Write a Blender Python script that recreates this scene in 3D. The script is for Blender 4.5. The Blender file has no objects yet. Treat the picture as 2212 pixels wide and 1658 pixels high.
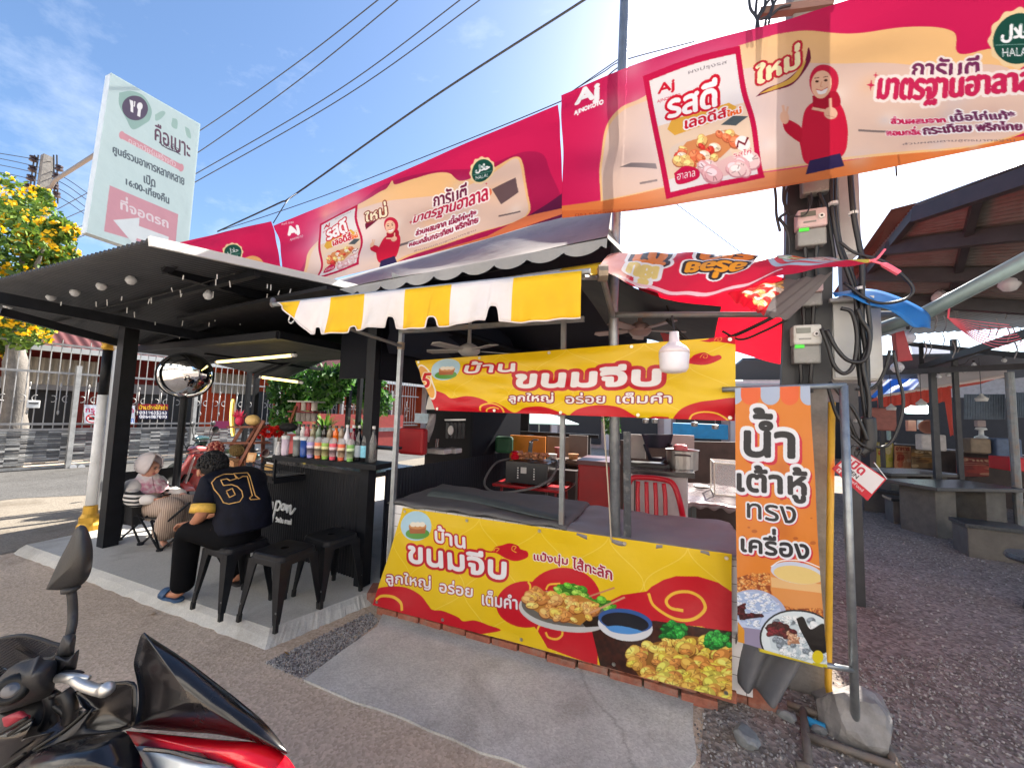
import bpy, bmesh, math, random
import numpy as np
from mathutils import Vector, Matrix, Quaternion
random.seed(7); rng = np.random.default_rng(11)
SC = bpy.context.scene; COL = SC.collection
R = math.radians; PI = math.pi

# ---------------------------------------------------------------- camera
F, CX, CY, CAM_H = 830.0, 1106.0, 829.0, 1.65      # lens of the wide phone camera, in pixels of a 2212 x 1658 picture
PITCH, ROLL, YAW = R(4.3), R(1.75), R(22.4)
fwd = Vector((-math.sin(YAW)*math.cos(PITCH), math.cos(YAW)*math.cos(PITCH), math.sin(PITCH)))
_r0 = Vector((math.cos(YAW), math.sin(YAW), 0)); _u0 = _r0.cross(fwd)
c_right = _r0*math.cos(ROLL) + _u0*math.sin(ROLL)
c_up = -_r0*math.sin(ROLL) + _u0*math.cos(ROLL)
CAM = Vector((0, 0, CAM_H))
cd = bpy.data.cameras.new('camera'); cam = bpy.data.objects.new('camera', cd); COL.objects.link(cam)
cd.sensor_width = 36; cd.lens = 36*F/2212; cd.clip_start = 0.05; cd.clip_end = 2000
M4 = Matrix((c_right, c_up, -fwd)).transposed().to_4x4(); M4.translation = CAM
cam.matrix_world = M4; SC.camera = cam

# ---------------------------------------------------------------- light
SUN_AZ, SUN_EL = R(17.5), R(42)                       # sun behind the stall, a little to the right of +Y
w = bpy.data.worlds.new('World'); SC.world = w; w.use_nodes = True
wn = w.node_tree.nodes; wl = w.node_tree.links
sky = wn.new('ShaderNodeTexSky'); sky.sky_type = 'NISHITA'; sky.sun_disc = False
sky.sun_elevation = SUN_EL; sky.sun_rotation = SUN_AZ
sky.air_density = 1.0; sky.dust_density = .9; sky.ozone_density = 3.0
hs = wn.new('ShaderNodeHueSaturation'); hs.inputs['Saturation'].default_value = 1.06; wl.new(sky.outputs[0], hs.inputs['Color']); 
wtc = wn.new('ShaderNodeTexCoord'); wmp = wn.new('ShaderNodeMapping'); wmp.inputs['Scale'].default_value = (1.2, 2.6, 4.5); wl.new(wtc.outputs['Generated'], wmp.inputs[0])
wnz = wn.new('ShaderNodeTexNoise'); wnz.inputs['Scale'].default_value = 2.2; wnz.inputs['Detail'].default_value = 8; wnz.inputs['Roughness'].default_value = .62; wl.new(wmp.outputs[0], wnz.inputs['Vector'])
wrp = wn.new('ShaderNodeValToRGB'); wrp.color_ramp.elements[0].position = .54; wrp.color_ramp.elements[1].position = .9; wrp.color_ramp.elements[1].color = (.4, .4, .4, 1); wl.new(wnz.outputs['Fac'], wrp.inputs[0])
wmx = wn.new('ShaderNodeMixRGB'); wmx.inputs['Color2'].default_value = (6.5, 6.8, 7.2, 1); wl.new(wrp.outputs[0], wmx.inputs['Fac']); wl.new(hs.outputs[0], wmx.inputs['Color1']); wl.new(wmx.outputs[0], wn['Background'].inputs[0]); wn['Background'].inputs[1].default_value = 0.075
sl = bpy.data.lights.new('sun', 'SUN'); sl.energy = 5.0; sl.angle = R(0.53); sl.color = (1.0, 0.94, 0.84)
so = bpy.data.objects.new('sun', sl); COL.objects.link(so)
sdir = Vector((math.sin(SUN_AZ)*math.cos(SUN_EL), math.cos(SUN_AZ)*math.cos(SUN_EL), math.sin(SUN_EL)))
so.rotation_euler = sdir.to_track_quat('Z', 'Y').to_euler(); so.location = sdir*50
SC.view_settings.view_transform = 'Standard'; SC.view_settings.look = 'None'
SC.view_settings.exposure = 1.82; SC.view_settings.gamma = 1.0
SC.cycles.max_bounces = 8; SC.cycles.transparent_max_bounces = 16
SC.cycles.use_denoising = True

# ---------------------------------------------------------------- helpers: picture point -> place in the world
def ray(x, y): return fwd + c_right*((x-CX)/F) - c_up*((y-CY)/F)
def aty(x, y, Y): d = ray(x, y); return CAM + d*(Y/d.y)
def atx(x, y, X): d = ray(x, y); return CAM + d*(X/d.x)
def atz(x, y, z=0.0): d = ray(x, y); return CAM + d*((z-CAM_H)/d.z)
def atd(x, y, dist): return CAM + ray(x, y)*dist
def V(*a): return Vector(a)

# ---------------------------------------------------------------- helpers: materials
def s2l(c):
    return tuple((v/12.92 if v <= .04045 else ((v+.055)/1.055)**2.4) for v in c)
def C8(r, g, b): return s2l((r/255, g/255, b/255))
MATS = {}
def mat(name, col, rough=.6, metal=0., var=0., vscale=6., bump=0., bscale=40., spec=.5, trans=0., emit=None, estr=1., coat=0., alpha=1., glass=0., dirt=None, dscale=2.5):
    """plain coloured surface with procedural variation"""
    if name in MATS: return MATS[name]
    m = bpy.data.materials.new(name); m.use_nodes = True; nt = m.node_tree; N = nt.nodes; L = nt.links
    b = N['Principled BSDF']; out = N['Material Output']
    b.inputs['Base Color'].default_value = (*col, 1); b.inputs['Roughness'].default_value = rough
    b.inputs['Metallic'].default_value = metal; b.inputs['Specular IOR Level'].default_value = spec
    b.inputs['Coat Weight'].default_value = coat; b.inputs['Coat Roughness'].default_value = .08
    if glass: b.inputs['Transmission Weight'].default_value = glass; b.inputs['IOR'].default_value = 1.35
    if alpha < 1: b.inputs['Alpha'].default_value = alpha
    if emit: b.inputs['Emission Color'].default_value = (*emit, 1); b.inputs['Emission Strength'].default_value = estr
    tc = N.new('ShaderNodeTexCoord')
    if var or dirt:
        n1 = N.new('ShaderNodeTexNoise'); n1.inputs['Scale'].default_value = vscale; n1.inputs['Detail'].default_value = 6; n1.inputs['Roughness'].default_value = .65
        L.new(tc.outputs['Object'], n1.inputs['Vector'])
        r = N.new('ShaderNodeValToRGB'); r.color_ramp.elements[0].position = .28; r.color_ramp.elements[1].position = .72
        r.color_ramp.elements[0].color = (*[max(0, v*(1-var)) for v in col], 1); r.color_ramp.elements[1].color = (*[min(1, v*(1+var)) for v in col], 1)
        L.new(n1.outputs['Fac'], r.inputs['Fac']); last = r.outputs['Color']
        if dirt:
            n2 = N.new('ShaderNodeTexNoise'); n2.inputs['Scale'].default_value = dscale; n2.inputs['Detail'].default_value = 8; n2.inputs['Roughness'].default_value = .7
            L.new(tc.outputs['Object'], n2.inputs['Vector'])
            r2 = N.new('ShaderNodeValToRGB'); r2.color_ramp.elements[0].position = .5; r2.color_ramp.elements[1].position = .68
            L.new(n2.outputs['Fac'], r2.inputs['Fac'])
            mx = N.new('ShaderNodeMixRGB'); mx.inputs['Color2'].default_value = (*dirt, 1)
            mm = N.new('ShaderNodeMath'); mm.operation = 'MULTIPLY'; mm.inputs[1].default_value = .7
            L.new(r2.outputs['Color'], mm.inputs[0]); L.new(mm.outputs[0], mx.inputs['Fac'])
            L.new(last, mx.inputs['Color1']); last = mx.outputs['Color']
        L.new(last, b.inputs['Base Color'])
        rr = N.new('ShaderNodeMapRange'); rr.inputs['To Min'].default_value = max(0, rough-.12); rr.inputs['To Max'].default_value = min(1, rough+.12)
        L.new(n1.outputs['Fac'], rr.inputs['Value']); L.new(rr.outputs[0], b.inputs['Roughness'])
    if bump:
        n3 = N.new('ShaderNodeTexNoise'); n3.inputs['Scale'].default_value = bscale; n3.inputs['Detail'].default_value = 5
        L.new(tc.outputs['Object'], n3.inputs['Vector'])
        bp = N.new('ShaderNodeBump'); bp.inputs['Strength'].default_value = bump; bp.inputs['Distance'].default_value = .02
        L.new(n3.outputs['Fac'], bp.inputs['Height']); L.new(bp.outputs[0], b.inputs['Normal'])
    if trans:
        t = N.new('ShaderNodeBsdfTranslucent'); t.inputs['Color'].default_value = (*col, 1)
        mx = N.new('ShaderNodeMixShader'); mx.inputs[0].default_value = trans
        L.new(b.outputs[0], mx.inputs[1]); L.new(t.outputs[0], mx.inputs[2]); L.new(mx.outputs[0], out.inputs[0])
    MATS[name] = m
    return m
def print_mat(name, rough=.42, trans=0., see=0., spec=.35):
    """printed vinyl: the ink colours are stored on the sheet's own points"""
    m = bpy.data.materials.new(name); m.use_nodes = True; nt = m.node_tree; N = nt.nodes; L = nt.links
    b = N['Principled BSDF']; out = N['Material Output']
    a = N.new('ShaderNodeAttribute'); a.attribute_name = 'ink'
    L.new(a.outputs['Color'], b.inputs['Base Color']); b.inputs['Roughness'].default_value = rough; b.inputs['Specular IOR Level'].default_value = spec
    tc = N.new('ShaderNodeTexCoord'); n = N.new('ShaderNodeTexNoise'); n.inputs['Scale'].default_value = 7; n.inputs['Detail'].default_value = 3
    L.new(tc.outputs['Object'], n.inputs['Vector'])
    bp = N.new('ShaderNodeBump'); bp.inputs['Strength'].default_value = .25; bp.inputs['Distance'].default_value = .02
    L.new(n.outputs['Fac'], bp.inputs['Height']); L.new(bp.outputs[0], b.inputs['Normal'])
    last = b.outputs[0]
    if trans:
        t = N.new('ShaderNodeBsdfTranslucent'); L.new(a.outputs['Color'], t.inputs['Color'])
        mx = N.new('ShaderNodeMixShader'); mx.inputs[0].default_value = trans
        L.new(last, mx.inputs[1]); L.new(t.outputs[0], mx.inputs[2]); last = mx.outputs[0]
    if see:
        t = N.new('ShaderNodeBsdfTransparent'); L.new(a.outputs['Color'], t.inputs['Color'])
        mx = N.new('ShaderNodeMixShader'); mx.inputs[0].default_value = see
        L.new(last, mx.inputs[1]); L.new(t.outputs[0], mx.inputs[2]); last = mx.outputs[0]
    L.new(last, out.inputs[0])
    return m

# ---------------------------------------------------------------- helpers: things
def tag(o, label=None, cat=None, group=None, kind=None):
    if label: o['label'] = label
    if cat: o['category'] = cat
    if group: o['group'] = group
    if kind: o['kind'] = kind
    return o
ORG = {}
def thing(name, label, cat, loc=(0, 0, 0), group=None, rz=0):
    o = bpy.data.objects.new(name, None); COL.objects.link(o); o.empty_display_size = .1
    o.location = loc; o.rotation_euler = (0, 0, rz); ORG[o.name] = Vector(loc)
    return tag(o, label, cat, group)
def dup(root, loc=None, rz=None, label=None, scale=None):
    def cp(o, par):
        c = o.copy(); COL.objects.link(c)
        if par: c.parent = par
        for ch in list(o.children): cp(ch, c)
        return c
    r = cp(root, None)
    if loc is not None: r.location = loc
    if rz is not None: r.rotation_euler = (r.rotation_euler[0], r.rotation_euler[1], rz)
    if scale is not None: r.scale = scale if hasattr(scale, '__len__') else (scale,)*3
    if label: r['label'] = label
    return r

class MB:
    def __init__(s): s.v = []; s.f = []; s.mi = []
    def add(s, vs, fs, mi=0):
        k = len(s.v); s.v += [tuple(p) for p in vs]; s.f += [tuple(i+k for i in f) for f in fs]; s.mi += [mi]*len(fs); return s
    def box(s, c, size, rot=None, mi=0, taper=1.0):
        hx, hy, hz = [q/2 for q in size]; c = Vector(c)
        pts = [Vector((x*hx*(taper if z > 0 else 1), y*hy*(taper if z > 0 else 1), z*hz)) for z in (-1, 1) for y in (-1, 1) for x in (-1, 1)]
        if rot is not None:
            m = rot if isinstance(rot, Matrix) else Matrix.Rotation(rot, 3, 'Z')
            pts = [m @ p for p in pts]
        return s.add([c+p for p in pts], [(0, 2, 3, 1), (4, 5, 7, 6), (0, 1, 5, 4), (2, 6, 7, 3), (0, 4, 6, 2), (1, 3, 7, 5)], mi)
    def beam(s, p, q, w, h=None, up=(0, 0, 1), mi=0):
        p, q = Vector(p), Vector(q); h = h or w; z = (q-p); L = z.length
        if L < 1e-6: return s
        z.normalize(); u = Vector(up)
        if abs(z.dot(u)) > .98: u = Vector((0, 1, 0))
        x = u.cross(z).normalized(); y = z.cross(x)
        m = Matrix((x, y, z)).transposed()
        return s.box((p+q)/2, (w, h, L), m, mi)
    def tube(s, pts, r, n=8, mi=0, cap=True):
        pts = [Vector(p) for p in pts]; k0 = len(s.v); N = len(pts)
        rs = r if hasattr(r, '__len__') else [r]*N
        t0 = (pts[1]-pts[0]).normalized(); u = t0.orthogonal().normalized()
        for i, p in enumerate(pts):
            t = (pts[min(i+1, N-1)]-pts[max(i-1, 0)])
            t = t.normalized() if t.length > 1e-9 else t0
            u = (u - t*u.dot(t)); u = u.normalized() if u.length > 1e-6 else t.orthogonal().normalized()
            v = t.cross(u)
            for j in range(n):
                a = 2*PI*j/n; s.v.append(tuple(p + (u*math.cos(a)+v*math.sin(a))*rs[i]))
        for i in range(N-1):
            for j in range(n):
                a, b = k0+i*n+j, k0+i*n+(j+1) % n; s.f.append((a, b, b+n, a+n)); s.mi.append(mi)
        if cap:
            s.f.append(tuple(k0+j for j in reversed(range(n)))); s.mi.append(mi)
            s.f.append(tuple(k0+(N-1)*n+j for j in range(n))); s.mi.append(mi)
        return s
    def lathe(s, prof, c=(0, 0, 0), n=16, mi=0, axis=None, sx=1, sy=1):
        c = Vector(c); k0 = len(s.v); q = Vector((0, 0, 1)).rotation_difference(Vector(axis)) if axis is not None else None
        for (r, z) in prof:
            for j in range(n):
                a = 2*PI*j/n; p = Vector((r*math.cos(a)*sx, r*math.sin(a)*sy, z))
                if q: p = q @ p
                s.v.append(tuple(c+p))
        for i in range(len(prof)-1):
            for j in range(n):
                a, b = k0+i*n+j, k0+i*n+(j+1) % n; s.f.append((a, b, b+n, a+n)); s.mi.append(mi)
        if prof[0][0] > 1e-5: s.f.append(tuple(k0+j for j in reversed(range(n)))); s.mi.append(mi)
        if prof[-1][0] > 1e-5: s.f.append(tuple(k0+(len(prof)-1)*n+j for j in range(n))); s.mi.append(mi)
        return s
    def ball(s, c, r, n=12, m=8, mi=0, rot=None):
        rx, ry, rz = r if hasattr(r, '__len__') else (r, r, r); c = Vector(c); k0 = len(s.v)
        for i in range(m+1):
            th = PI*i/m
            for j in range(n):
                a = 2*PI*j/n; p = Vector((rx*math.sin(th)*math.cos(a), ry*math.sin(th)*math.sin(a), -rz*math.cos(th)))
                if rot is not None: p = rot @ p
                s.v.append(tuple(c+p))
        for i in range(m):
            for j in range(n):
                a, b = k0+i*n+j, k0+i*n+(j+1) % n; s.f.append((a, b, b+n, a+n)); s.mi.append(mi)
        return s
    def poly(s, pts, mi=0): return s.add(pts, [tuple(range(len(pts)))], mi)
    def prism(s, pts, d, mi=0):
        """flat outline given a thickness d (a vector)"""
        n = len(pts); d = Vector(d); a = [Vector(p) for p in pts]
        return s.add(a+[p+d for p in a], [tuple(reversed(range(n))), tuple(range(n, 2*n))]+[(i, (i+1) % n, (i+1) % n+n, i+n) for i in range(n)], mi)
    def grid(s, fn, nu, nv, mi=0):
        k = len(s.v)
        for j in range(nv+1):
            for i in range(nu+1): s.v.append(tuple(fn(i/nu, j/nv)))
        for j in range(nv):
            for i in range(nu):
                a = k+j*(nu+1)+i; s.f.append((a, a+1, a+nu+2, a+nu+1)); s.mi.append(mi)
        return s
    def build(s, name, mats, parent=None, smooth=False, bevel=0., thick=0., sub=0, origin=None, local=False, weld=False):
        me = bpy.data.meshes.new(name)
        vs = np.array(s.v, dtype=float).reshape(-1, 3)
        if local: org = Vector((0, 0, 0))
        elif parent is not None: org = ORG.get(parent.name, Vector((0, 0, 0)))
        elif origin is not None: org = Vector(origin)
        else: org = Vector(((vs[:, 0].min()+vs[:, 0].max())/2, (vs[:, 1].min()+vs[:, 1].max())/2, vs[:, 2].min()))
        me.from_pydata([tuple(p) for p in (vs-np.array(org))], [], s.f)
        ms = mats if isinstance(mats, (list, tuple)) else [mats]
        for m in ms: me.materials.append(m)
        if len(ms) > 1: me.polygons.foreach_set('material_index', s.mi)
        if smooth: me.polygons.foreach_set('use_smooth', [True]*len(s.f))
        me.validate(); me.update()
        bm = bmesh.new(); bm.from_mesh(me)
        if weld: bmesh.ops.remove_doubles(bm, verts=bm.verts, dist=1e-4)
        bmesh.ops.recalc_face_normals(bm, faces=bm.faces); bm.to_mesh(me); bm.free()
        o = bpy.data.objects.new(name, me); COL.objects.link(o)
        if parent is not None: o.parent = parent; ORG[o.name] = org
        else: o.location = org; ORG[o.name] = org
        if thick: md = o.modifiers.new('solid', 'SOLIDIFY'); md.thickness = thick; md.offset = 0
        if bevel: md = o.modifiers.new('bevel', 'BEVEL'); md.width = bevel; md.segments = 2; md.limit_method = 'ANGLE'; md.angle_limit = R(40)
        if sub: md = o.modifiers.new('sub', 'SUBSURF'); md.levels = sub; md.render_levels = sub
        return o
def bez(pts, n=8):
    """smooth curve through points (Catmull-Rom)"""
    P = [Vector(p) for p in pts]; P = [P[0]*2-P[1]]+P+[P[-1]*2-P[-2]]; out = []
    for i in range(1, len(P)-2):
        for k in range(n):
            t = k/n; a, b, c, d = P[i-1:i+3]
            out.append(((b*2)+(c-a)*t+(a*2-b*5+c*4-d)*t*t+(b*3-a-c*3+d)*t**3)*.5)
    out.append(P[-2]); return out
def sag(p, q, d, n=14):
    p, q = Vector(p), Vector(q)
    return [p.lerp(q, i/n)-Vector((0, 0, d*4*(i/n)*(1-i/n))) for i in range(n+1)]
def quadp(q, u, v):
    """q = TL, TR, BR, BL"""
    return (q[0]*(1-u)+q[1]*u)*(1-v)+(q[3]*(1-u)+q[2]*u)*v
# ---------------------------------------------------------------- printed sheets: ink is worked out point by point on the sheet itself
def text_loops(s):
    def verts(t):
        cu = bpy.data.curves.new('lettering', 'FONT'); cu.body = t; cu.size = 1; cu.fill_mode = 'NONE'; cu.resolution_u = 5
        o = bpy.data.objects.new('lettering', cu); me = bpy.data.meshes.new_from_object(o)
        n = len(me.vertices); a = np.zeros(n*3); me.vertices.foreach_get('co', a); e = np.zeros(len(me.edges)*2, dtype=int); me.edges.foreach_get('vertices', e)
        bpy.data.objects.remove(o); bpy.data.curves.remove(cu); bpy.data.meshes.remove(me)
        return a.reshape(-1, 3)[:, :2], e.reshape(-1, 2)
    co, ed = verts(s); co = co.copy()
    up = set('\u0e31\u0e34\u0e35\u0e36\u0e37\u0e47')
    for i, ch in enumerate(s):
        if '\u0e48' <= ch <= '\u0e4c' and i and (s[i-1] in up or (i+1 < len(s) and s[i+1] == '\u0e33')):
            a = len(verts(s[:i])[0]); b = len(verts(s[:i+1])[0]); co[a:b, 1] += .25
    nxt = {}
    for a, b in ed: nxt.setdefault(a, []).append(b); nxt.setdefault(b, []).append(a)
    seen = set(); loops = []
    for st in range(len(co)):
        if st in seen or st not in nxt: continue
        lp = [st]; seen.add(st); cur = st; prev = None
        first = st+1 if st+1 in nxt[st] else nxt[st][0]
        cur = first
        while cur not in seen:
            lp.append(cur); seen.add(cur)
            c = [k for k in nxt[cur] if k not in seen]
            if not c: break
            cur = cur+1 if cur+1 in c else c[0]
        if len(lp) > 2: loops.append(co[lp])
    return loops
_TL = {}
def winding(loops, W, H):
    acc = np.zeros((H, W+2), dtype=np.float32)
    for lp in loops:
        x0, y0 = lp[:, 0], lp[:, 1]; x1, y1 = np.roll(x0, -1), np.roll(y0, -1)
        for a, b, c, d in zip(x0, y0, x1, y1):
            if b == d: continue
            sg = 1
            if b > d: a, b, c, d = c, d, a, b; sg = -1
            r0 = max(0, int(math.ceil(b-.5))); r1 = min(H-1, int(math.ceil(d-.5))-1)
            if r1 < r0: continue
            rows = np.arange(r0, r1+1); xs = a+(rows+.5-b)*(c-a)/(d-b)
            cols = np.clip(np.ceil(xs-.5), 0, W+1).astype(int)
            np.add.at(acc, (rows, cols), sg)
    return np.abs(np.cumsum(acc, 1)[:, :W]) > .5
def dilate(m, r):
    r = int(round(r))
    if r < 1: return m
    H = [m]; h = m
    for k in range(1, r+1):
        h = h.copy(); h[:, k:] = np.maximum(h[:, k:], m[:, :-k]); h[:, :-k] = np.maximum(h[:, :-k], m[:, k:]); H.append(h)
    out = H[r].copy()
    for dy in range(1, r+1):
        q = H[int(math.sqrt(max(0, r*r-dy*dy)+.3))]
        out[dy:] = np.maximum(out[dy:], q[:-dy]); out[:-dy] = np.maximum(out[:-dy], q[dy:])
    return out
def homog(src, dst):
    A = []; B = []
    for (x, y), (u, v) in zip(src, dst):
        A += [[x, y, 1, 0, 0, 0, -u*x, -u*y], [0, 0, 0, x, y, 1, -v*x, -v*y]]; B += [u, v]
    h = np.linalg.solve(np.array(A, float), np.array(B, float)); return np.append(h, 1).reshape(3, 3)
def vnoise(H, W, cell, seed=0):
    g = np.random.default_rng(seed).random((H//cell+3, W//cell+3)).astype(np.float32)
    y = np.arange(H)/cell; x = np.arange(W)/cell; yi = y.astype(int); xi = x.astype(int)
    fy = (y-yi)[:, None]; fx = (x-xi)[None]; fy = fy*fy*(3-2*fy); fx = fx*fx*(3-2*fx)
    a = g[yi][:, xi]; b = g[yi][:, xi+1]; c = g[yi+1][:, xi]; d = g[yi+1][:, xi+1]
    return (a*(1-fx)+b*fx)*(1-fy)+(c*(1-fx)+d*fx)*fy
class Sheet:
    """a printed sheet W x H points; artwork corners given as seen in the photograph, straightened onto the sheet"""
    SS = 2; den = .71
    def __init__(s, quad, W, H, bg):
        s.W, s.H = W, H; s.rgb = np.empty((H, W, 3), np.float32); s.rgb[:] = np.array(bg)/255
        s.quad = quad; s.h = homog(quad, [(0, 0), (W, 0), (W, H), (0, H)]); s.view(0, 0, 1)
    def view(s, ox, oy, sc): s.o = (ox, oy, sc); return s
    def P(s, pts):
        p = np.array(pts, float).reshape(-1, 2)*s.o[2]+np.array(s.o[:2])
        q = np.c_[p, np.ones(len(p))] @ s.h.T; return q[:, :2]/q[:, 2:]
    def mask(s, loops):
        allp = np.vstack(loops); x0, y0 = np.floor(allp.min(0)).astype(int)-1; x1, y1 = np.ceil(allp.max(0)).astype(int)+1
        x0, y0 = max(0, x0), max(0, y0); x1, y1 = min(s.W, x1), min(s.H, y1)
        if x1 <= x0 or y1 <= y0: return None
        k = s.SS; w = winding([(lp-np.array([x0, y0]))*k for lp in loops], (x1-x0)*k, (y1-y0)*k).astype(np.float32)
        return x0, y0, w.reshape(y1-y0, k, x1-x0, k).mean((1, 3))
    def put(s, m, col, alpha=1., off=(0, 0), tex=0):
        if m is None: return
        x0, y0, a = m; x0 += int(off[0]); y0 += int(off[1])
        xa, ya = max(0, x0), max(0, y0); xb, yb = min(s.W, x0+a.shape[1]), min(s.H, y0+a.shape[0])
        if xb <= xa or yb <= ya: return
        a = a[ya-y0:yb-y0, xa-x0:xb-x0, None]*alpha; c = np.array(col, np.float32)/255
        if tex: c = c*(1+tex*(vnoise(yb-ya, xb-xa, 6, xa)[..., None]-.5)*2)
        s.rgb[ya:yb, xa:xb] = s.rgb[ya:yb, xa:xb]*(1-a)+np.clip(c, 0, 1)*a
    def poly(s, pts, col, alpha=1., tex=0): s.put(s.mask([s.P(pts)]), col, alpha, tex=tex)
    def spline(s, pts, col, n=8, alpha=1.): s.poly([tuple(p)[:2] for p in bez([(a, b, 0) for a, b in list(pts)+[pts[0]]], n)], col, alpha)
    def ell(s, cx, cy, rx, ry, col, alpha=1., rot=0, n=36, tex=0):
        c, q = math.cos(rot), math.sin(rot)
        s.poly([(cx+rx*math.cos(t)*c-ry*math.sin(t)*q, cy+rx*math.cos(t)*q+ry*math.sin(t)*c) for t in np.linspace(0, 2*PI, n, False)], col, alpha, tex)
    def line(s, pts, wd, col, alpha=1., smooth=0):
        if smooth: pts = [tuple(p)[:2] for p in bez([(a, b, 0) for a, b in pts], smooth)]
        p = s.P(pts); k = np.linalg.norm(s.P([(pts[0][0]+1, pts[0][1])])-s.P([pts[0]])); h = max(.5, wd*k/2)
        d = np.gradient(p, axis=0); d /= np.linalg.norm(d, axis=1)[:, None]+1e-9; nn = np.c_[-d[:, 1], d[:, 0]]*h
        s.put(s.mask([np.vstack([p+nn, (p-nn)[::-1]])]), col, alpha)
    def text(s, t, L, Rr, col, rim=(), bold=0., shadow=None, slant=0.):
        """L, Rr = (x, top, bottom) of the lettering's left and right ends; rim = [(width, colour)] from outer to inner; widths as a share of the height"""
        if t not in _TL: _TL[t] = text_loops(t)
        lp = _TL[t]; al = np.vstack(lp); mn, mx = al.min(0), al.max(0)
        q = s.P([(L[0], L[1]), (Rr[0], Rr[1]), (Rr[0], Rr[2]), (L[0], L[2])])
        def mp(a):
            u = ((a[:, 0]-mn[0])/(mx[0]-mn[0]))[:, None]; v = (1-(a[:, 1]-mn[1])/(mx[1]-mn[1]))[:, None]
            p = (q[0]*(1-u)+q[1]*u)*(1-v)+(q[3]*(1-u)+q[2]*u)*v
            if slant: p = p+np.c_[(.5-v)*slant*np.linalg.norm(q[3]-q[0]), 0*v]
            return p
        hh = np.linalg.norm(q[3]-q[0]); loops = [mp(a) for a in lp]; m = s.mask(loops)
        if m is None: return
        x0, y0, a = m; mr = int(max([bold*hh]+[(bold+r[0])*hh for r in rim]))+3
        a = np.pad(a, mr); x0 -= mr; y0 -= mr
        for rw, rc in rim: s.put((x0, y0, dilate(a, (bold+rw)*hh)), rc, off=(0, 0) if len(rim) < 3 else (0, 0))
        if shadow: pass
        s.put((x0, y0, dilate(a, bold*hh)), col)
    def soft(s, cx, cy, r, col, alpha):
        """airbrushed spot"""
        p = s.P([(cx, cy)])[0]; k = np.linalg.norm(s.P([(cx+1, cy)])-p[None])*r
        yy, xx = np.mgrid[0:s.H, 0:s.W]; d = np.exp(-((xx-p[0])**2+(yy-p[1])**2)/(k*k))[..., None]*alpha
        s.rgb = s.rgb*(1-d)+np.array(col, np.float32)/255*d
    def food(s, region, n, cols, size, seed=1, base=(120, 60, 20), rim=(90, 40, 10), asp=(.5, .9)):
        """food photograph printed on the sheet: overlapping dumplings / pieces"""
        g = np.random.default_rng(seed); reg = np.array(region, float); s.poly(region, base)
        mn, mx = reg.min(0), reg.max(0)
        def inside(x, y):
            c = False
            for (ax, ay), (bx, by) in zip(reg, np.roll(reg, -1, 0)):
                if (ay > y) != (by > y) and x < (bx-ax)*(y-ay)/(by-ay)+ax: c = not c
            return c
        pts = []
        while len(pts) < n:
            x, y = g.uniform(mn[0], mx[0]), g.uniform(mn[1], mx[1])
            if inside(x, y): pts.append((y, x))
        for y, x in sorted(pts):
            r = size*g.uniform(.7, 1.2); k = g.uniform(*asp); rot = g.uniform(-.8, .8); c = np.array(cols[g.integers(len(cols))], float)
            s.ell(x, y+r*.12, r, r*k, rim, .8, rot, 14); s.ell(x, y, r*.93, r*k*.9, c, 1, rot, 14)
            s.ell(x-r*.2, y-r*k*.25, r*.55, r*k*.45, np.minimum(255, c*1.25+15), .8, rot, 12)
            for q in range(3):
                a = g.uniform(0, 6.28); s.line([(x+r*.2*math.cos(a), y+r*k*.2*math.sin(a)), (x+r*.8*math.cos(a), y+r*k*.8*math.sin(a))], r*.1, c*.62, .8)
    def lin(s):
        a = np.clip(s.rgb, 0, 1); return s.den*np.where(a <= .04045, a/12.92, ((a+.055)/1.055)**2.4)   # ink reflects a little less than paper white
    def mesh(s, name, fn, m, parent=None, origin=None):
        """fn(U, V) -> positions (H, W, 3)"""
        W, H = s.W, s.H; U, Vv = np.meshgrid((np.arange(W)+.5)/W, (np.arange(H)+.5)/H)
        U = (np.arange(W)/(W-1))[None].repeat(H, 0); Vv = (np.arange(H)/(H-1))[:, None].repeat(W, 1)
        p = fn(U, Vv).reshape(-1, 3); org = np.array(ORG[parent.name] if parent is not None else (origin if origin is not None else (p.min(0)+p.max(0))/2))
        me = bpy.data.meshes.new(name); me.vertices.add(W*H); me.vertices.foreach_set('co', (p-org).astype(np.float32).ravel())
        i = (np.arange(H-1)[:, None]*W+np.arange(W-1)[None]).ravel(); q = np.c_[i, i+W, i+W+1, i+1].astype(np.int32)
        me.loops.add(q.size); me.loops.foreach_set('vertex_index', q.ravel()); me.polygons.add(len(q))
        me.polygons.foreach_set('loop_start', np.arange(0, q.size, 4, dtype=np.int32)); me.polygons.foreach_set('loop_total', np.full(len(q), 4, np.int32))
        me.polygons.foreach_set('use_smooth', np.ones(len(q), bool)); me.update(calc_edges=True)
        a = me.color_attributes.new('ink', 'FLOAT_COLOR', 'POINT'); a.data.foreach_set('color', np.concatenate([s.lin(), np.ones((H, W, 1))], 2).astype(np.float32).ravel())
        me.materials.append(m); o = bpy.data.objects.new(name, me); COL.objects.link(o)
        ORG[o.name] = Vector(org)
        if parent is not None: o.parent = parent
        else: o.location = org
        return o
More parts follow.
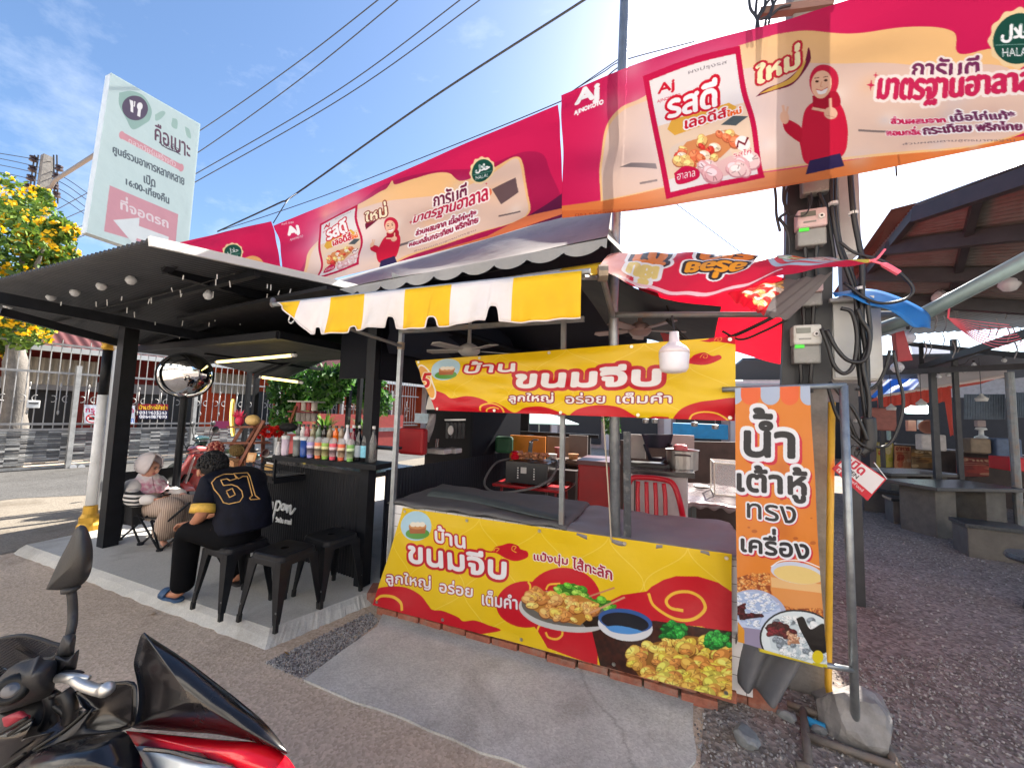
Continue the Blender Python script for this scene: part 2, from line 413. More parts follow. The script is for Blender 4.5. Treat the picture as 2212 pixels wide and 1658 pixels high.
def drape(q, amp=.01, seed=1, bow=0., sagb=0., fold=6., diag=1.):
    """surface between four corners with soft wrinkles (amp), a belly (bow) and a hanging lower edge"""
    c = [np.array(p) for p in q]; n = np.cross(c[1]-c[0], c[3]-c[0]); n /= np.linalg.norm(n); ph = np.random.default_rng(seed).uniform(0, 6.28, 12)
    def fn(U, Vv):
        u, v = U[..., None], Vv[..., None]
        p = (c[0]*(1-u)+c[1]*u)*(1-v)+(c[3]*(1-u)+c[2]*u)*v
        d = amp*(np.sin(U*fold*2.3+Vv*diag*4+ph[0])*.6+np.sin(U*fold*5.1-Vv*diag*6+ph[1])*.3+np.sin(U*fold*9.7+Vv*diag*3+ph[2])*.16+np.sin(Vv*9+U*3+ph[3])*.3)
        d = d*np.minimum(1, 6*np.minimum(Vv+.05, 1.1-Vv))+bow*4*Vv*(1-Vv)
        p = p+n*d[..., None]
        if sagb: p[..., 2] -= sagb*4*U*(1-U)*Vv
        return p
    return fn
def eyelets(parent, fn, uvs, r=.012):
    for u, v in uvs:
        p = fn(np.array([[u]]), np.array([[v]]))[0, 0]; toc = (CAM-Vector(p)).normalized()
        MB().lathe([(r*.45, 0), (r, 0), (r*.9, .004), (r*.5, .004)], Vector(p)+toc*.004, 10, axis=(0, -1, 0)).build('eyelet', mat('eyelet_brass', (.5, .48, .42), .35, 1), parent)
def proj(p):
    d = Vector(p)-CAM; z = d.dot(fwd); return (CX+F*d.dot(c_right)/z, CY-F*d.dot(c_up)/z)
def sheet3(q, W, H, bg): return Sheet([proj(p) for p in q], W, H, bg)
Z5 = (835.85, 668.68, .36276); Z6 = (768.98, 1036.45, .39298); ZO = (1571.4, 815.8, .38748); ZM = (334.34, 334.34, .42322)
ZR = (1170.2, 0, .30243); ZR3 = (1671.7, 0, .24425); ZS = (0, 133.74, .30243); ZP = (1538, 601.8, .3226)
YEL, RED, WHT, GOLD = (243, 203, 20), (206, 14, 36), (246, 244, 246), (250, 196, 60)
def lattice(s, nx=9, ny=4, col=(255, 226, 110), a=.75):
    v = s.h; s.h = np.eye(3); o = s.o; s.view(0, 0, 1); dx = s.W/nx; dy = s.H/ny
    for i in range(-1, nx+2):
        ys = np.linspace(0, s.H, 60); xs = (i+.5)*dx+(-1)**i*.5*dx*np.cos(PI*ys/dy)*.98
        s.line(list(zip(xs, ys)), 1.7, col, a)
    s.h = v; s.o = o
def steamer(s, cx, cy, k):
    """round badge showing a bamboo steamer of buns"""
    s.ell(cx, cy, 86*k, 78*k, (186, 222, 240)); s.ell(cx+8*k, cy+40*k, 66*k, 30*k, (96, 160, 70))
    s.poly([(cx-42*k, cy), (cx+58*k, cy), (cx+50*k, cy+40*k), (cx-34*k, cy+40*k)], (176, 104, 58)); s.ell(cx+8*k, cy, 50*k, 17*k, (214, 150, 92))
    for i in (-26, 0, 26): s.ell(cx+8*k+i*k, cy-8*k, 17*k, 13*k, (250, 240, 222))
# ---- the two yellow banners
BB = [aty(870, 1096, 2.60), aty(1581, 1196, 2.60), aty(1582, 1512, 2.56), aty(804, 1306, 2.53)]
def art_low():
    s = sheet3(BB, 900, 290, YEL); lattice(s, 10, 3); s.view(*Z6)
    s.spline([(80, 690), (110, 600), (180, 578), (270, 585), (350, 625), (395, 680), (420, 708), (480, 712), (560, 745), (590, 770), (650, 765), (720, 790), (775, 830), (400, 850)], RED)
    s.line([(108, 655), (140, 633), (200, 637), (245, 670), (254, 715)], 13, GOLD, smooth=6)
    s.ell(1140, 640, 205, 168, RED); s.ell(930, 675, 158, 130, RED); s.poly([(960, 770), (1330, 780), (1325, 1020), (1050, 920), (1000, 830)], RED)
    s.poly([(1400, 650), (1460, 620), (1600, 600), (1625, 575), (1690, 540), (1760, 520), (1880, 522), (1990, 555), (2090, 620), (2090, 850), (1900, 790), (1600, 770), (1400, 720)], RED)
    s.line([(1608, 610), (1640, 680), (1750, 748), (1850, 752), (1918, 700), (1898, 640), (1830, 606), (1750, 612), (1706, 650), (1730, 690), (1800, 706)], 16, GOLD, smooth=8)
    s.line([(990, 830), (1010, 790), (1060, 782), (1120, 810), (1130, 845), (1100, 870), (1055, 860), (1040, 830)], 11, GOLD, smooth=8)
    s.line([(955, 600), (958, 570), (945, 548)], 11, GOLD, smooth=6); s.line([(1045, 590), (1065, 562), (1125, 556)], 10, GOLD, smooth=6)
    s.spline([(698, 375), (745, 384), (765, 362), (805, 352), (845, 342), (888, 354), (905, 374), (940, 385), (946, 412), (915, 430), (870, 438), (820, 424), (770, 396), (720, 390)], RED)
    s.line([(868, 378), (880, 362), (862, 358), (856, 378), (880, 392)], 4, GOLD, smooth=5); s.line([(770, 388), (785, 372), (765, 368), (755, 384)], 4, GOLD, smooth=5)
    # plate
    s.poly([(1290, 800), (1640, 760), (2090, 820), (2090, 1260), (1540, 1090), (1340, 1020)], (58, 24, 14), tex=.3)
    s.ell(1145, 715, 252, 112, (206, 206, 204), rot=.16); s.ell(1140, 700, 232, 94, (108, 104, 98), rot=.16)
    s.food([(1090, 600), (1110, 560), (1200, 555), (1260, 590), (1300, 640), (1400, 650), (1420, 690), (1330, 700), (1150, 650)], 26, [(110, 190, 50), (70, 150, 30), (160, 215, 80)], 26, 4, (60, 120, 20), (30, 90, 20))
    s.poly([(1230, 760), (1390, 720), (1380, 790), (1260, 800)], (40, 26, 10))
    s.food([(930, 610), (1000, 585), (1100, 620), (1230, 620), (1320, 660), (1320, 710), (1230, 790), (1050, 750), (960, 690)], 46, [(236, 186, 84), (244, 206, 110), (214, 140, 70), (226, 166, 96)], 34, 2, (190, 130, 50), (140, 70, 24))
    s.line([(1280, 628), (1422, 580)], 9, (206, 140, 100)); s.line([(1285, 718), (1478, 632)], 10, (216, 160, 120))
    s.ell(1480, 790, 152, 84, (226, 228, 232), rot=.15); s.ell(1480, 762, 150, 64, (52, 92, 160), rot=.15); s.ell(1478, 770, 132, 50, (18, 20, 34), rot=.15); s.spline([(1370, 795), (1440, 790), (1540, 810), (1570, 825), (1500, 838), (1410, 825)], (80, 150, 220))
    s.food([(1490, 960), (1560, 905), (1650, 880), (1720, 868), (1820, 840), (1920, 850), (2085, 900), (2085, 1240), (1850, 1160), (1560, 1085)], 130, [(240, 208, 96), (226, 190, 70), (206, 190, 80), (200, 130, 60), (216, 160, 70)], 46, 3, (150, 100, 30), (110, 60, 10))
    for x, y, q in ((1750, 815, 9), (1985, 868, 8)):
        s.food([(x-70, y-30), (x-20, y-52), (x+60, y-40), (x+72, y+20), (x, y+50), (x-70, y+36)], 34, [(30, 150, 50), (20, 120, 40), (60, 180, 70)], 18, q, (10, 90, 30), (8, 70, 24))
    steamer(s, 330, 248, 1.0)
    rr = [(.13, WHT), (.10, (196, 24, 50))]
    s.text('บ้าน', (436, 245, 332), (600, 280, 368), WHT, [(.10, (198, 20, 44))], .035)
    s.text('ขนมจีบ', (290, 318, 440), (820, 412, 538), WHT, [(.10, (198, 20, 44))], .05)
    s.text('ลูกใหญ่', (166, 490, 572), (408, 520, 606), WHT, [(.07, (170, 30, 60))], .02)
    s.text('อร่อย', (458, 535, 606), (640, 565, 634), WHT, [(.07, (170, 30, 60))], .02)
    s.text('เต็มคำ', (694, 592, 676), (888, 618, 700), WHT, [(.07, (170, 30, 60))], .02)
    s.text('แป้งนุ่ม', (978, 386, 444), (1164, 412, 470), (170, 20, 50), [(.09, WHT)], .02)
    s.text('ไส้ทะลัก', (1190, 416, 474), (1408, 468, 538), (170, 20, 50), [(.09, WHT)], .02)
    return s
UB = [aty(898, 779, 2.56), aty(1588, 726, 2.52), aty(1588, 909, 2.50), aty(942, 886, 2.58)]
def art_up():
    s = sheet3(UB, 860, 240, YEL); lattice(s, 9, 3); s.view(*Z5)
    for a in ([(270, 480), (330, 505), (370, 532), (440, 520), (510, 530), (565, 562), (530, 615), (280, 610)], [(515, 615), (530, 572), (590, 555), (640, 575), (700, 610), (760, 584), (850, 578), (930, 600), (970, 630), (520, 640)], [(1000, 632), (1060, 592), (1170, 572), (1290, 580), (1370, 612), (1412, 650), (1200, 670)], [(1640, 665), (1660, 630), (1710, 590), (1800, 562), (1900, 550), (2100, 546), (2100, 690)], [(1815, 190), (1870, 183), (1900, 164), (1950, 158), (2090, 155), (2090, 212), (2010, 206), (1930, 196), (1880, 200)], [(1565, 325), (1640, 318), (1740, 312), (1785, 282), (1850, 268), (1905, 290), (1955, 284), (1972, 303), (1945, 320), (1880, 342), (1810, 346), (1700, 332)]): s.spline(a, RED)
    s.poly([(1480, 645), (1520, 632), (1620, 636), (1620, 660), (1480, 660)], RED)
    s.line([(520, 600), (530, 572), (580, 560), (630, 580), (645, 610)], 9, GOLD, smooth=6); s.line([(552, 605), (560, 590), (590, 582), (620, 590)], 7, GOLD, smooth=6)
    s.line([(1755, 655), (1780, 625), (1850, 612), (1940, 620), (2010, 650), (2030, 670)], 13, GOLD, smooth=6)
    for x, y in ((1950, 182), (1850, 294)): s.line([(x-30, y+8), (x-10, y-14), (x+22, y-10), (x+14, y+10), (x-6, y+6), (x, y-4)], 4, GOLD, smooth=6)
    s.ell(240, 435, 36, 112, (250, 244, 230), rot=-.38); s.ell(240, 435, 28, 102, (240, 176, 80), rot=-.38); s.text('5', (222, 385, 470), (262, 385, 470), RED, [(.06, (250, 230, 190))], .03)
    steamer(s, 330, 362, .86)
    s.text('บ้าน', (430, 318, 388), (690, 308, 380), WHT, [(.13, (198, 20, 44))], .04)
    s.text('ขนมจีบ', (706, 372, 472), (1552, 338, 464), WHT, [(.17, (198, 20, 44))], .07)
    for t, a, b in (('ลูกใหญ่', 676, 916), ('อร่อย', 988, 1218), ('เต็มคำ', 1292, 1634)): s.text(t, (a, 506, 562), (b, 504, 562), WHT, [(.09, (150, 20, 60))], .025)
    return s
m_vinyl = print_mat('printed_vinyl', .38)
def eye_row(o, fn, n):
    eyelets(o, fn, [(.012+i/(n-1)*.976, v) for v in (.035, .965) for i in range(n)])
fn = drape(BB, .009, 3, bow=.012, fold=5, diag=2); o = art_low().mesh('vinyl_banner', fn, m_vinyl); eye_row(o, fn, 5)
tag(o, 'large yellow and red dumpling banner tied over the front of the stall counter', 'banner')
fn = drape(UB, .012, 5, bow=-.02, fold=4, diag=3); o = art_up().mesh('vinyl_banner', fn, m_vinyl); eye_row(o, fn, 5)
tag(o, 'yellow and red shop banner hanging above the counter opening, behind the white bulb', 'banner')
# ---- the orange drinks banner
OB = [aty(1588, 838, 2.44), aty(1750, 833, 2.44), aty(1787, 1441, 2.46), aty(1594, 1386, 2.42)]
def art_orange():
    s = sheet3(OB, 220, 640, (226, 132, 44)); s.view(*ZO)
    for y, a in ((470, .5), (770, .4), (830, .3)): s.soft(300, y, 60, (190, 96, 30), a)
    for x, y, r in ((150, 820, 16), (120, 800, 8), (300, 640, 10), (45, 570, 9), (480, 880, 18), (380, 855, 14), (90, 850, 10), (470, 740, 7)): s.ell(x, y, r, r*.6, (170, 84, 30), .7)
    for i, x in enumerate((-20, 75, 183, 292, 405)):
        c = ((176, 190, 216), (236, 104, 52))[i % 2]; s.poly([(x, 30), (x+106, 24), (x+106, 95), (x, 98)], c); s.ell(x+53, 96, 53, 46, c)
    def big(t, l, r_):
        k = (l[2]-l[1])*.05
        s.text(t, (l[0]+k, l[1]+k, l[2]+k), (r_[0]+k, r_[1]+k, r_[2]+k), (206, 30, 60), [(.09, (206, 30, 60))], .04)
        s.text(t, l, r_, (40, 40, 46), [(.09, (236, 238, 246))], .035)
    big('น้ำ', (98, 160, 408), (372, 168, 414)); big('เต้าหู้', (60, 460, 640), (440, 470, 655)); big('ทรง', (112, 665, 745), (380, 680, 775)); big('เครื่อง', (80, 800, 935), (455, 815, 975))
    s.food([(40, 1095), (120, 1066), (235, 1062), (245, 1190), (40, 1190)], 150, [(220, 140, 70), (206, 116, 50), (230, 160, 96)], 13, 5, (150, 70, 24), (130, 56, 20))
    s.food([(235, 1230), (560, 1240), (560, 1310), (235, 1290)], 90, [(220, 140, 70), (206, 116, 50)], 12, 6, (150, 70, 24), (130, 56, 20))
    s.poly([(236, 1040), (240, 1160), (280, 1240), (370, 1262), (560, 1255), (560, 1040)], (226, 150, 80)); s.poly([(240, 1080), (540, 1120), (540, 1170), (244, 1140)], (236, 190, 130))
    s.ell(390, 1055, 152, 62, (206, 214, 236), rot=.14); s.ell(392, 1066, 138, 50, (236, 206, 130), rot=.14); s.line([(240, 1020), (300, 985), (420, 985), (520, 1020)], 5, (250, 252, 255), smooth=6)
    s.ell(160, 1300, 175, 140, (176, 182, 212), rot=.3); s.ell(150, 1290, 155, 118, (198, 212, 240), rot=.3); s.poly([(60, 1380), (230, 1400), (190, 1540), (60, 1520)], (150, 140, 168))
    s.food([(60, 1180), (180, 1170), (300, 1260), (200, 1300), (170, 1390), (60, 1330)], 60, [(214, 226, 246), (186, 204, 236), (230, 236, 250)], 22, 7, (170, 190, 226), (150, 170, 214), (.3, .6))
    s.food([(55, 1260), (90, 1240), (100, 1300), (195, 1300), (190, 1320), (70, 1340)], 16, [(70, 26, 30), (90, 30, 34)], 16, 8, (60, 20, 24), (30, 8, 10))
    s.poly([(60, 1350), (95, 1400), (95, 1500), (62, 1510)], (220, 150, 40))
    s.ell(410, 1460, 236, 190, (34, 34, 38), rot=.2); s.ell(410, 1460, 226, 180, (222, 232, 236), rot=.2)
    s.food([(215, 1370), (300, 1325), (400, 1310), (560, 1350), (560, 1560), (470, 1570), (330, 1540), (240, 1500)], 90, [(232, 238, 240), (210, 224, 230), (190, 206, 216), (120, 130, 140)], 26, 9, (206, 218, 224), (160, 176, 186))
    s.food([(205, 1380), (290, 1345), (380, 1400), (330, 1440), (230, 1420)], 26, [(110, 20, 30), (80, 12, 20), (60, 20, 20)], 24, 10, (70, 14, 20), (30, 6, 8)); s.spline([(380, 1320), (420, 1310), (460, 1380), (540, 1350), (560, 1500), (480, 1520), (430, 1440), (400, 1380)], (26, 20, 20))
    s.food([(330, 1400), (380, 1420), (400, 1470), (340, 1470)], 18, [(214, 170, 140), (190, 140, 110)], 13, 11, (170, 120, 90), (140, 90, 60)); s.ell(500, 1545, 32, 40, (226, 204, 30)); s.poly([(470, 1580), (556, 1590), (556, 1630), (470, 1610)], (206, 190, 40))
    return s
fn = drape(OB, .006, 8, bow=.02, fold=2, diag=3); o = art_orange().mesh('vinyl_banner', fn, m_vinyl)
tag(o, 'tall narrow orange banner with big black lettering hung on the galvanised frame', 'banner')
# ---- the pink seasoning banners strung high above
PK, MAR, CRM = (204, 26, 84), (116, 26, 58), (222, 190, 174)
PM = [aty(592, 488, 3.0), aty(1205, 226, 2.5), aty(1215, 471, 2.5), aty(616, 632, 3.0)]
PR = [aty(1212, 205, 2.5), Vector((2.26, 2.46, 4.0)), Vector((2.28, 2.46, 3.04)), aty(1214, 471, 2.5)]
_d = Vector((-2.9, .02, .03)); PL = [aty(586, 478, 3.0)+_d, aty(586, 478, 3.0), aty(611, 630, 3.0), aty(611, 630, 3.0)+_d]
def halal(s, x, y, r, k=1., slant=0, dy=0):
    s.poly([(x+(r*(1.17+.05*math.cos(12*t)))*math.cos(t), y+(r*(1.17+.05*math.cos(12*t)))*k*math.sin(t)+dy*math.cos(t)*r) for t in np.linspace(0, 2*PI, 96, False)], (236, 206, 160))
    s.poly([(x+r*math.cos(t), y+r*k*math.sin(t)+dy*math.cos(t)*r) for t in np.linspace(0, 2*PI, 60, False)], (24, 74, 62))
    d = dy*r*.65
    s.text('\ufedd\ufefc\ufea3', (x-r*.65, y-r*.62*k-d, y+r*.06*k-d), (x+r*.65, y-r*.62*k+d, y+r*.06*k+d), WHT, [], .03)
    s.text('HALAL', (x-r*.62, y+r*.3*k-d, y+r*.66*k-d), (x+r*.62, y+r*.3*k+d, y+r*.66*k+d), WHT, [], .03)
    s.line([(x-r*.9, y+r*.16*k-d*1.4), (x+r*.9, y+r*.16*k+d*1.4)], r*.03, (120, 160, 150))
def kitchen(s, x0, y0, x1, y1, n, seed):
    """pale blurred kitchen behind the lettering"""
    g = np.random.default_rng(seed)
    for i in range(n): s.soft(g.uniform(x0, x1), g.uniform(y0, y1), (y1-y0)*g.uniform(.05, .16), [(250, 240, 230), (206, 170, 160), (196, 190, 200), (236, 180, 130)][g.integers(4)], .35)
def hostess(s, x, y, k, lean=0.):
    """printed figure of a smiling cook in a red headscarf pointing at the packet"""
    def q(*a): return [(x+u*k, y+v*k+u*k*lean) for u, v in a]
    s.spline(q((-64, 150), (-52, 70), (-20, 42), (4, 34), (36, 44), (62, 80), (70, 140), (50, 196), (-40, 206)), (206, 26, 62))
    s.poly(q((-36, 196), (48, 186), (58, 222), (-50, 236)), (52, 40, 84))
    s.spline(q((-60, 150), (-104, 120), (-112, 96), (-96, 90), (-60, 112)), (196, 22, 56)); s.ell(*q((-108, 84))[0], 13*k, 17*k, (236, 186, 158)); s.line(q((-108, 80), (-112, 50)), 7*k, (236, 186, 158)); s.line(q((-104, 80), (-98, 54)), 6*k, (236, 186, 158))
    s.ell(*q((2, -4))[0], 40*k, 48*k, (200, 34, 66)); s.spline(q((-30, 30), (4, 26), (38, 26), (46, 60), (-20, 64)), (176, 22, 50)); s.ell(*q((-5, 2))[0], 28*k, 37*k, (240, 190, 160), rot=.15)
    for ex in (-17, 7): s.ell(*q((ex, -6))[0], 5*k, 3*k, (60, 30, 26)); s.line(q((ex-7, -15), (ex+6, -16)), 2.4*k, (90, 50, 40))
    s.spline(q((-19, 15), (-4, 19), (12, 13), (6, 26), (-12, 27)), WHT); s.line(q((-20, 14), (-4, 19), (13, 12)), 2*k, (180, 60, 60)); s.line(q((-4, -4), (-8, 8), (-2, 9)), 2*k, (200, 140, 110))
    s.ell(*q((22, 78))[0], 19*k, 16*k, (238, 188, 160)); s.line(q((12, 72), (-30, 62)), 9*k, (238, 188, 160)); s.line(q((22, 70), (20, 40)), 8*k, (238, 188, 160)); s.line(q((8, 82), (34, 90)), 2*k, (200, 140, 120))
def packet(s, q4):
    """seasoning packet: q4 = TL, TR, BR, BL of the packet"""
    def b(u, v): a = np.array(q4, float); return tuple((a[0]*(1-u)+a[1]*u)*(1-v)+(a[3]*(1-u)+a[2]*u)*v)
    def bl(*a): return [b(u, v) for u, v in a]
    s.soft(*b(.5, .5), np.linalg.norm(np.array(q4[0])-np.array(q4[3]))*.66, (255, 240, 244), .75)
    s.poly(q4, (198, 20, 74)); s.poly(bl((.055, .045), (.945, .045), (.945, .955), (.055, .955)), (232, 226, 228)); s.poly(bl((.055, .4), (.945, .4), (.945, .8), (.055, .86)), (236, 200, 164), .7)
    def tx(t, u0, u1, v0, v1, c, rim=(), bd=.03, k=0): s.text(t, (*b(u0, v0), b(u0, v1)[1]), (*b(u1, v0-k), b(u1, v1-k)[1]), c, rim, bd)
    tx('Aj', .13, .3, .09, .17, (206, 20, 50), [], .05); tx('AJINOMOTO', .1, .34, .185, .215, (206, 20, 50))
    tx('ผงปรุงรส', .45, .85, .07, .1, (120, 110, 120)); s.poly(bl((.2, .38), (.8, .36), (.86, .42), (.78, .5), (.2, .52), (.14, .45)), (226, 172, 70))
    tx('รสดี', .22, .72, .16, .37, WHT, [(.1, (206, 20, 50))], .05); tx('เลอดีส์', .34, .76, .39, .5, (206, 20, 50), [(.1, WHT)], .04); tx('ใหม่', .76, .9, .43, .5, (240, 100, 30), [(.12, WHT)], .05)
    s.poly(bl((.66, .55), (.8, .5), (.94, .54), (.8, .59)), (80, 90, 96))
    s.ell(*b(.42, .72), abs(b(.75, .7)[0]-b(.1, .7)[0])*.5, abs(b(.5, .83)[1]-b(.5, .6)[1])*.5, (226, 206, 190)); g = [b(u, v) for u, v in ((.14, .7), (.3, .6), (.7, .6), (.84, .68), (.6, .78), (.24, .78))]
    sz = abs(b(.56, .5)[0]-b(.5, .5)[0]); s.food(g, 26, [(230, 120, 80), (240, 220, 190), (206, 60, 50), (236, 190, 120)], sz, 12, (214, 140, 90), (160, 80, 50))
    s.food([b(u, v) for u, v in ((.36, .84), (.7, .78), (.92, .82), (.88, .9), (.5, .93))], 12, [(240, 206, 206), (232, 180, 186)], sz*1.7, 13, (230, 190, 190), (190, 130, 140))
    s.spline(bl((.12, .82), (.24, .78), (.36, .83), (.34, .9), (.14, .91)), (198, 20, 74)); tx('ฮาลาล', .15, .33, .83, .88, WHT); s.ell(*b(.84, .72), sz*1.3, sz, (250, 240, 240)); s.line([b(.78, .74), b(.8, .7), b(.86, .73), b(.9, .69)], sz*.4, (120, 20, 40)); tx('รสไก่', .74, .92, .76, .8, (206, 20, 50), [(.12, WHT)], .04)
def art_mid():
    s = sheet3(PM, 640, 220, PK); s.view(*ZM)
    s.spline([(650, 720), (730, 580), (830, 440), (930, 330), (1060, 225), (1180, 150), (1400, 90), (1640, 60), (1900, -20), (2000, 60), (2000, 420), (1000, 700)], (170, 22, 76))
    s.spline([(720, 700), (760, 540), (840, 430), (950, 300), (1060, 240), (1150, 195), (1195, 175), (1215, 132), (1240, 158), (1320, 130), (1420, 98), (1500, 94), (1560, 130), (1700, 70), (1830, 6), (1872, 50), (1896, 200), (1890, 320), (1640, 400), (1300, 520), (1000, 680)], (236, 186, 130))
    s.spline([(735, 700), (770, 550), (850, 440), (960, 320), (1100, 260), (1300, 220), (1500, 190), (1700, 100), (1822, 16), (1860, 60), (1884, 200), (1880, 320), (1640, 395), (1300, 510), (1000, 670)], CRM)
    kitchen(s, 800, 150, 1860, 560, 26, 3); s.poly([(1720, 180), (1840, 120), (1850, 190), (1760, 250)], (70, 50, 60), .8); s.ell(1705, 192, 14, 18, (226, 110, 70)); s.line([(1200, 480), (1330, 440)], 14, (60, 50, 60), .7); s.line([(1750, 310), (1860, 285)], 10, (60, 50, 60), .7)
    s.poly([(1880, 330), (2090, 180), (2100, 340), (1660, 440)], (96, 24, 64)); s.poly([(560, 800), (760, 705), (1000, 650), (1250, 555), (1450, 485), (1700, 410), (1895, 315), (2090, 270), (2095, 300), (1700, 440), (1700, 800)], (214, 116, 76))
    s.poly([(640, 790), (1000, 690), (1400, 545), (2100, 325), (2100, 400), (640, 850)], (168, 62, 50))
    packet(s, [(836, 352), (1032, 252), (1052, 560), (828, 640)])
    s.spline([(1068, 380), (1075, 350), (1120, 335), (1170, 280), (1188, 240), (1165, 300), (1120, 345)], MAR); s.text('ใหม่', (1076, 300, 345), (1180, 240, 312), (250, 236, 200), [(.14, (190, 110, 50)), (.08, MAR)], .05)
    hostess(s, 1195, 362, .88, -.2)
    s.text('การันตี', (1412, 196, 258), (1582, 138, 232), (110, 26, 66), [(.12, (248, 236, 232))], .04); s.text('มาตรฐานฮาลาล', (1316, 310, 362), (1696, 168, 252), (190, 24, 70), [(.12, (248, 236, 232))], .04)
    s.text('ส่วนผสมจาก เนื้อไก่แท้*', (1336, 378, 414), (1640, 268, 318), (150, 24, 66), [(.16, WHT)], .05); s.text('หอมกลิ่นกระเทียม พริกไทย', (1306, 436, 470), (1650, 300, 346), (150, 24, 66), [(.16, WHT)], .05)
    s.text('ส่วนผสมตามสูตรมาตรฐาน', (1330, 486, 496), (1640, 376, 388), (120, 90, 100))
    for x, y, r in ((1300, 342, 12), (1316, 304, 7), (1690, 150, 8)): s.poly([(x+(r if i % 2 == 0 else r*.3)*math.cos(i*PI/4), y+(r if i % 2 == 0 else r*.3)*math.sin(i*PI/4)) for i in range(8)], (200, 30, 70))
    halal(s, 1662, 78, 54, 1.1, dy=-.22)
    s.text('กินดี มีสุข', (650, 350, 364), (706, 336, 350), WHT, [], .03); s.text('Aj', (664, 372, 416), (722, 358, 402), WHT, [(.06, WHT)], .04); s.text('AJINOMOTO', (670, 424, 440), (744, 406, 424), WHT, [], .05)
    return s
def art_right():
    s = sheet3(PR, 880, 290, PK); s.view(*ZR)
    s.poly([(380, 1420), (1200, 1200), (2300, 1050), (4000, 850), (4000, 1500), (100, 1700), (100, 1480)], (218, 120, 62)); s.poly([(100, 1510), (700, 1440), (1320, 1300), (2300, 1170), (4000, 950), (4000, 1500), (100, 1750)], (206, 104, 54))
    s.spline([(410, 1420), (402, 1150), (430, 920), (540, 780), (700, 700), (1000, 520), (1500, 300), (1800, 215), (2200, 190), (2560, 160), (2900, 190), (2950, 340), (3300, 320), (3500, 800), (3000, 1000), (2200, 1060), (1300, 1190)], (240, 190, 130))
    s.spline([(424, 1410), (418, 1150), (445, 930), (550, 800), (720, 720), (1100, 560), (1700, 420), (2200, 430), (2700, 440), (3300, 430), (3500, 800), (3000, 990), (2200, 1040), (1300, 1180)], CRM)
    kitchen(s, 500, 500, 3300, 1100, 30, 5); s.poly([(540, 1195), (620, 1160), (790, 1155), (800, 1190)], (60, 54, 60), .8); s.line([(680, 1290), (800, 1260)], 14, (70, 60, 66), .7); s.line([(2220, 860), (2580, 870)], 20, (60, 56, 64), .6)
    packet(s, [(700, 588), (1375, 352), (1556, 1192), (862, 1372)])
    s.spline([(1490, 660), (1560, 600), (1700, 540), (1830, 420), (1870, 300), (1880, 400), (1760, 560), (1600, 620)], MAR); s.spline([(1510, 640), (1600, 590), (1740, 520), (1850, 390), (1780, 530), (1640, 600)], (214, 170, 80)); s.text('ใหม่', (1500, 450, 572), (1800, 280, 440), (250, 238, 190), [(.14, (190, 90, 60)), (.09, (198, 30, 60))], .05)
    hostess(s, 1965, 560, 2.55, -.1)
    s.view(*ZR3)
    s.text('การันตี', (1165, 490, 634), (1775, 430, 612), (116, 44, 88), [(.11, (240, 226, 220))], .05); s.text('มาตรฐานฮาลาล', (870, 655, 840), (2260, 560, 780), (196, 36, 84), [(.11, (240, 226, 220))], .05)
    s.text('ส่วนผสมจาก', (1000, 925, 995), (1465, 935, 1000), (200, 40, 90), [(.13, WHT)], .05); s.text('เนื้อไก่แท้*', (1515, 880, 1000), (2075, 880, 985), (110, 50, 90), [(.09, WHT)], .05)
    s.text('หอมกลิ่น', (952, 1025, 1110), (1255, 1030, 1115), (200, 40, 90), [(.1, WHT)], .05); s.text('กระเทียม พริกไทย', (1262, 1015, 1120), (2120, 1010, 1090), (110, 40, 80), [(.09, WHT)], .05)
    s.text('ส่วนผสมตามสูตรมาตรฐาน', (1070, 1185, 1212), (2050, 1165, 1192), (90, 80, 96))
    for x, y, r in ((797, 708, 42), (832, 636, 24)): s.poly([(x+(r if i % 2 == 0 else r*.3)*math.cos(i*PI/4), y+(r if i % 2 == 0 else r*.3)*math.sin(i*PI/4)) for i in range(8)], (200, 40, 80))
    halal(s, 2130, 290, 222, .94, dy=-.06)
    s.view(*ZR); s.text('Aj', (240, 660, 790), (395, 620, 750), WHT, [(.05, WHT)], .03); s.text('AJINOMOTO', (232, 808, 842), (428, 736, 772), WHT, [], .05)
    s.text('ตรา รสดี เลอดีส์ 0.1%', (235, 1512, 1540), (710, 1440, 1470), (150, 60, 40), [], .01)
    return s
def art_left():
    s = sheet3(PL, 420, 150, PK); s.view(*ZM); halal(s, 388, 498, 40, 1.05, dy=-.2); s.spline([(250, 720), (330, 600), (440, 525), (500, 512), (560, 560), (600, 660), (500, 760)], (240, 176, 110)); return s
m_flag = print_mat('printed_mesh_cloth', .7, .22, .04, .1)
for nm, q, art, lb, sd in (('mid', PM, art_mid, 'middle pink seasoning banner on the cable above the grey canopy', 21), ('right', PR, art_right, 'large backlit pink seasoning banner tied to the galvanised pole on the right', 22), ('left', PL, art_left, 'pink banner end with a halal badge showing over the black roof', 23)):
    fn = drape(q, .026, sd, fold=3.4, diag=2.6, bow=.03)
    if nm == 'right':
        f0 = fn
        def fn(U, Vv, f0=f0):
            p = f0(U, Vv); p[..., 2] += .04*np.sin(np.clip(U*2.2, 0, 1)*PI)*(1-Vv) - .06*np.sin(U*PI)*Vv; return p
    s_ = art(); s_.den = .48; o = s_.mesh('vinyl_banner', fn, m_flag); tag(o, lb, 'banner', 'pink banners on the overhead cable')
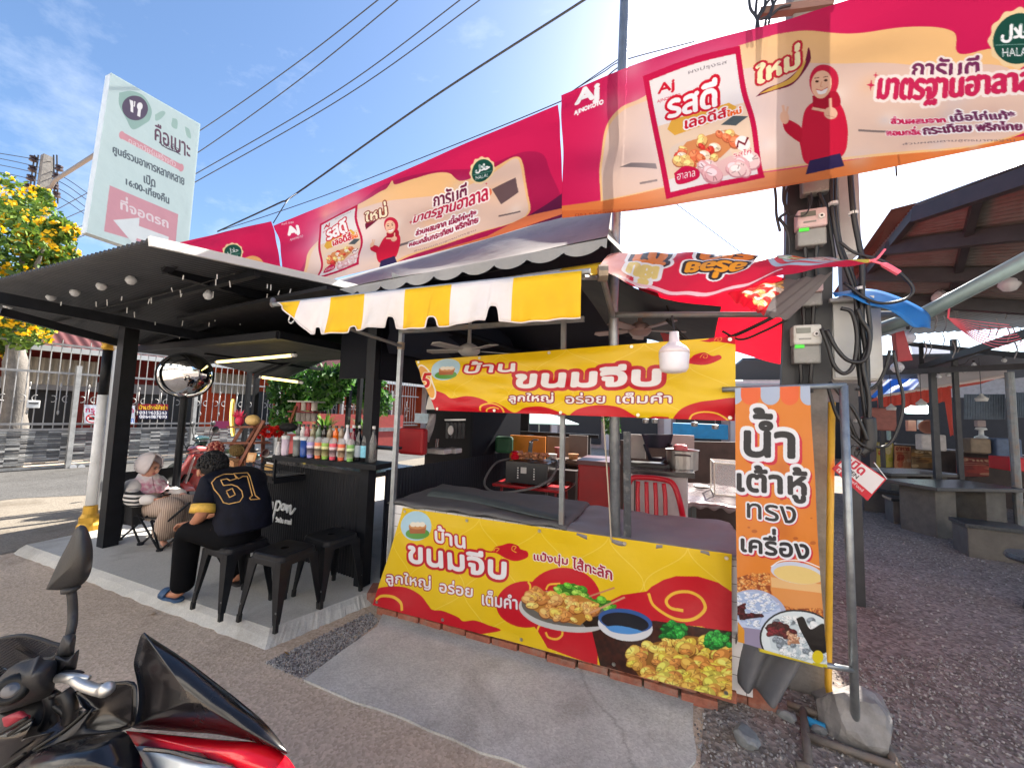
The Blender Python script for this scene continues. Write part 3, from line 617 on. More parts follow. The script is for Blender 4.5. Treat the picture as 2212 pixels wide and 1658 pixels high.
# ---- red drinks banner folded over the wire
def art_red():
    s = Sheet([(0, 0), (1, 0), (1, 1), (0, 1)], 460, 170, (216, 36, 66))
    s.poly([(0, 0), (.14, 0), (.12, 1), (0, 1)], (240, 190, 170), .8)
    def flip(t, x0, x1, y0, y1, c, rims): s.text(t, (x1, y1, y0), (x0, y1, y0), c, rims, .05)
    flip('ชา', .13, .26, -.12, .42, (236, 130, 40), [(.18, WHT), (.1, (60, 50, 50))]); flip('เย็น', .12, .24, .45, .92, (240, 214, 130), [(.1, WHT)])
    flip('ยำ', .40, .56, -.1, .34, (236, 130, 40), [(.16, WHT), (.09, (60, 50, 50))]); flip('อร่อย', .36, .56, .3, .66, (240, 160, 40), [(.16, WHT), (.09, (60, 50, 50))])
    s.ell(.78, .1, .16, .62, (190, 206, 226)); s.ell(.78, .08, .145, .52, (226, 80, 90)); s.ell(.79, .06, .13, .46, (176, 200, 216))
    s.food([(.66, .1), (.74, .02), (.8, .1), (.76, .3), (.7, .3)], 40, [(226, 234, 206), (226, 80, 70), (160, 206, 120)], .022, 3, (190, 206, 200), (140, 160, 160), (2.5, 3.5)); s.food([(.78, .1), (.86, .05), (.88, .2), (.82, .4), (.76, .35)], 30, [(226, 190, 176), (190, 120, 110)], .016, 4, (190, 160, 160), (140, 90, 90), (2.2, 3.))
    s.poly([(.68, 0), (.8, 0), (.8, .1), (.7, .1)], (226, 96, 40)); s.poly([(.9, 0), (1, 0), (1, .6), (.86, .35)], (226, 206, 90)); s.poly([(.86, 0), (.93, 0), (.9, .2)], (60, 130, 60))
    s.line([(.1, .93), (.4, .945), (.62, .93), (.72, .8)], .02, (244, 200, 210)); return s
_t = [aty(x, y, Y) for x, y, Y in ((1318, 548, 2.45), (1480, 546, 2.5), (1700, 553, 2.55), (1885, 563, 2.5))]
_b = [aty(x, y, Y) for x, y, Y in ((1288, 580, 2.1), (1415, 632, 2.2), (1540, 640, 2.3), (1700, 592, 2.4), (1885, 567, 2.5))]
def curvefn(a, b, belly=.03):
    A = np.array([tuple(p) for p in bez(a, 24)]); B = np.array([tuple(p) for p in bez(b, 24)])
    def fn(U, Vv):
        def ev(K): i = np.clip(U*(len(K)-1), 0, len(K)-1.001); j = i.astype(int); f = (i-j)[..., None]; return K[j]*(1-f)+K[np.minimum(j+1, len(K)-1)]*f
        p = ev(A)*(1-Vv[..., None])+ev(B)*Vv[..., None]; p[..., 2] += belly*4*Vv*(1-Vv)*np.sin(PI*np.clip(U, .02, .98))+.006*np.sin(U*40+Vv*5); return p
    return fn
o = art_red().mesh('vinyl_banner', curvefn(_t, _b), print_mat('glossy_red_vinyl', .25, .35)); tag(o, 'red drinks banner draped upside down over the pipe right of the awning', 'banner')
MB().tube(bez([aty(1878, 564, 2.5), aty(1895, 558, 2.5), aty(1912, 538, 2.5)], 4), .006, 6).tube(bez([aty(1885, 564, 2.5), aty(1910, 572, 2.5), aty(1942, 590, 2.5)], 4), [.006]*4+[.014]*5, 6).build('tie_string', mat('pink_string', C8(250, 110, 130), .7), o)
# the loose flap of another banner hanging under it
def art_flap():
    s = Sheet([(0, 0), (1, 0), (1, 1), (0, 1)], 160, 110, (200, 22, 44)); s.poly([(.5, 0), (1, 0), (1, 1), (.62, 1), (.5, .5)], (122, 118, 120))
    s.food([(.14, .3), (.3, .08), (.5, .05), (.52, .4), (.5, .9), (.36, .8)], 50, [(240, 190, 120), (214, 60, 60), (240, 226, 210)], .06, 6, (226, 170, 110), (170, 90, 50), (.9, 1.4)); return s
_t = [aty(x, y, Y) for x, y, Y in ((1570, 634, 2.45), (1650, 610, 2.5), (1740, 600, 2.55), (1800, 588, 2.55))]; _b = [aty(x, y, Y) for x, y, Y in ((1590, 655, 2.6), (1625, 668, 2.6), (1655, 682, 2.62), (1705, 690, 2.62))]
o = art_flap().mesh('vinyl_banner', curvefn(_t, _b, .0), print_mat('loose_flap_vinyl', .4, .3)); tag(o, 'crumpled grey backed banner flap hanging under the red drinks banner', 'banner')
# ---- milky market light box on two posts
SG = [atx(240, 157, -8), atx(433, 268, -8), atx(403, 577, -8), atx(187, 502, -8)]
def art_sign():
    s = sheet3(SG, 260, 500, (206, 224, 226)); s.view(*ZS)
    s.spline([(850, 215), (935, 205), (1020, 240), (1075, 330), (1065, 400), (1030, 430), (945, 470), (900, 400), (850, 300)], (160, 190, 184)); s.ell(960, 322, 92, 84, (104, 92, 112), rot=.45)
    s.line([(938, 270), (938, 350)], 16, WHT); s.line([(925, 265), (930, 300), (955, 310), (958, 275)], 7, WHT); s.ell(993, 310, 20, 26, WHT); s.line([(992, 320), (985, 380)], 18, WHT)
    for p in ([(1100, 370), (1150, 345), (1175, 360), (1140, 400), (1105, 410)], [(1225, 395), (1260, 410), (1258, 470), (1220, 450)], [(1315, 455), (1350, 480), (1362, 540), (1330, 520)]): s.spline(p, (170, 198, 192))
    s.text('คือเบาะ', (1100, 425, 545), (1355, 545, 680), (116, 88, 104), [], .02); s.text('มาร์เก็ต', (1145, 535, 585), (1272, 590, 640), (90, 76, 90), [], .015); s.line([(1130, 560), (1180, 600), (1250, 630), (1285, 650)], 8, (90, 76, 90), smooth=5)
    s.line([(868, 510), (1290, 742)], 54, (218, 160, 170)); s.ell(868, 510, 20, 28, (218, 160, 170)); s.ell(1290, 742, 20, 28, (218, 160, 170)); s.text('ตลาดวัยรุ่นสร้างตัว', (915, 520, 575), (1250, 690, 750), (236, 222, 226), [], .02)
    s.text('ศูนย์รวมอาหารหลากหลาย', (806, 578, 650), (1312, 800, 890), (104, 114, 122), [], .02); s.text('เปิด', (1022, 780, 845), (1102, 812, 880), (104, 114, 122), [], .02); s.text('16:00-เที่ยงคืน', (896, 795, 860), (1202, 915, 1000), (104, 114, 122), [], .02)
    s.poly([(782, 868), (1270, 1075), (1245, 1350), (740, 1205)], (214, 160, 172)); s.text('ที่จอดรถ', (858, 935, 1040), (1196, 1080, 1175), (232, 220, 226), [], .02)
    s.poly([(805, 1120), (990, 1100), (985, 1160), (1200, 1240), (1190, 1330), (970, 1250), (950, 1300)], (226, 232, 236)); return s
o_sign = thing('light_box_sign', 'tall milky white market sign board on posts left of the black roof', 'sign', (-8.06, (SG[0].y+SG[1].y)/2, 0))
fn = drape(SG, 0, 1); (sgn := art_sign()).__setattr__('den', .64); sgn.mesh('sign_face', fn, mat_face := print_mat('milky_acrylic', .2, .35), o_sign)
mb = MB(); mb.prism([p+Vector((-.006, 0, 0)) for p in SG], (-.16, 0, 0)); mb.build('light_box', mat('sign_box_white', (.62, .66, .67), .4, var=.1), o_sign)
MB().beam((-8.09, 3.2, 0), (-8.09, 3.2, SG[3].z+.05), .1).build('post', mat('sign_post_grey', (.3, .31, .32), .5, .3), o_sign)
# ---------------------------------------------------------------- ground, road, slab
def ground_mat(name, c1, c2, scale=60., bump=.5, big=(.8, 1.15), rough=.9, stain=(.72, .7, .68), bigscale=.55, crack=0):
    m = bpy.data.materials.new(name); m.use_nodes = True; nt = m.node_tree; N = nt.nodes; L = nt.links; b = N['Principled BSDF']; b.inputs['Roughness'].default_value = rough; b.inputs['Specular IOR Level'].default_value = .25
    tc = N.new('ShaderNodeTexCoord')
    vo = N.new('ShaderNodeTexVoronoi'); vo.inputs['Scale'].default_value = scale; L.new(tc.outputs['Object'], vo.inputs['Vector'])
    ra = N.new('ShaderNodeValToRGB'); ra.color_ramp.elements[0].color = (*c1, 1); ra.color_ramp.elements[1].color = (*c2, 1)
    sep = N.new('ShaderNodeSeparateColor'); L.new(vo.outputs['Color'], sep.inputs[0]); L.new(sep.outputs[0], ra.inputs['Fac'])
    n2 = N.new('ShaderNodeTexNoise'); n2.inputs['Scale'].default_value = bigscale; n2.inputs['Detail'].default_value = 9; n2.inputs['Roughness'].default_value = .68; L.new(tc.outputs['Object'], n2.inputs['Vector'])
    mr = N.new('ShaderNodeMapRange'); mr.inputs['From Min'].default_value = .3; mr.inputs['From Max'].default_value = .7; mr.inputs['To Min'].default_value = big[0]; mr.inputs['To Max'].default_value = big[1]; L.new(n2.outputs['Fac'], mr.inputs['Value'])
    mx = N.new('ShaderNodeVectorMath'); mx.operation = 'SCALE'; L.new(ra.outputs['Color'], mx.inputs[0]); L.new(mr.outputs[0], mx.inputs['Scale'])
    st_ = N.new('ShaderNodeTexNoise'); st_.inputs['Scale'].default_value = 1.7; st_.inputs['Detail'].default_value = 7; st_.inputs['Roughness'].default_value = .6; st_.inputs['Distortion'].default_value = .8; L.new(tc.outputs['Object'], st_.inputs['Vector'])
    sr = N.new('ShaderNodeValToRGB'); sr.color_ramp.elements[0].position = .52; sr.color_ramp.elements[1].position = .72; sr.color_ramp.elements[0].color = (1, 1, 1, 1); sr.color_ramp.elements[1].color = (*stain, 1); L.new(st_.outputs['Fac'], sr.inputs[0])
    m2 = N.new('ShaderNodeMixRGB'); m2.blend_type = 'MULTIPLY'; m2.inputs['Fac'].default_value = 1; L.new(mx.outputs[0], m2.inputs['Color1']); L.new(sr.outputs[0], m2.inputs['Color2']); last = m2.outputs[0]
    if crack:
        wp = N.new('ShaderNodeMixRGB'); wp.blend_type = 'ADD'; wp.inputs['Fac'].default_value = .25; L.new(tc.outputs['Object'], wp.inputs['Color1']); L.new(st_.outputs['Color'], wp.inputs['Color2'])
        ve = N.new('ShaderNodeTexVoronoi'); ve.feature = 'DISTANCE_TO_EDGE'; ve.inputs['Scale'].default_value = crack; L.new(wp.outputs[0], ve.inputs['Vector'])
        cr = N.new('ShaderNodeValToRGB'); cr.color_ramp.elements[0].position = .0; cr.color_ramp.elements[1].position = .006; cr.color_ramp.elements[0].color = (.4, .38, .36, 1); cr.color_ramp.elements[1].color = (1, 1, 1, 1); L.new(ve.outputs['Distance'], cr.inputs[0])
        m3 = N.new('ShaderNodeMixRGB'); m3.blend_type = 'MULTIPLY'; m3.inputs['Fac'].default_value = .42; L.new(last, m3.inputs['Color1']); L.new(cr.outputs[0], m3.inputs['Color2']); last = m3.outputs[0]
    L.new(last, b.inputs['Base Color'])
    n3 = N.new('ShaderNodeTexNoise'); n3.inputs['Scale'].default_value = scale*.7; n3.inputs['Detail'].default_value = 4; L.new(tc.outputs['Object'], n3.inputs['Vector'])
    ad = N.new('ShaderNodeMath'); ad.operation = 'ADD'; L.new(vo.outputs['Distance'], ad.inputs[0]); L.new(n3.outputs['Fac'], ad.inputs[1])
    bp = N.new('ShaderNodeBump'); bp.inputs['Strength'].default_value = bump; bp.inputs['Distance'].default_value = .012; L.new(ad.outputs[0], bp.inputs['Height']); L.new(bp.outputs[0], b.inputs['Normal'])
    return m
m_road = ground_mat('worn_tan_road', (.47, .36, .265), (.68, .545, .42), 75, .14, (.82, 1.14))
m_conc = ground_mat('pale_concrete', (.47, .455, .42), (.56, .545, .505), 140, .06, (.84, 1.1), .85)
m_apron = ground_mat('old_concrete', (.5, .475, .43), (.66, .635, .58), 110, .12, (.72, 1.15), .9, bigscale=1.6, crack=.42, stain=(.66, .64, .62))
m_yard = ground_mat('dark_gravel', (.15, .123, .104), (.37, .315, .275), 48, .5, (.75, 1.15))
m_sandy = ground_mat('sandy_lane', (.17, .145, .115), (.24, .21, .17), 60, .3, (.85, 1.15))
def sheet(name, pts, z, m): return tag(MB().poly([(p[0], p[1], z) for p in pts]).build(name, m, origin=(0, 0, 0)), kind='structure')
sheet('ground', [(-250, -250), (250, -250), (250, 250), (-250, 250)], 0, m_road)
sheet('gravel_yard', [(.02, 1.2), (.5, .3), (4, -6), (40, -6), (40, 60), (-2.4, 60), (-2.3, 2.75), (.2, 2.75)], .004, m_yard)
sheet('lane_paving', [(-13.8, -30), (-6.5, -30), (-6.5, 60), (-12, 60), (-13.2, 8)], .004, m_sandy)
# the pale platform the black kiosk stands on, with a slumped mortar edge
_o = [(-6.48, 1.9), (-2.52, 1.9), (-2.32, 2.72), (-2.3, 6.6), (-6.9, 6.9)]
_i = [(-6.4, 1.97), (-2.62, 2.0), (-2.4, 2.74), (-2.4, 6.5), (-6.75, 6.75)]
def ring(pts, n=40): return [tuple(Vector((*a, 0)).lerp(Vector((*b, 0)), k/n)) for a, b in zip(pts, pts[1:]+pts[:1]) for k in range(n)]
ro, ri = ring(_o), ring(_i); mb = MB(); n = len(ro); g = np.random.default_rng(4)
mb.v = [(x+g.uniform(-.012, .012), y+g.uniform(-.014, .01), -.01) for x, y, _ in ro]+[(x*.45+a*.55, y*.45+b*.55, .05+g.uniform(-.006, .006)) for (x, y, _), (a, b, _) in zip(ro, ri)]+[(x, y, .08) for x, y, _ in ri]
for k in (0, 1):
    for i in range(n): mb.f.append((k*n+i, k*n+(i+1) % n, (k+1)*n+(i+1) % n, (k+1)*n+i)); mb.mi.append(0)
mb.f.append(tuple(range(2*n, 3*n))); mb.mi.append(0)
tag(mb.build('concrete_platform', m_conc, origin=(0, 0, 0)), kind='structure')
# cracked apron in front of the stall
ap = [(660, 1465), (715, 1488), (769, 1514), (820, 1530), (879, 1551), (930, 1572), (981, 1598), (1044, 1622), (1090, 1640), (1146, 1658)]
ap = [atz(x, y, .012) for x, y in ap]; e = ap[-1]
ap += [e+V(.5, -.35, 0), e+V(.62, -.9, 0), V(.2, .9, .012), V(.16, 1.4, .012)]+[atz(x, y, .012) for x, y in ((1492, 1658), (1500, 1640), (1504, 1618), (1501, 1570), (1496, 1508))]+[V(.05, 2.62, .012), V(-2.14, 2.62, .012), atz(812, 1352, .012), atz(740, 1405, .012)]
ap = [p+V(random.uniform(-.012, .012), random.uniform(-.012, .012), 0) for p in ap]
tag(MB().prism(ap, (0, 0, -.03)).build('concrete_apron', m_apron, origin=(0, 0, 0)), kind='structure')
def pebbles(name, region, n, r0, r1, m, seed, z=0.):
    g = np.random.default_rng(seed); mb = MB(); pts = [np.array(p[:2]) for p in region]; A = np.array(pts); mn, mx = A.min(0), A.max(0); k = 0
    def inside(x, y):
        c = False
        for (ax, ay), (bx, by) in zip(A, np.roll(A, -1, 0)):
            if (ay > y) != (by > y) and x < (bx-ax)*(y-ay)/(by-ay)+ax: c = not c
        return c
    while k < n:
        x, y = g.uniform(mn[0], mx[0]), g.uniform(mn[1], mx[1])
        if not inside(x, y): continue
        k += 1; r = g.uniform(r0, r1)**1.; q = Quaternion(tuple(g.normal(size=4))).normalized(); s3 = (1, g.uniform(.6, 1), g.uniform(.45, .8))
        vs = [q @ Vector((a*r*s3[0], b*r*s3[1], c*r*s3[2])) for a, b, c in ((1, 0, 0), (-1, 0, 0), (0, 1, 0), (0, -1, 0), (0, 0, 1), (0, 0, -1))]
        mb.add([v*g.uniform(.8, 1.15)+Vector((x, y, z+r*.3)) for v in vs], [(0, 2, 4), (2, 1, 4), (1, 3, 4), (3, 0, 4), (2, 0, 5), (1, 2, 5), (3, 1, 5), (0, 3, 5)], int(g.integers(3)))
    return tag(mb.build(name, [mat('stone_grey', (.27, .25, .24), .9, var=.3, vscale=30), mat('stone_pale', (.38, .36, .335), .9, var=.2, vscale=30), mat('stone_dark', (.15, .13, .125), .9, var=.3, vscale=30)], origin=(0, 0, 0)), kind='stuff')
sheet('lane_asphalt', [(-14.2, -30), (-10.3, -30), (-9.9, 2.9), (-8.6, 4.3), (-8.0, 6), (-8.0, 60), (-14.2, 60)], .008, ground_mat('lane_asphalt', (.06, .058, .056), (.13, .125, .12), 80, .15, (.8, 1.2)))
pebbles('gravel', [atz(x, y) for x, y in ((572, 1432), (800, 1322), (818, 1342), (745, 1405), (655, 1468))], 2600, .005, .013, None, 5)
pebbles('gravel', [(.12, 1.25), (1.0, 1.1), (2.4, 1.6), (3.2, 3.6), (3.0, 4.6), (1.0, 3.4), (.35, 2.7), (.12, 2.5)], 9500, .004, .0125, None, 6, .004)
pebbles('gravel', [(1.0, 2.6), (2.6, 1.2), (4.5, 3.0), (5.0, 8.0), (1.5, 7.5), (1.1, 4.0)], 3500, .006, .015, None, 16, .004)
def small_leaf(x, y, lb, z=.006):
    p = atz(x, y, z); g = random.uniform(0, 6); u = V(math.cos(g), math.sin(g), .1); v = V(-math.sin(g), math.cos(g), .2)
    o = MB().add([p-u*.03, p+v*.013+V(0, 0, .008), p+u*.03+V(0, 0, .006), p-v*.013], [(0, 1, 2), (0, 2, 3)]).build('fallen_leaf', mat('leaf_yellow', C8(206, 150, 40), .7, var=.2))
    tag(o, lb, 'leaf', 'fallen yellow leaves')
small_leaf(620, 1411, 'yellow fallen leaf on the gravel strip beside the platform corner'); small_leaf(330, 1325, 'yellow fallen leaf on the tan road by the platform edge', .006); small_leaf(637, 1408, 'brownish yellow leaf just right of another leaf on the gravel strip')
p = atz(1172, 1413, .014); tag(MB().lathe([(.012, 0), (.02, 0), (.021, .012), (.013, .012), (.012, 0)], p, 14).build('bottle_cap', mat('cap_black', (.02, .02, .02), .4)), 'small black ring lying on the concrete in front of the yellow banner', 'cap')

# ---------------------------------------------------------------- unseen pale shop row behind the viewer, added to throw sunlight back on the stall
sh = thing('bounce_row', 'added pale two storey shop row behind the viewer, bouncing sunlight onto the stall', 'building', (0, -7, 0)); mb = MB(); mb.box((-2, -9, 3.6), (44, 4, 7.2)); mb.build('wall', mat('shop_white', (.82, .78, .72), .8, var=.06), sh)
for i in range(11):
    MB().box((-22+i*4, -6.97, 1.35), (2.9, .08, 2.5)).build('shutter', mat('shop_shutter', (.4, .42, .44), .5, var=.1), sh); MB().box((-22+i*4, -6.97, 5.0), (1.6, .08, 1.2)).build('window', mat('shop_window', (.1, .12, .14), .1), sh)
MB().box((-2, -6.6, 3.0), (44, .8, .12)).build('canopy', mat('shop_canopy', (.5, .5, .5), .6), sh)

# ---------------------------------------------------------------- black kiosk
m_blk = mat('black_steel', (.008, .009, .012), .5, .0, var=.35, vscale=9, bump=.06, spec=.22)
m_blk2 = mat('black_corrugated', (.007, .008, .012), .5, .0, var=.3, vscale=5, spec=.25)
m_roof_top = mat('zinc_roof', (.12, .125, .13), .45, .5, var=.2)
KA = R(6.5); KX = V(math.cos(KA), -math.sin(KA), 0); KY = V(math.sin(KA), math.cos(KA), 0); K0 = atz(787, 1261, .08)
def K(u, v, z): return V(K0.x, K0.y, 0)+KX*u+KY*v+V(0, 0, z)
KR = Matrix((KX, KY, V(0, 0, 1))).transposed()
ki = thing('cafe_kiosk', 'black corrugated cafe kiosk with a flat roof on the pale concrete platform', 'kiosk', (-4.3, 4, .08))
def corr(mb, P, U, Vv, nw, amp, nrm, nv=1):
    """corrugated sheet: origin P, edge U across the waves, edge V along them"""
    P, U, Vv, nrm = Vector(P), Vector(U), Vector(Vv), Vector(nrm)
    return mb.grid(lambda u, v: P+U*u+Vv*v+nrm*amp*math.sin(u*nw*2*PI), nw*6, nv)
mb = MB(); corr(mb, K(-1.75, 0, .1), KX*1.75, V(0, 0, .93), 46, .009, KY); mb.build('front_panel', m_blk2, ki, smooth=True)
mb = MB(); corr(mb, K(.06, .12, .1), KY*2.9, V(0, 0, .98), 70, .009, KX); mb.build('side_panel', mat('navy_panel', (.009, .011, .02), .5, var=.2, spec=.2), ki, smooth=True)
mb = MB(); mb.box(K(.03, 2.2, 1.5), (.04, 1.3, 1.0), KR); mb.box(K(.03, 1.45, 2.28), (.04, 2.9, .72), KR); mb.box(K(-.45, .3, 2.3), (.9, .04, .66), KR); mb.build('upper_panel', mat('navy_board', (.006, .007, .012), .6, var=.2, spec=.15), ki)
rq = [atz(-124, 635, 2.65), atz(325, 517, 2.65), aty(800, 625, 3.2), aty(380, 764, 3.3)]
rq[2] = rq[1]+(rq[2]-rq[1])*1.85; rq[3] = rq[0]+(rq[3]-rq[0])*1.85
def roofp(u, v): return (rq[0]*(1-u)+rq[1]*u)*(1-v)+(rq[3]*(1-u)+rq[2]*u)*v
mb = MB(); mb.grid(lambda u, v: roofp(u, v)+V(0, 0, .013*math.sin(u*64*2*PI)), 64*6, 6); mb.build('roof', mat('roof_sheet_dark', (.06, .066, .075), .45, .2, var=.25, vscale=4), ki, smooth=True, thick=.002)
mb = MB()
for t in (.2, .42, .64, .86): mb.beam(roofp(.01, t)-V(0, 0, .06), roofp(.985, t)-V(0, 0, .06), .05, .05)
mb.build('purlin', m_blk, ki)
MB().beam(roofp(.998, .0)+V(0, 0, -.01), roofp(.998, 1)+V(0, 0, -.01), .03, .06).build('edge_trim', mat('white_trim', (.6, .6, .58), .4), ki)
bm_ = MB(); fb = [aty(-130, 660, 1.65), aty(395, 546, 1.65)]; bm_.beam(fb[0], fb[1], .06, .1); bm_.beam(aty(357, 578, 1.65), aty(606, 652, 2.7), .06, .1); bm_.beam(aty(357, 578, 1.65), aty(390, 548, 1.65), .06, .09)
bm_.beam(aty(-40, 636, 1.2), aty(499, 739, 3.1), .05, .1); bm_.beam(aty(0, 672, 1.5), aty(262, 742, 2.4), .05, .08); bm_.build('beam', m_blk, ki)
def post(p, q, w, nm='post', m=None): return MB().beam(p, q, w).build(nm, m or m_blk, ki)
pf = atz(232, 1178, .08); post(pf, V(pf.x-.02, pf.y, 2.5), .13)
post(K(-.01, -.02, .08), K(-.01, -.02, 2.62), .1); post(K(-1.75, .03, .08), K(-1.75, .03, 1.0), .06)
for x, y, Y in ((531, 905, 5.0), (546, 930, 4.7), (750, 925, 5.6), (772, 935, 5.3)):
    p = aty(x, y, Y); post(V(p.x, p.y, .08), V(p.x, p.y, 2.6), .07)
# lifted flap / ceiling with the two warm tubes
f1 = atz(601, 724, 2.35); f0 = atz(272, 757, 2.35); f2 = atz(838, 772, 2.35); f3 = f0+(f2-f1)
mb = MB(); mb.prism([f0, f1, f2, f3], (0, 0, .05)); mb.build('ceiling_flap', mat('black_soffit', (.009, .0095, .012), .6, var=.2, spec=.2), ki)
mb = MB(); mb.beam(f0, f1, .05, .07); mb.beam(f1, f2, .05, .07); mb.beam(f0.lerp(f1, .3)+V(0, .5, 0), f0.lerp(f1, .3)+V(0, 2.6, 0), .05); mb.build('flap_frame', m_blk, ki)
mb = MB(); mb.box(K(-1.05, 1.25, 2.56), (2.5, 3.9, .03), KR); mb.build('ceiling', mat('black_soffit', (0, 0, 0)), ki); MB().box(K(-1.1, 3.25, 1.3), (2.2, .04, 2.45), KR).build('back_board', mat('black_soffit', (0, 0, 0)), ki)
# counters and shelf
s0, s1 = aty(588, 986, 2.62), aty(812, 1001, 2.66); sd = (s1-s0); zs = (s0.z+s1.z)/2; s0.z = s1.z = zs
SHX = sd.normalized(); SHY = V(-SHX.y, SHX.x, 0)
mb = MB(); mb.prism([s0, s1, s1+SHY*.26, s0+SHY*.26], (0, 0, -.045)); mb.build('bottle_shelf', m_blk, ki)
mb = MB(); mb.box(K(-.85, .3, 1.04), (1.75, .62, .04), KR); mb.build('bar_top', mat('dark_worktop', (.03, .03, .034), .25, var=.3), ki)
c0, c1 = aty(486, 1006, 2.95), aty(592, 1030, 2.62); zc = (c0.z+c1.z)/2; c0.z = c1.z = zc; c2 = c1+SHY*.5+SHX*.1; c3 = c0+SHY*.55
mb = MB(); mb.prism([c0, c1, c2, c3], (0, 0, -.05)); mb.prism([c0+V(0, 0, .09), c1+V(0, 0, .09), c1+V(0, 0, .1), c0+V(0, 0, .1)], (0, .01, 0)); mb.beam(c1, c1+V(0, 0, .19), .02); mb.beam(c0, c1, .03); mb.build('display_counter', m_blk, ki)
mb = MB(); mb.prism([c0+V(0, 0, .012), c1+V(0, 0, .012), c2+V(0, 0, .012), c3+V(0, 0, .012)], (0, 0, .004)); mb.build('counter_top', mat('worktop_grey', (.14, .14, .145), .2, var=.2), ki)
mb = MB(); mb.box((c0+c3)/2+V(.1, .25, -.5), (.8, .5, .86), KR); mb.build('counter_base', m_blk2, ki)
# lettering on the front panel
def panel_text(t, L, Rr, m, name, bold, depth=.012):
    """raised letters standing on the kiosk panel"""
    lp = text_loops(t); al = np.vstack(lp); mn, mx = al.min(0), al.max(0)
    def onp(x, y): d = ray(x, y); n = KY; k = (K(0, -.016, 0)-CAM).dot(n)/d.dot(n); return CAM+d*k
    q = [onp(L[0], L[1]), onp(Rr[0], Rr[1]), onp(Rr[0], Rr[2]), onp(L[0], L[2])]; mb = MB()
    for a in lp:
        pts = [quadp(q, (x-mn[0])/(mx[0]-mn[0]), 1-(y-mn[1])/(mx[1]-mn[1])) for x, y in a]
        mb.tube(pts+[pts[0]], bold, 5)
    return mb.build(name, m, ki)
m_let = mat('white_lettering', (.8, .8, .78), .5)
def script(pts, w=.011):
    def onp(x, y): d = ray(x, y); k = (K(0, -.02, 0)-CAM).dot(KY)/d.dot(KY); return CAM+d*k
    return MB().tube(bez([onp(*p) for p in pts], 8), w, 6).build('script_letter', m_let, ki)
Q = lambda pts: [((600+.392*x)*.66868, (1500+.392*y)*.66868) for x, y in pts]
script(Q([(592, 200), (604, 188), (612, 205), (604, 240), (590, 262)])); script(Q([(540, 290), (560, 350), (585, 300), (600, 350), (628, 285)])); script(Q([(628, 285), (645, 278), (636, 330), (650, 335), (662, 300), (672, 290), (668, 335), (684, 330)]))
script(Q([(716, 310), (694, 312), (690, 340), (708, 338), (718, 308), (712, 360), (690, 376), (688, 366)])); script(Q([(752, 296), (730, 400), (708, 474)])); script(Q([(748, 320), (768, 300), (782, 330), (764, 372), (742, 372)])); script(Q([(822, 330), (800, 326), (790, 362), (806, 372), (822, 334), (826, 376)])); script(Q([(838, 330), (836, 392), (852, 346), (866, 340), (862, 400), (876, 398), (902, 360)]))
panel_text('วังปัน คาเฟ่', Q([(742, 425)])[0]+(Q([(742, 470)])[0][1],), Q([(872, 446)])[0]+(Q([(872, 496)])[0][1],), m_let, 'small_lettering', .0035)
# lamps
def tube_light(x0, y0, x1, y1, d0, d1, lb):
    a, b = atd(x0, y0, d0), atd(x1, y1, d1); u = (b-a).normalized()
    t = thing('tube_light', lb, 'lamp', a.lerp(b, .5), 'warm tube lights'); MB().tube([a+u*.02, b-u*.04], .017, 10).build('glowing_tube', mat('warm_tube', (1, .8, .4), .4, emit=(1, .74, .2), estr=1.6), t); [MB().tube(q, .019, 10).build('end_cap', mat('cap_white', (.6, .6, .6), .4), t) for q in ([b-u*.05, b+u*.015], [a-u*.01, a+u*.03])]
    MB().beam(a+V(0, 0, .03), b+V(0, 0, .03), .03, .02).build('batten', m_blk, t)
tube_light(467, 782, 637, 767, 4.9, 4.25, 'long warm tube light under the kiosk flap above the counter'); tube_light(562, 814, 652, 826, 5.2, 5.3, 'shorter warm tube light at the back of the kiosk above the vines')
o = MB().tube(bez([atd(656, 985, 4.1), atd(659, 1005, 4.12), atd(657, 1020, 4.1), atd(650, 1030, 4.08)], 5), .012, 8).build('light_strip', mat('warm_strip', (1, .8, .3), .4, emit=(1, .72, .1), estr=1.3)); tag(o, 'short glowing yellow rope light curling under the bottle shelf', 'light')
# festoon bulbs
def bulbs(name, wire, spots, lb, r=.037, drop=.08):
    t = thing(name, lb, 'string lights', wire[0]); MB().tube(wire, .004, 5).build('cable', mat('cable_black', (.012, .012, .012), .6), t)
    for p in spots:
        p = Vector(p); b = MB().lathe([(.012, -drop*.45), (.017, -drop*.4), (.017, 0)], p, 8).build('lamp_holder', mat('cable_black', (0, 0, 0)), t)
        MB().lathe([(.001, -drop-r*1.75), (r*.55, -drop-r*1.6), (r, -drop-r*.9), (r*.93, -drop-r*.35), (r*.55, -drop+r*.15), (.013, -drop+r*.5)], p, 12).build('bulb', mat('clear_bulb', (.62, .64, .66), .12, alpha=.75), b, smooth=True)
fl = [(20, 640, 1.65), (63, 629, 1.65), (113, 618, 1.65), (165, 607, 1.65), (222, 592, 1.65), (286, 578, 1.65), (352, 560, 1.68)]
bulbs('string_lights', [aty(-80, 655, 1.63)]+[aty(x, y, Y) for x, y, Y in fl]+[aty(390, 556, 1.66)], [aty(*p) for p in fl[:6]], 'string of clear globe bulbs along the front beam of the black roof')
fl = [(452, 612, 2.0), (567, 642, 2.5), (660, 664, 2.85)]; bulbs('string_lights', [aty(358, 580, 1.68)]+[aty(*p) for p in fl], [aty(*p) for p in fl], 'string of clear globe bulbs running back under the black roof')
mb = MB(); g = np.random.default_rng(9)
for i in range(90):
    p = roofp(g.uniform(.3, .99), g.uniform(.08, .8))-V(0, 0, .12); mb.tube([p, p-V(g.uniform(-.02, .02), 0, g.uniform(.03, .06))], .0035, 4)
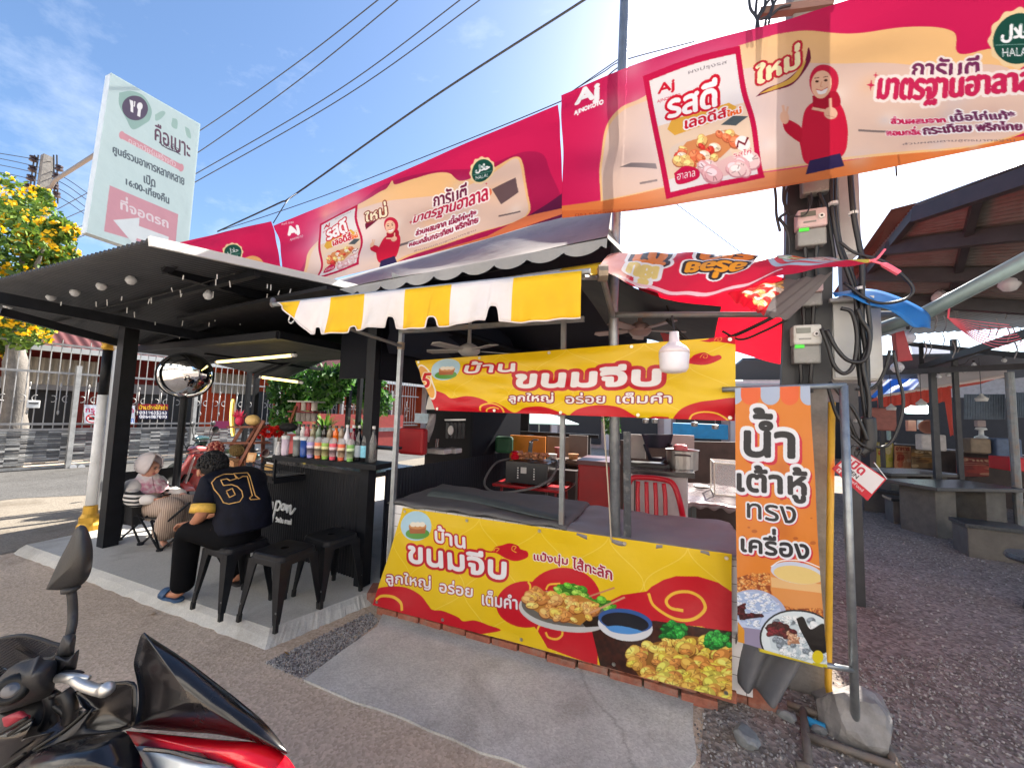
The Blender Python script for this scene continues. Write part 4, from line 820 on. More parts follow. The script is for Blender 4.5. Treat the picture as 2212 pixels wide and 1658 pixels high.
ic = thing('icicle_lights', 'thin white icicle light tips hanging under the black roof', 'string lights', roofp(.6, .4)); o = mb.build('light_tips', mat('icicle_white', (.7, .7, .68), .4), ic); o['kind'] = 'stuff'
mb = MB(); [mb.tube(sag(roofp(.3, t)-V(0, 0, .1), roofp(.99, t)-V(0, 0, .1), .03), .003, 4) for t in (.15, .35, .55, .75)]; mb.build('wire', mat('cable_black', (0, 0, 0)), ic)
hk = MB().tube(bez([aty(632, 668, 1.95), aty(626, 684, 1.95), aty(624, 693, 1.95), aty(630, 698, 1.95), aty(636, 692, 1.95)], 4), .006, 6).build('wire_hook', mat('hook_steel', (.5, .5, .5), .3, 1)); tag(hk, 'bent wire hook hanging from the left tip of the striped awning', 'hook')
# convex mirror on its pole
mc = atd(401, 811, 4.75); mi = thing('convex_mirror', 'round convex traffic mirror on a black pole beside the kiosk', 'mirror', (mc.x, mc.y, .0)); ax = (CAM-mc); ax = (ax.normalized()+V(.05, -.1, -.12)).normalized()
rm = .27; MB().lathe([(0, .12)]+[(rm*math.sin(a), .12*math.cos(a)-.0) for a in np.linspace(.12, PI/2, 14)], mc, 48, axis=ax).build('mirror_dome', mat('mirror_chrome', (.75, .77, .78), .03, 1), mi, smooth=True); MB().lathe([(rm*.98, .01), (rm*1.05, .005), (rm*1.05, -.04), (rm*.9, -.06), (.05, -.08)], mc, 48, axis=ax).build('rim', m_blk, mi)
mb = MB(); pt = mc-ax*.1; mb.tube([(pt.x, pt.y, .0), (pt.x, pt.y, pt.z+.1)], .04, 12); mb.build('pole', m_blk, mi)
# white and gold street post
lp = atz(190, 1150, 0); lt = thing('lamp_post', 'white and black street post with gold base and gold cap beside the platform', 'post', lp)
zt = atd(222, 735, (lp-CAM).dot(fwd)).z
tip = V(.02, 0, 1).normalized(); mb = MB(); mb.tube([lp+V(0, 0, .28), lp+V(0, 0, 1.72)], .052, 20); mb.build('white_sleeve', mat('post_white', (.74, .75, .76), .45, var=.08, dirt=(.4, .4, .38)), lt, smooth=True)
MB().tube([lp+V(0, 0, 1.72), lp+V(0, 0, 2.3)], .049, 20).build('black_sleeve', m_blk, lt, smooth=True)
m_gold = mat('gold_paint', C8(206, 160, 60), .4, .5, var=.2); MB().lathe([(.11, 0), (.11, .1), (.095, .13), (.095, .2), (.07, .24), (.065, .33), (.055, .34)], lp, 20).build('base', m_gold, lt, smooth=False); MB().lathe([(.05, 2.3), (.07, 2.32), (.06, 2.37), (.085, 2.42), (.07, 2.48), (.1, 2.54), (.1, 2.58), (.02, 2.6)], lp, 20).build('capital', m_gold, lt)
# surveillance camera on the post head
cp = atd(258, 752, 5.0); cc = thing('security_camera', 'small white security camera under the roof beside the black post', 'camera', cp); MB().beam(cp+V(-.1, 0, .03), cp+V(.1, -.03, .0), .07, .07).build('body', mat('cam_white', (.6, .6, .6), .4), cc, bevel=.01); MB().beam(cp+V(.1, 0, .03), cp+V(.25, .05, .2), .02).build('bracket', mat('cam_white', (.6, .6, .6)), cc)
# ---------------------------------------------------------------- the dumpling stall
m_galv = mat('galvanised_pipe', (.30, .32, .335), .42, .75, var=.25, vscale=14, bump=.05)
m_oldpipe = mat('weathered_pipe', (.21, .225, .23), .55, .5, var=.3, vscale=12, dirt=(.22, .13, .08), dscale=6)
m_canvas = mat('grey_canvas', (.31, .30, .285), .85, var=.2, vscale=3, bump=.35, bscale=5, trans=.04, dirt=(.17, .165, .155), dscale=1.5)
m_navy = mat('navy_tarp', (.010, .013, .024), .7, var=.3, vscale=3, bump=.3, bscale=4)
st = thing('stall_pipework', 'galvanised pipe framework of the dumpling stall with its pipe across to the right shed', 'pipework', (-.9, 2.62, 0))
def tb(pts, r, n=10): return MB().tube(pts, r, n)
P1t, P1b = aty(868, 716, 2.62), aty(846, 1088, 2.62); P2t, P2b = aty(1218, 692, 2.62), aty(1213, 1132, 2.62)
MB().beam(V(P1t.x, 2.62, .1), P1t, .035).build('post', m_galv, st); MB().beam(P2b, P2t, .032).build('post', m_oldpipe, st)
MB().beam(P1t+V(-.02, 0, 0), aty(1262, 689, 2.62), .035).build('top_rail', m_oldpipe, st)
pm = aty(1334, 900, 2.66); pt = aty(1352, -60, 2.62)
MB().tube([(pm.x+.01, pm.y, .05), tuple(aty(1325, 660, 2.66)), tuple(pt)], .033, 12).build('post', m_galv, st, smooth=True)
MB().beam(V(pm.x+.075, 2.68, .3), V(pm.x+.06, 2.68, 1.55), .045, .03).build('angle_post', mat('black_paint_worn', (.03, .035, .045), .5, var=.5, vscale=20, dirt=(.25, .24, .22), dscale=14), st)
pr = atz(1995, 678, 2.36); pl = aty(1318, 680, 2.6); MB().tube([pl, pr], .02, 10).build('cross_pipe', m_oldpipe, st, smooth=True)
MB().tube([aty(1300, 592, 2.15), aty(1324, 682, 2.6)], .018, 8).build('brace', m_oldpipe, st)
m_cr = mat('clamp_rust', (.3, .24, .18), .5, .6, var=.4); MB().lathe([(.03, -.03), (.032, .03)], aty(866, 747, 2.62), 10).build('clamp', m_cr, st); MB().lathe([(.045, -.025), (.047, .025)], aty(1302, 590, 2.12), 10, axis=(1, .3, 0)).build('clamp', m_cr, st)
o = MB().tube(bez([aty(1300, 930, 2.55)+V(.0, 0, .2), aty(1310, 1000, 2.58), aty(1316, 1090, 2.58), aty(1320, 1165, 2.58)], 5), .005, 5).build('thin_rope', mat('rope_tan', (.4, .34, .26), .9)); tag(o, 'thin tan rope hanging beside the thick galvanised stall pole', 'rope')
# striped awning
aw = thing('striped_awning', 'yellow and white striped awning with a notched valance over the stall front', 'awning', (-1.5, 1.9, 2.4))
a0, a1 = aty(610, 651, 1.9), aty(1258, 588, 1.9); zz = (a0.z+a1.z)/2; a0.z = zz+.0; a1.z = zz-.015
m_ay = mat('awning_yellow', C8(236, 190, 12), .65, var=.12, vscale=4, trans=.22, bump=.4, bscale=7); m_aw = mat('awning_white', C8(232, 226, 226), .65, var=.1, vscale=4, trans=.2, bump=.4, bscale=7, dirt=(.62, .58, .52), dscale=2)
W_ = (a1-a0).x; nS = 7; edges = [0, .095, .225, .36, .505, .655, .83, 1.0]
def stripe(u): return next(i for i in range(nS) if u <= edges[i+1]+1e-9) % 2
cuts = [(.2, .045), (.33, .03), (.47, .07), (.61, .06), (.785, .085)]
def val_h(u):
    h = .245 if u > .155 else .245*max(.02, u/.155)
    h -= .012*math.sin(u*19)
    for c, d in cuts:
        k = abs(u-c)
        if k < .017: h -= d*(1-(k/.017)**4)
    return h
nu = 420; mb = MB()
for i in range(nu):
    u0, u1 = i/nu, (i+1)/nu; m_i = 0 if stripe((u0+u1)/2) == 0 else 1
    for k in range(8):
        q = []
        for u, v in ((u0, k/8), (u1, k/8), (u1, (k+1)/8), (u0, (k+1)/8)):
            p = a0.lerp(a1, u)-V(0, 0, val_h(u)*v); p.y += -.02-.03*v+.018*math.sin(u*37+v*2)*v+.01*math.sin(u*90)*v; q.append(p)
        mb.add(q, [(0, 1, 2, 3)], m_i)
mb.build('valance', [m_ay, m_aw], aw, smooth=True, weld=True, thick=.002)
mb = MB(); pts = [a0.lerp(a1, i/nu)-V(0, .0, val_h(i/nu)) for i in range(nu+1)]
for i, p in enumerate(pts): u = i/nu; p.y += -.052+.018*math.sin(u*37+2)+.01*math.sin(u*90)
mb.tube(pts, .0045, 5); mb.build('white_piping', m_aw, aw)
b0, b1 = aty(800, 626, 2.36)+V(0, .06, -.04), aty(1312, 546, 2.36)+V(.02, .06, -.03)
mb = MB()
for i in range(70):
    u0, u1 = i/70, (i+1)/70; m_i = 0 if stripe((u0+u1)/2) == 0 else 1
    for k in range(6):
        q = []
        for u, v in ((u0, k/6), (u1, k/6), (u1, (k+1)/6), (u0, (k+1)/6)):
            p = a0.lerp(a1, u).lerp(b0.lerp(b1, u), v); p.z -= .05*math.sin(PI*v)*(1+.4*math.sin(u*25)); q.append(p)
        mb.add(q, [(0, 1, 2, 3)], m_i)
mb.build('awning_top', [m_ay, m_aw], aw, smooth=True, weld=True, thick=.002)
MB().tube([a0+V(-.09, 0, -.0), a1+V(.04, 0, 0)], .016, 10).build('front_bar', m_galv, aw); MB().tube([a0+V(-.1, 0, 0), aty(590, 648, 2.0)], .02, 10).build('bar_end', m_oldpipe, aw)
mb = MB(); mb.tube([aty(716, 697, 1.95), aty(866, 747, 2.6)], .014, 8); mb.build('strut', m_oldpipe, aw)
MB().tube([a1+V(0, .02, -.02), aty(1308, 600, 2.5)], .014, 8).build('strut', m_oldpipe, aw)
# grey canvas tent roof with navy lining
tn = thing('canvas_tent', 'weathered grey canvas tent roof with scalloped edge above the striped awning', 'tent', (-1.8, 4, 2.75))
e0, e1 = aty(735, 624, 2.36), aty(1312, 514, 2.36)
r0, r1 = V(-4.6, 4.1, 3.5), V(-.55, 4.0, 3.95); k0, k1 = V(-4.2, 5.9, 2.75), V(-.3, 5.9, 2.75)
def tent(u, v):
    if v < .5:
        t = v*2; p = e0.lerp(e1, u).lerp(r0.lerp(r1, u), t); p.z += -.13*math.sin(PI*t)+.016*math.sin(u*17+4*t)*math.sin(PI*t)+.01*math.sin(u*8-6*t)
    else:
        t = v*2-1; p = r0.lerp(r1, u).lerp(k0.lerp(k1, u), t); p.z -= .07*math.sin(PI*t)
    return p
mb = MB(); mb.grid(tent, 60, 24); mb.build('canvas', m_canvas, tn, smooth=True)
mb = MB(); nS2 = 130
for i in range(nS2):
    u0, u1 = i/nS2, (i+1)/nS2
    def lo(u): return .05+.05*abs(math.sin(u*PI*9+.4))**.6
    q = [e0.lerp(e1, u0), e0.lerp(e1, u1), e0.lerp(e1, u1)-V(0, .03, lo(u1)), e0.lerp(e1, u0)-V(0, .03, lo(u0))]; mb.add(q, [(0, 1, 2, 3)])
mb.build('scalloped_edge', m_canvas, tn, smooth=True, weld=True)
mb = MB(); mb.grid(lambda u, v: tent(u, v)-V(0, -.05+.1*v, .05), 40, 20); mb.build('navy_lining', m_navy, tn, smooth=True)
mb = MB(); mb.grid(lambda u, v: V(-2.36+.02*math.sin(v*20+u*5), 2.75+3.1*u, 2.9-.75*v+.02*math.sin(u*14)), 24, 8); mb.grid(lambda u, v: V(-2.36+2.05*u, 5.86+.03*math.sin(u*22), 2.85-.62*v), 24, 6); mb.build('navy_curtain', m_navy, tn, smooth=True)
mb = MB(); mb.grid(lambda u, v: e1.lerp(r1, u).lerp(V(-.1, 2.9, 2.6).lerp(V(-.05, 4.1, 2.75), u), v), 10, 6); mb.build('side_flap', mat('brown_canvas', (.2, .17, .15), .9, var=.2, trans=.2), tn, smooth=True)
mb = MB(); mb.grid(lambda u, v: quadp([V(-.75, 2.75, 2.75), V(.32, 2.85, 2.38), V(.5, 5.7, 2.5), V(-.75, 5.7, 2.85)], u, v)+V(0, 0, .03*math.sin(u*7+v*5)), 12, 16); mb.build('side_lining', m_navy, tn, smooth=True)
# ---- counter
def tile_mat(name, c, grout, sx, sz, mortar=.02, rough=.25):
    m = bpy.data.materials.new(name); m.use_nodes = True; N = m.node_tree.nodes; L = m.node_tree.links; b = N['Principled BSDF']; b.inputs['Roughness'].default_value = rough
    tc = N.new('ShaderNodeTexCoord'); sp = N.new('ShaderNodeSeparateXYZ'); cb = N.new('ShaderNodeCombineXYZ'); L.new(tc.outputs['Object'], sp.inputs[0]); L.new(sp.outputs[0], cb.inputs[0]); L.new(sp.outputs[2], cb.inputs[1])
    br = N.new('ShaderNodeTexBrick'); br.offset = 0; br.inputs['Scale'].default_value = 1; br.inputs['Brick Width'].default_value = sx; br.inputs['Row Height'].default_value = sz; br.inputs['Mortar Size'].default_value = mortar*sx; L.new(cb.outputs[0], br.inputs['Vector'])
    br.inputs['Color1'].default_value = (*c, 1); br.inputs['Color2'].default_value = (*[v*.9 for v in c], 1); br.inputs['Mortar'].default_value = (*grout, 1); L.new(br.outputs['Color'], b.inputs['Base Color']); return m
ct = thing('stall_counter', 'white tiled stall counter on a red brick base under grey cloths', 'counter', (-.9, 2.9, 0))
ZL = aty(848, 1080, 2.64).z; ZR_ = aty(1400, 1168, 2.64).z
mb = MB(); mb.box((-1.4, 3.0, (ZL-.03+.1)/2), (1.5, .74, ZL-.13)); mb.build('tiled_base', tile_mat('white_tiles', (.72, .70, .71), (.2, .18, .17), .1, .1), ct)
mb = MB(); mb.box((-.11, 3.0, (ZR_-.03+.1)/2), (1.08, .72, ZR_-.13)); mb.build('tiled_base', tile_mat('white_tiles_low', (.72, .70, .71), (.2, .18, .17), .1, .1), ct)
mb = MB()
for i in range(12): mb.box((-2.1+i*.205, 2.655+random.uniform(-.012, .012), .02), (.19, .1, .065), random.uniform(-.04, .04)); mb.box((-2.0+i*.205, 2.67, .085), (.19, .1, .062), random.uniform(-.05, .05))
mb.build('brick_course', mat('red_brick', C8(150, 92, 74), .95, var=.3, vscale=18, bump=.4, dirt=(.26, .23, .2), dscale=5), ct, bevel=.004)
def cloth_top(x0, x1, y0, y1, z, m, name, lip=.03, seed=0):
    g = np.random.default_rng(seed); ph = g.uniform(0, 6, 6)
    def f(u, v):
        uu = min(max((u-.04)/.92, 0), 1); vv = min(max((v-.06)/.88, 0), 1); d = max(abs(u-.5)-.46, 0)/.04+max(abs(v-.5)-.44, 0)/.06
        z_ = z+.006*math.sin(uu*9+vv*5+ph[0])+.004*math.sin(uu*23-vv*9+ph[1])+.003*math.sin(vv*20+ph[2])
        return V(x0+(x1-x0)*uu-(.015 if u < .03 else -.015 if u > .97 else 0), y0+(y1-y0)*vv-(.015 if v < .05 else -.015 if v > .95 else 0)+.006*math.sin(u*31), z_-lip*min(1, d)*(1+.3*math.sin(u*40)))
    return MB().grid(f, 60, 24).build(name, m, None, smooth=True, thick=.003)
m_cl = mat('charcoal_cloth', (.10, .098, .1), .75, var=.2, bump=.2, bscale=8); m_cl2 = mat('mauve_cover', (.20, .18, .185), .6, var=.15, bump=.15, bscale=9)
tag(cloth_top(-2.14, -.66, 2.625, 3.42, ZL+.006, m_cl, 'counter_cloth', .025, 1), 'dark grey cloth covering the left, higher part of the tiled counter', 'cloth')
tag(cloth_top(-.67, .42, 2.62, 3.4, ZR_+.006, m_cl2, 'counter_cloth', .03, 2), 'mauve grey plastic cover over the right, lower part of the counter', 'cloth')
def fold(u, v): return V(-1.95+1.25*u, 2.72+.14*v+.05*math.sin(u*5)+.2*(1-u)*(1 if v > .5 else .7), ZL+.014+.03*math.sin(PI*v)*(1.2-u*.8))
tag(MB().grid(fold, 40, 10).build('folded_cloth', mat('slate_cloth', (.06, .075, .078), .7, var=.2), smooth=True, thick=.004), 'folded slate grey cloth lying along the left counter top', 'cloth')
# ---- hanging LED bulb, fans
bp = aty(1456, 772, 2.25); k_ = .78; lb = thing('led_bulb', 'big white bulb hanging in front of the upper yellow banner', 'lamp', bp); s = .062
MB().lathe([(a*k_, b*k_) for a, b in ((0, -.112), (.04, -.11), (.078, -.1), (.093, -.075), (.096, -.03), (.1, .02), (.098, .028), (.1, .03))], bp, 28).build('diffuser', mat('bulb_white', (.72, .69, .74), .35, var=.03), lb, smooth=True)
MB().lathe([(a*k_, b*k_) for a, b in ((.101, .03), (.098, .05), (.08, .075), (.05, .095), (.034, .115), (.03, .18), (.0, .185))], bp, 28).build('housing', mat('bulb_housing', (.72, .62, .64), .4), lb, smooth=True); MB().tube([bp+V(0, 0, .14), aty(1452, 682, 2.3)], .006, 6).build('wire', mat('cable_black', (0, 0, 0)), lb)
def fan(c, rz, m, lbl, k=1.):
    f = thing('ceiling_fan', lbl, 'fan', c, 'ceiling fans under the tent'); c = Vector(c)
    for i in range(5):
        a = rz+i*2*PI/5; d = V(math.cos(a), math.sin(a), 0); e = V(-math.sin(a), math.cos(a), .14); pts = [c+d*(.1*k)-e*.03*k, c+d*(.18*k)-e*.05*k, c+d*(.4*k)-e*.055*k, c+d*(.43*k), c+d*(.4*k)+e*.05*k, c+d*(.18*k)+e*.045*k, c+d*(.1*k)+e*.03*k]
        MB().prism(pts, (0, 0, .008)).build('blade', m, f)
    MB().lathe([(0, -.05), (.07, -.045), (.1*k, -.01), (.1*k, .03), (.06, .06), (.02, .08), (.015, .3)], c, 20).build('motor', m, f, smooth=True)
fan(aty(1013, 758, 3.3), R(-104), mat('fan_white', (.5, .48, .45), .4, var=.05), 'white ceiling fan under the dark tent left of the upper banner', 1.1); fan(aty(1382, 714, 3.6), R(25), mat('fan_pink', (.35, .24, .22), .4, var=.1), 'dusty pink ceiling fan under the tent beside the thick pole', 1.)
# ---- red translucent tarp on the right
rt = [aty(1480, 640, 3.3), aty(1700, 640, 3.0), aty(1682, 792, 3.6), aty(1540, 742, 4.2)]
m_rt = mat('red_tarp', C8(232, 14, 40), .55, var=.12, vscale=3, trans=.5, bump=.2, bscale=4)
mb = MB(); mb.grid(lambda u, v: quadp([aty(1360, 590, 2.9), aty(1716, 612, 2.95), aty(1750, 796, 5.5), aty(1440, 748, 5.6)], u, v)+V(0, 0, .03*math.sin(u*9+v*4)+.05*math.sin(PI*u)), 24, 16)
tag(mb.build('red_tarp', m_rt, smooth=True), 'bright red tarp glowing in the sun behind the stall beside the utility pole', 'tarp')
mb = MB(); mb.tube(bez([aty(1440, 690, 2.9), aty(1500, 742, 2.9), aty(1570, 730, 2.9), aty(1640, 700, 2.8), aty(1700, 668, 2.75)], 8), .012, 6); mb.tube(bez([aty(1560, 715, 2.9), aty(1600, 733, 2.9), aty(1650, 715, 2.85), aty(1700, 690, 2.8)], 8), .008, 6); mb.tube(bez([aty(1440, 660, 2.9), aty(1460, 720, 2.9), aty(1480, 735, 2.9)], 6), .006, 5)
tag(mb.build('cable_bundle', mat('cable_black', (0, 0, 0)), smooth=True), 'loose black cables sagging in front of the red tarp', 'cable')
# ---- inside the stall
def zb(x, y): return (855.9+.18743*x, 869.3+.18743*y)
def zc(x, y): return (1270.5+.1936*x, 882.7+.1936*y)
def blk(x0, y0, x1, y1, d, depth, name, m, lb, cat, bevel=.01, build=True):
    """upright box facing the viewer's side: front face between two picture points at forward distance d"""
    p, q = atd(x0, y0, d), atd(x1, y1, d); Y = min(p.y, q.y); p = aty(x0, y0, Y); q = aty(x1, y1, Y)
    mb = MB().box(((p.x+q.x)/2, Y+depth/2, (p.z+q.z)/2), (abs(q.x-p.x), depth, abs(p.z-q.z)))
    o = mb.build(name, m, bevel=bevel)
    if lb: tag(o, lb, cat)
    return o, Y, p, q
# red folding table with the black oven
p = atd(*zb(1000, 930), 4.6); q = atd(*zb(1400, 990), 4.3); tb_ = thing('folding_table', 'red topped folding table carrying the black oven inside the stall', 'table', (q.x, q.y+.3, 0))
tz = p.z; mb = MB(); mb.box((q.x+.06, q.y+.42, tz), (.86, .62, .035)); mb.build('tabletop', mat('table_red', C8(150, 16, 28), .35, var=.15), tb_, bevel=.01)
for sx in (-1, 1):
    for sy in (-1, 1): MB().beam((q.x+.06+sx*.36, q.y+.42+sy*.26, 0), (q.x+.06+sx*.33, q.y+.42+sy*.24, tz), .025).build('leg', mat('leg_red', C8(110, 14, 24), .5), tb_)
ov = thing('oven', 'black electric oven with a row of white buttons on the red table', 'oven', (q.x, q.y+.4, tz+.02)); oc = V(q.x+.03, q.y+.42, tz+.02)
m_ov = mat('oven_black', (.02, .02, .022), .3, .3, var=.2); MB().box(oc+V(0, .02, .14), (.5, .5, .24)).build('body', m_ov, ov, bevel=.012); MB().box(oc+V(0, -.235, .14), (.52, .02, .25)).build('front_panel', mat('oven_face', (.035, .035, .038), .25), ov, bevel=.006)
[MB().box(oc+V(sx*.1, -.247, .08+.028*k), (.014, .01, .014)).build('button', mat('button_white', (.7, .7, .7), .5), ov) for sx in (-1, 1) for k in range(5)]; mb = MB(); mb.box(oc+V(-.03, -.247, .17), (.07, .008, .07)); mb.build('display', mat('display_grey', (.5, .48, .48), .4), ov)
for sx in (-1, 1):
    for sy in (-1, 1): MB().lathe([(.015, -.02), (.015, .03)], oc+V(sx*.2, sy*.18, 0), 8).build('foot', m_ov, ov)
me_ = MB(); g = np.random.default_rng(3)
for i in range(46): me_.ball(oc+V(-.02+g.uniform(-.17, .17), .02+g.uniform(-.12, .12), .285+g.uniform(0, .07)), (g.uniform(.03, .05), g.uniform(.02, .03), g.uniform(.014, .022)), 8, 5, rot=Matrix.Rotation(g.uniform(0, 3), 3, 'Z') @ Matrix.Rotation(g.uniform(-.5, .5), 3, 'X'))
tag(me_.build('egg_carton_pile', mat('bun_tan', C8(190, 130, 92), .7, var=.3, vscale=25), smooth=True), 'heap of tan pastries on top of the black oven', 'food')
tag(MB().lathe([(.01, 0), (.045, .01), (.055, .05), (.03, .075), (.05, .1), (.02, .11)], oc+V(-.2, -.1, .262), 14).build('red_jug', mat('jug_red', C8(190, 20, 40), .3)), 'small red plastic jug on the left front corner of the oven', 'jug')
tag(MB().tube(bez([oc+V(-.3, .1, .26), oc+V(-.46, -.1, .2), oc+V(-.48, -.35, 0), oc+V(-.25, -.5, -.06), oc+V(.1, -.42, .0), oc+V(.3, -.3, .1), oc+V(.34, -.1, .26), oc+V(.2, .1, .28)], 8), .013, 8).build('hose', mat('hose_grey', (.12, .12, .13), .5)), 'grey gas hose looping round the black oven', 'hose')
blk(*zb(1315, 372), *zb(1712, 700), 5.6, .04, 'orange_board', mat('board_orange', C8(206, 120, 22), .6, var=.1), 'plain orange board standing at the back of the stall', 'board', .003)
blk(*zb(1740, 385), *zb(2000, 640), 5.9, .05, 'grey_board', mat('board_grey', (.17, .16, .155), .7, var=.15), 'grey board standing right of the orange board at the stall back', 'board', .003)
blk(*zb(1990, 370), *zb(2200, 690), 5.5, .05, 'grey_board', mat('board_brown', (.14, .125, .115), .7, var=.15), 'brownish grey board left of the bright gap at the stall back', 'board', .003)
blk(*zb(1130, 385), *zb(1320, 590), 5.3, .12, 'green_bag', mat('bag_green', (.01, .07, .03), .6, var=.3), 'dark green bag hanging at the back left of the stall', 'bag', .04)
blk(*zb(1190, 352), *zb(2330, 372), 6.3, .06, 'black_rail', m_blk, 'black top rail of the partition at the stall back', 'rail', .0)
blk(*zb(1740, 640), *zb(2130, 720), 5.0, .4, 'dish_basket', mat('basket_dark', (.12, .07, .05), .7, var=.4, vscale=40), 'brown dish basket on the side table inside the stall', 'basket', .01)
tp = blk(*zb(1690, 755), *zb(2110, 800), 4.8, .5, 'side_table', mat('table_steel', (.12, .1, .1), .4, .3, var=.2), None, None, .004); sdt = tp[0]; tag(sdt, 'dark steel side table with thin legs inside the stall', 'table')
for x in (tp[2].x+.04, tp[3].x-.04): MB().beam((x, tp[1]+.05, 0), (x, tp[1]+.05, tp[3].z), .03).build('leg', mat('table_steel', (0, 0, 0)), sdt)
fc = atd(*zb(1540, 640), 5.2); tag(MB().tube([fc, fc+V(0, 0, .1), fc+V(.02, -.02, .22)], [.03, .03, .025], 10).tube(bez([fc+V(.02, -.02, .22), fc+V(.06, -.04, .25), fc+V(.14, -.1, .26)], 4), .012, 8).build('water_tap', mat('tap_grey', (.2, .22, .24), .3, .6)), 'grey spray bottle standing in front of the orange board', 'bottle')
rb, Y, p, q = blk(*zc(-115, 612), *zc(272, 1140), 4.4, .6, 'red_cooler', mat('cooler_red', C8(140, 8, 16), .5, var=.15), 'tall dark red cooler box behind the thick stall pole', 'cooler', .02); MB().box(((p.x+q.x)/2, Y+.3, p.z+.02), (abs(p.x-q.x)+.02, .62, .05)).build('lid', mat('cooler_dark', (.08, .015, .02), .4), rb)
fz, Y, p, q = blk(*zc(408, 700), *zc(1115, 1260), 3.9, .55, 'chest_freezer', mat('freezer_white', (.44, .41, .42), .4, var=.1, dirt=(.3, .27, .27)), 'off white chest freezer with a black top behind the red chair', 'freezer', .015)
MB().box(((p.x+q.x)/2+.02, Y+.27, p.z+.02), (abs(p.x-q.x)+.08, .64, .05)).build('black_top', mat('dark_worktop', (0, 0, 0)), fz, bevel=.006); MB().box((p.x+(q.x-p.x)*.17, Y-.004, (p.z+q.z)/2), (.012, .01, abs(p.z-q.z)*.9)).build('door_seam', mat('seam_dark', (.05, .045, .045), .6), fz)
blk(*zc(430, 280), *zc(640, 560), 4.5, .05, 'white_board', mat('board_white', (.36, .34, .33), .6, var=.1, dirt=(.2, .18, .17)), 'scuffed white board left of the navy cloth above the freezer', 'board', .003)
blk(*zc(900, 285), *zc(1185, 600), 4.5, .05, 'white_board', mat('board_white', (0, 0, 0)), 'scuffed white board behind the metal pot above the freezer', 'board', .003)
nc = [atd(*zc(600, 285), 4.35), atd(*zc(950, 285), 4.35), atd(*zc(880, 560), 4.35), atd(*zc(690, 560), 4.35)]
mb = MB(); mb.grid(lambda u, v: quadp(nc, u, v*.55)+V(0, .03*math.sin(u*9), 0), 14, 6); mb.tube([nc[0].lerp(nc[3], .4), nc[3]], .02, 6); mb.tube([nc[1].lerp(nc[2], .4), nc[2]], .02, 6); mb.tube([nc[3], nc[2]], .018, 6)
tag(mb.build('navy_apron', mat('apron_navy', (.012, .014, .03), .8, var=.3), smooth=True, thick=.01), 'navy apron hung over the boards above the freezer', 'apron')
pp = atd(*zc(1050, 680), 4.0); pot = MB().lathe([(.12, 0), (.15, .015), (.155, .2), (.165, .21), (.15, .205), (.145, .03), (0, .02)], pp, 28).build('cooking_pot', mat('pot_alu', (.36, .34, .33), .35, .85, var=.15), smooth=False); tag(pot, 'dented aluminium pot on the freezer top', 'pot'); MB().tube(bez([pp+V(-.07, -.15, .16), pp+V(-.05, -.18, .165), pp+V(.05, -.18, .165), pp+V(.07, -.15, .16)], 4), .008, 6).build('handle', mat('handle_dark', (.05, .05, .05), .5), pot)
blk(*zc(955, 395), *zc(1112, 525), 4.1, .12, 'pink_packet', mat('packet_pink', C8(206, 110, 116), .5, var=.2, vscale=12), 'pink plastic packet standing in the aluminium pot', 'packet', .03)
blk(*zc(460, 590), *zc(880, 690), 4.0, .2, 'gas_stove', mat('stove_black', (.02, .02, .02), .4, var=.3), 'low black gas stove on the freezer top left of the pot', 'stove', .02)
# red plastic chair
def skin(name, chains, m, parent=None, sub=2, root=0):
    """one smooth tapering body grown round connected joints; chains = lists of (x, y, z, radius or (rx, ry)), joints at the same place are shared"""
    me = bpy.data.meshes.new(name); vs = []; rad = []; idx = {}; ed = []
    for ch in chains:
        prev = None
        for x, y, z, r in ch:
            k = (round(x, 3), round(y, 3), round(z, 3))
            if k not in idx: idx[k] = len(vs); vs.append((x, y, z)); rad.append(r if hasattr(r, '__len__') else (r, r))
            i = idx[k]
            if prev is not None and prev != i: ed.append((prev, i))
            prev = i
    org = ORG[parent.name] if parent is not None else Vector(vs[0])
    me.from_pydata([tuple(Vector(v)-org) for v in vs], ed, []); o = bpy.data.objects.new(name, me); COL.objects.link(o); me.materials.append(m); ORG[o.name] = Vector(org)
    md = o.modifiers.new('skin', 'SKIN'); md.use_smooth_shade = True
    for i, r in enumerate(rad): me.skin_vertices[0].data[i].radius = r; me.skin_vertices[0].data[i].use_root = (i == root)
    md = o.modifiers.new('sub', 'SUBSURF'); md.levels = sub; md.render_levels = sub
    if parent is not None: o.parent = parent
    else: o.location = org
    return o
cpz = aty(*zc(740, 1150), 3.75); ch = thing('plastic_chair', 'red plastic armchair standing behind the stall counter', 'chair', (cpz.x, 3.75, 0)); m_rc = mat('chair_red', C8(190, 24, 44), .35, var=.1, trans=.1)
cx = cpz.x-.02; zt = aty(*zc(640, 770), 3.9).z; sw = .24
mb = MB(); mb.tube(bez([(cx-.22, 3.68, .42), (cx-.23, 3.84, zt-.2), (cx-.2, 3.9, zt-.03), (cx-.1, 3.91, zt), (cx+.08, 3.91, zt), (cx+.18, 3.89, zt-.04), (cx+.24, 3.82, zt-.22), (cx+.27, 3.6, .66), (cx+.27, 3.4, .62)], 6), .026, 10); mb.build('back_frame', m_rc, ch, smooth=True)
for i in range(4): MB().tube(bez([(cx-.13+i*.075, 3.86, zt-.03), (cx-.13+i*.08, 3.84, zt-.2), (cx-.1+i*.07, 3.72, .45)], 5), [.02]*11, 6).build('slat', m_rc, ch, smooth=True)
MB().box((cx, 3.52, .43), (.46, .42, .03)).build('seat', m_rc, ch, bevel=.012)
for sx in (-1, 1):
    for sy in (-1, 1): MB().beam((cx+sx*.22, 3.52+sy*.2, 0), (cx+sx*.19, 3.52+sy*.17, .42), .04).build('leg', m_rc, ch)
